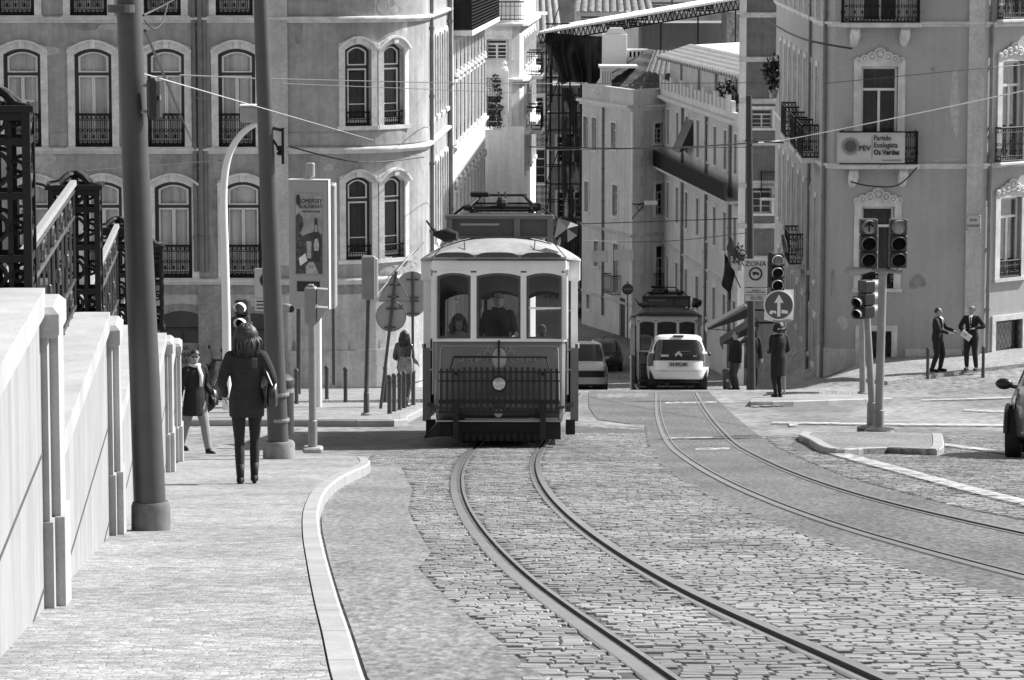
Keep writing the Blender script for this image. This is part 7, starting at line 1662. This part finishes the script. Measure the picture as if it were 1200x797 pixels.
    k.rings([[(lx * s + a_ * s * math.cos(2 * PI * q / 16), ly * s + b_ * s * math.sin(2 * PI * q / 16), z * s + zz_ * abs(math.cos(2 * PI * q / 16)) * s) for q in range(16)] for a_, b_, z, zz_ in ((.20, .085, 1.37, -.0), (.165, .08, 1.425, -.015), (.09, .07, 1.465, 0))])
    rg = [(0, 0, hem * s, (.185 + flare) * s, (.135 + flare) * s), (0, 0, (hem + .01) * s, (.19 + flare) * s, (.14 + flare) * s)]
    if hem < .86: rg += [(0, 0, .92 * s, .196 * s, .148 * s)]
    rg += [(*hx(.4), 1.08 * s, .163 * s, .128 * s), (*hx(.8), 1.27 * s, .188 * s, .138 * s), (*hx(1), 1.375 * s, .185 * s, .112 * s), (*hx(1), 1.425 * s, .12 * s, .085 * s), (*hx(1), 1.46 * s, .082 * s, .078 * s)]; ring_loft(k, rg)
    for i in (1, -1): smooth_tube(k, [sh[i] - E(i * .02, 0, .005), sh[i].lerp(el[i], .5), el[i], el[i].lerp(hd[i], .5), el[i].lerp(hd[i], .97)], [.076 * s, .066 * s, .056 * s, .050 * s, .042 * s]); k.ell(sh[i] - E(i * .022, 0, .004), (.078 * s, .076 * s, .074 * s))
    ct = k.build(coat, top, o, remesh=vox * s)
    if shirt:
        k = MB(); a = Vector((lx, ly, 0)) * s; k.add([a + E(-.045, -.150, 1.42), a + E(.045, -.150, 1.42), a + E(.012, -.158, 1.16), a + E(-.012, -.158, 1.16), a + E(-.06, -.07, 1.475), a + E(.06, -.07, 1.475)], [(0, 1, 2, 3), (4, 5, 1, 0)]); k.build('shirt_front', shirt, o)
        if coat == 'suit_jacket': k = MB(); k.add([a + E(-.012, -.158, 1.42), a + E(.012, -.158, 1.42), a + E(.016, -.165, 1.2), a + E(0, -.167, 1.17), a + E(-.016, -.165, 1.2)], [(0, 1, 2, 3, 4)]); k.build('tie', m_trou, o)
    if collar:
        k = MB(); a = Vector((lx, ly, 0)) * s; k.torus(a + E(0, -.01, 1.46), .075 * s, .03 * s, 16, 8, 'Z')
        if collar is m_shirt: k.tube([a + E(.02, -.09, 1.44), a + E(.03, -.16, 1.3), a + E(.02, -.165, 1.12)], [.035 * s, .04 * s, .03 * s], 8, flat=.6)
        k.build('scarf' if collar is m_shirt else 'collar', collar, o, smooth='all')
    o['_'] = 0; del o['_']
    return o, s, sh, hd, hc
def strap_bag(o, s, sh_, cpos, size, mat, label=None, name='shoulder_bag', label_cat='bag'):
    b_ = thing(name, o.location + Matrix.Rotation(o.rotation_euler.z, 3, 'Z') @ (Vector(cpos) * s), label, label_cat, rz=o.rotation_euler.z)
    w_, d_, h_ = [q * s for q in size]; k = MB(); k.rings([[(x * w_ / 2 * f, y * d_ / 2 * e, z) for x, y in ((-1, -.6), (-.6, -1), (.6, -1), (1, -.6), (1, .6), (.6, 1), (-.6, 1), (-1, .6))] for f, e, z in ((.85, .9, -h_ / 2), (1, 1, -h_ * .35), (1, .95, 0), (.9, .6, h_ * .35), (.8, .25, h_ / 2))]); k.build('bag_body', mat, b_, smooth=True)
    k = MB(); t = Vector(sh_) - Vector(cpos) * s; ax = Vector((0, 1, 0)) if w_ < d_ else Vector((1, 0, 0)); e = ax * (max(w_, d_) * .36)
    for q in (-1, 1): k.tube([e * q + Vector((0, 0, h_ * .45)), t * .6 + e * q * .5, t], .011 * s, 6)
    k.build('strap', mat, b_); return b_
def feet(px, py, h=.12): return G(px, py, h)
# 1 woman walking away
q = feet(290, 566.5); Hh = 184 / F * q.y * 1.01
o, s, sh, hd, hc = person(q, 'woman in a dark tweed coat walking away down the sidewalk', Hh, PI + R(4), .0085, lf=(.075, .10, .0), rf=(-.075, -.04, 0), lh=(.235, -.13, .95), rh=(-.25, -.16, .99), top=m_tweed, hem=.735, flare=.0, bottom=m_trou, shoes=m_shoe, hair='bob', hairm=m_hairb, heel=True, legr=.82, elb=(.35, .8, -.3))
# local +x is to the left of the picture here; the bag hangs on the picture's right side
# (person faces away, so the right hand of the picture is local -x)
o2 = strap_bag(o, s, sh[-1] + Vector((.035, 0, .07)) * s, (-.275, .05, .98), (.12, .30, .24), m_leather, 'shiny black shoulder bag of the woman walking away')
# 2 woman with sunglasses
q = feet(229, 531.5, 0.0); Hh = 123 / F * q.y
o, s, sh, hd, hc = person(q, 'woman with sunglasses in a dark coat and light trousers stepping past the garden wall', Hh, R(38), .0085, lf=(.09, -.26, 0), rf=(-.07, .32, .03), lh=(.26, -.12, .95), rh=(-.30, .05, .80), headyaw=R(-30), top=m_blk, hem=.64, flare=.03, bottom=m_ltrou, shoes=m_shoe, hair='tied', hairm=m_hair, glasses=True, collar=m_shirt, legr=1.12)
strap_bag(o, s, sh[1] + Vector((0, 0, .06)) * s, (.30, -.06, .92), (.13, .26, .26), m_leather, 'dark handbag of the woman with sunglasses')
# 3 woman by the sign posts
q = feet(474, 476.5); Hh = 89 / F * q.y
o, s, sh, hd, hc = person(q, 'woman with long dark hair standing beside the leaning sign post', Hh, R(148), .011, lf=(.08, .0, 0), rf=(-.10, .08, 0), lh=(.20, -.20, 1.02), rh=(-.2, -.22, .98), top=m_leather, hem=.86, flare=-.01, bottom=m_jean, shoes=m_shoe, hair='long', headyaw=R(10), heel=True, legr=.88, coat='jacket')
strap_bag(o, s, sh[-1] + Vector((0, 0, .06)) * s, (-.16, .17, .98), (.36, .14, .36), m_tote, 'large pale tote bag of the woman beside the sign post', 'tote_bag')
# 4 person below the arrow sign
q = feet(912, 465.5); Hh = 87.5 / F * q.y
person(q, 'person in a knee-length dark coat standing below the arrow sign', Hh, R(205), .012, lf=(.07, .02, 0), rf=(-.06, -.03, 0), lh=(.17, -.2, 1.02), rh=(-.2, -.18, .98), top=m_blk, hem=.50, flare=.0, bottom=m_trou, hair='curly', legr=.95)
# 5,6 people waiting on the right corner, feet below the crest
def onground(px, Y): x = P(px, 450, Y).x; return Vector((x, Y, g(x, Y)))
q = onground(881, 90.5); person(q, 'pale faced person all in black raising a hand to the face, under the zone sign', 1.68, R(10), .012, rh=(-.12, -.22, 1.48), lh=(.25, -.05, .85), top=m_blk, hem=.60, flare=.03, hair='long', elb=(.8, .3, -.6))
q = onground(862, 92.5); person(q, 'person in a dark jacket partly behind the barrel litter bin', 1.62, R(-60), .012, top=m_blk, hem=.82, hair='short', bottom=m_jean)
# 7,8 men in suits
q = G(1098, 435.5, .10); Hh = 75.5 / F * q.y
person(q, 'man in a black suit gesturing with both hands, left of the suited pair', Hh, R(62), .012, lf=(.1, -.05, 0), rf=(-.1, .1, 0), lh=(.10, -.42, 1.10), rh=(-.12, -.36, 1.06), top=m_blk, hem=.80, flare=.0, shirt=m_shirt, coat='suit_jacket', hair='short', elb=(.3, .5, -.9), legr=1.1)
q = G(1138, 433.5, .10); Hh = 76 / F * q.y
o, s, sh, hd, hc = person(q, 'man in a black suit holding a white paper, right of the suited pair', Hh, R(-22), .012, lf=(.14, -.02, 0), rf=(-.12, .0, 0), lh=(.14, -.24, 1.14), rh=(-.14, -.30, 1.02), top=m_blk, hem=.80, shirt=m_shirt, coat='suit_jacket', hair='short', elb=(1, .2, -.3), legr=1.1, headyaw=R(-25))
pp = thing('paper', q + Matrix.Rotation(R(-22), 3, 'Z') @ (Vector((-.06, -.36, .95)) * s), 'folded white paper in the suited man\'s hand', 'paper', rz=R(-22)); k = MB(); k.box((0, 0, 0), (.30, .012, .20), rx=R(20), ry=R(35)); k.box((.0, .02, .01), (.28, .01, .19), rx=R(26), ry=R(33)); k.build('sheet', m_paper, pp)
# tram driver and passengers
Mt = Matrix.Translation(tram.location) @ tram.rotation_euler.to_matrix().to_4x4()
q = Mt @ Vector((-.02, .62, .57)); person(q, 'tram driver in dark clothes behind the middle front window', 1.70, 0, .010, lh=(.22, -.26, 1.08), rh=(-.22, -.26, 1.08), top=m_blk, hem=.8, hair='short', collar=m_blk)
q = Mt @ Vector((-.62, 1.0, .40)); person(q, 'light haired passenger behind the left front window of the tram', 1.52, R(15), .012, top=m_sgrey, hem=.7, hair='bob', hairm=M('fair_hair', .12, .6, streak=.4))
q = Mt @ Vector((.62, 2.3, .38)); person(q, 'passenger low behind the right front window of the tram', 1.42, 0, .012, top=m_blk, hem=.7, hair='short', hairm=M('grey_hair', .2, .6))
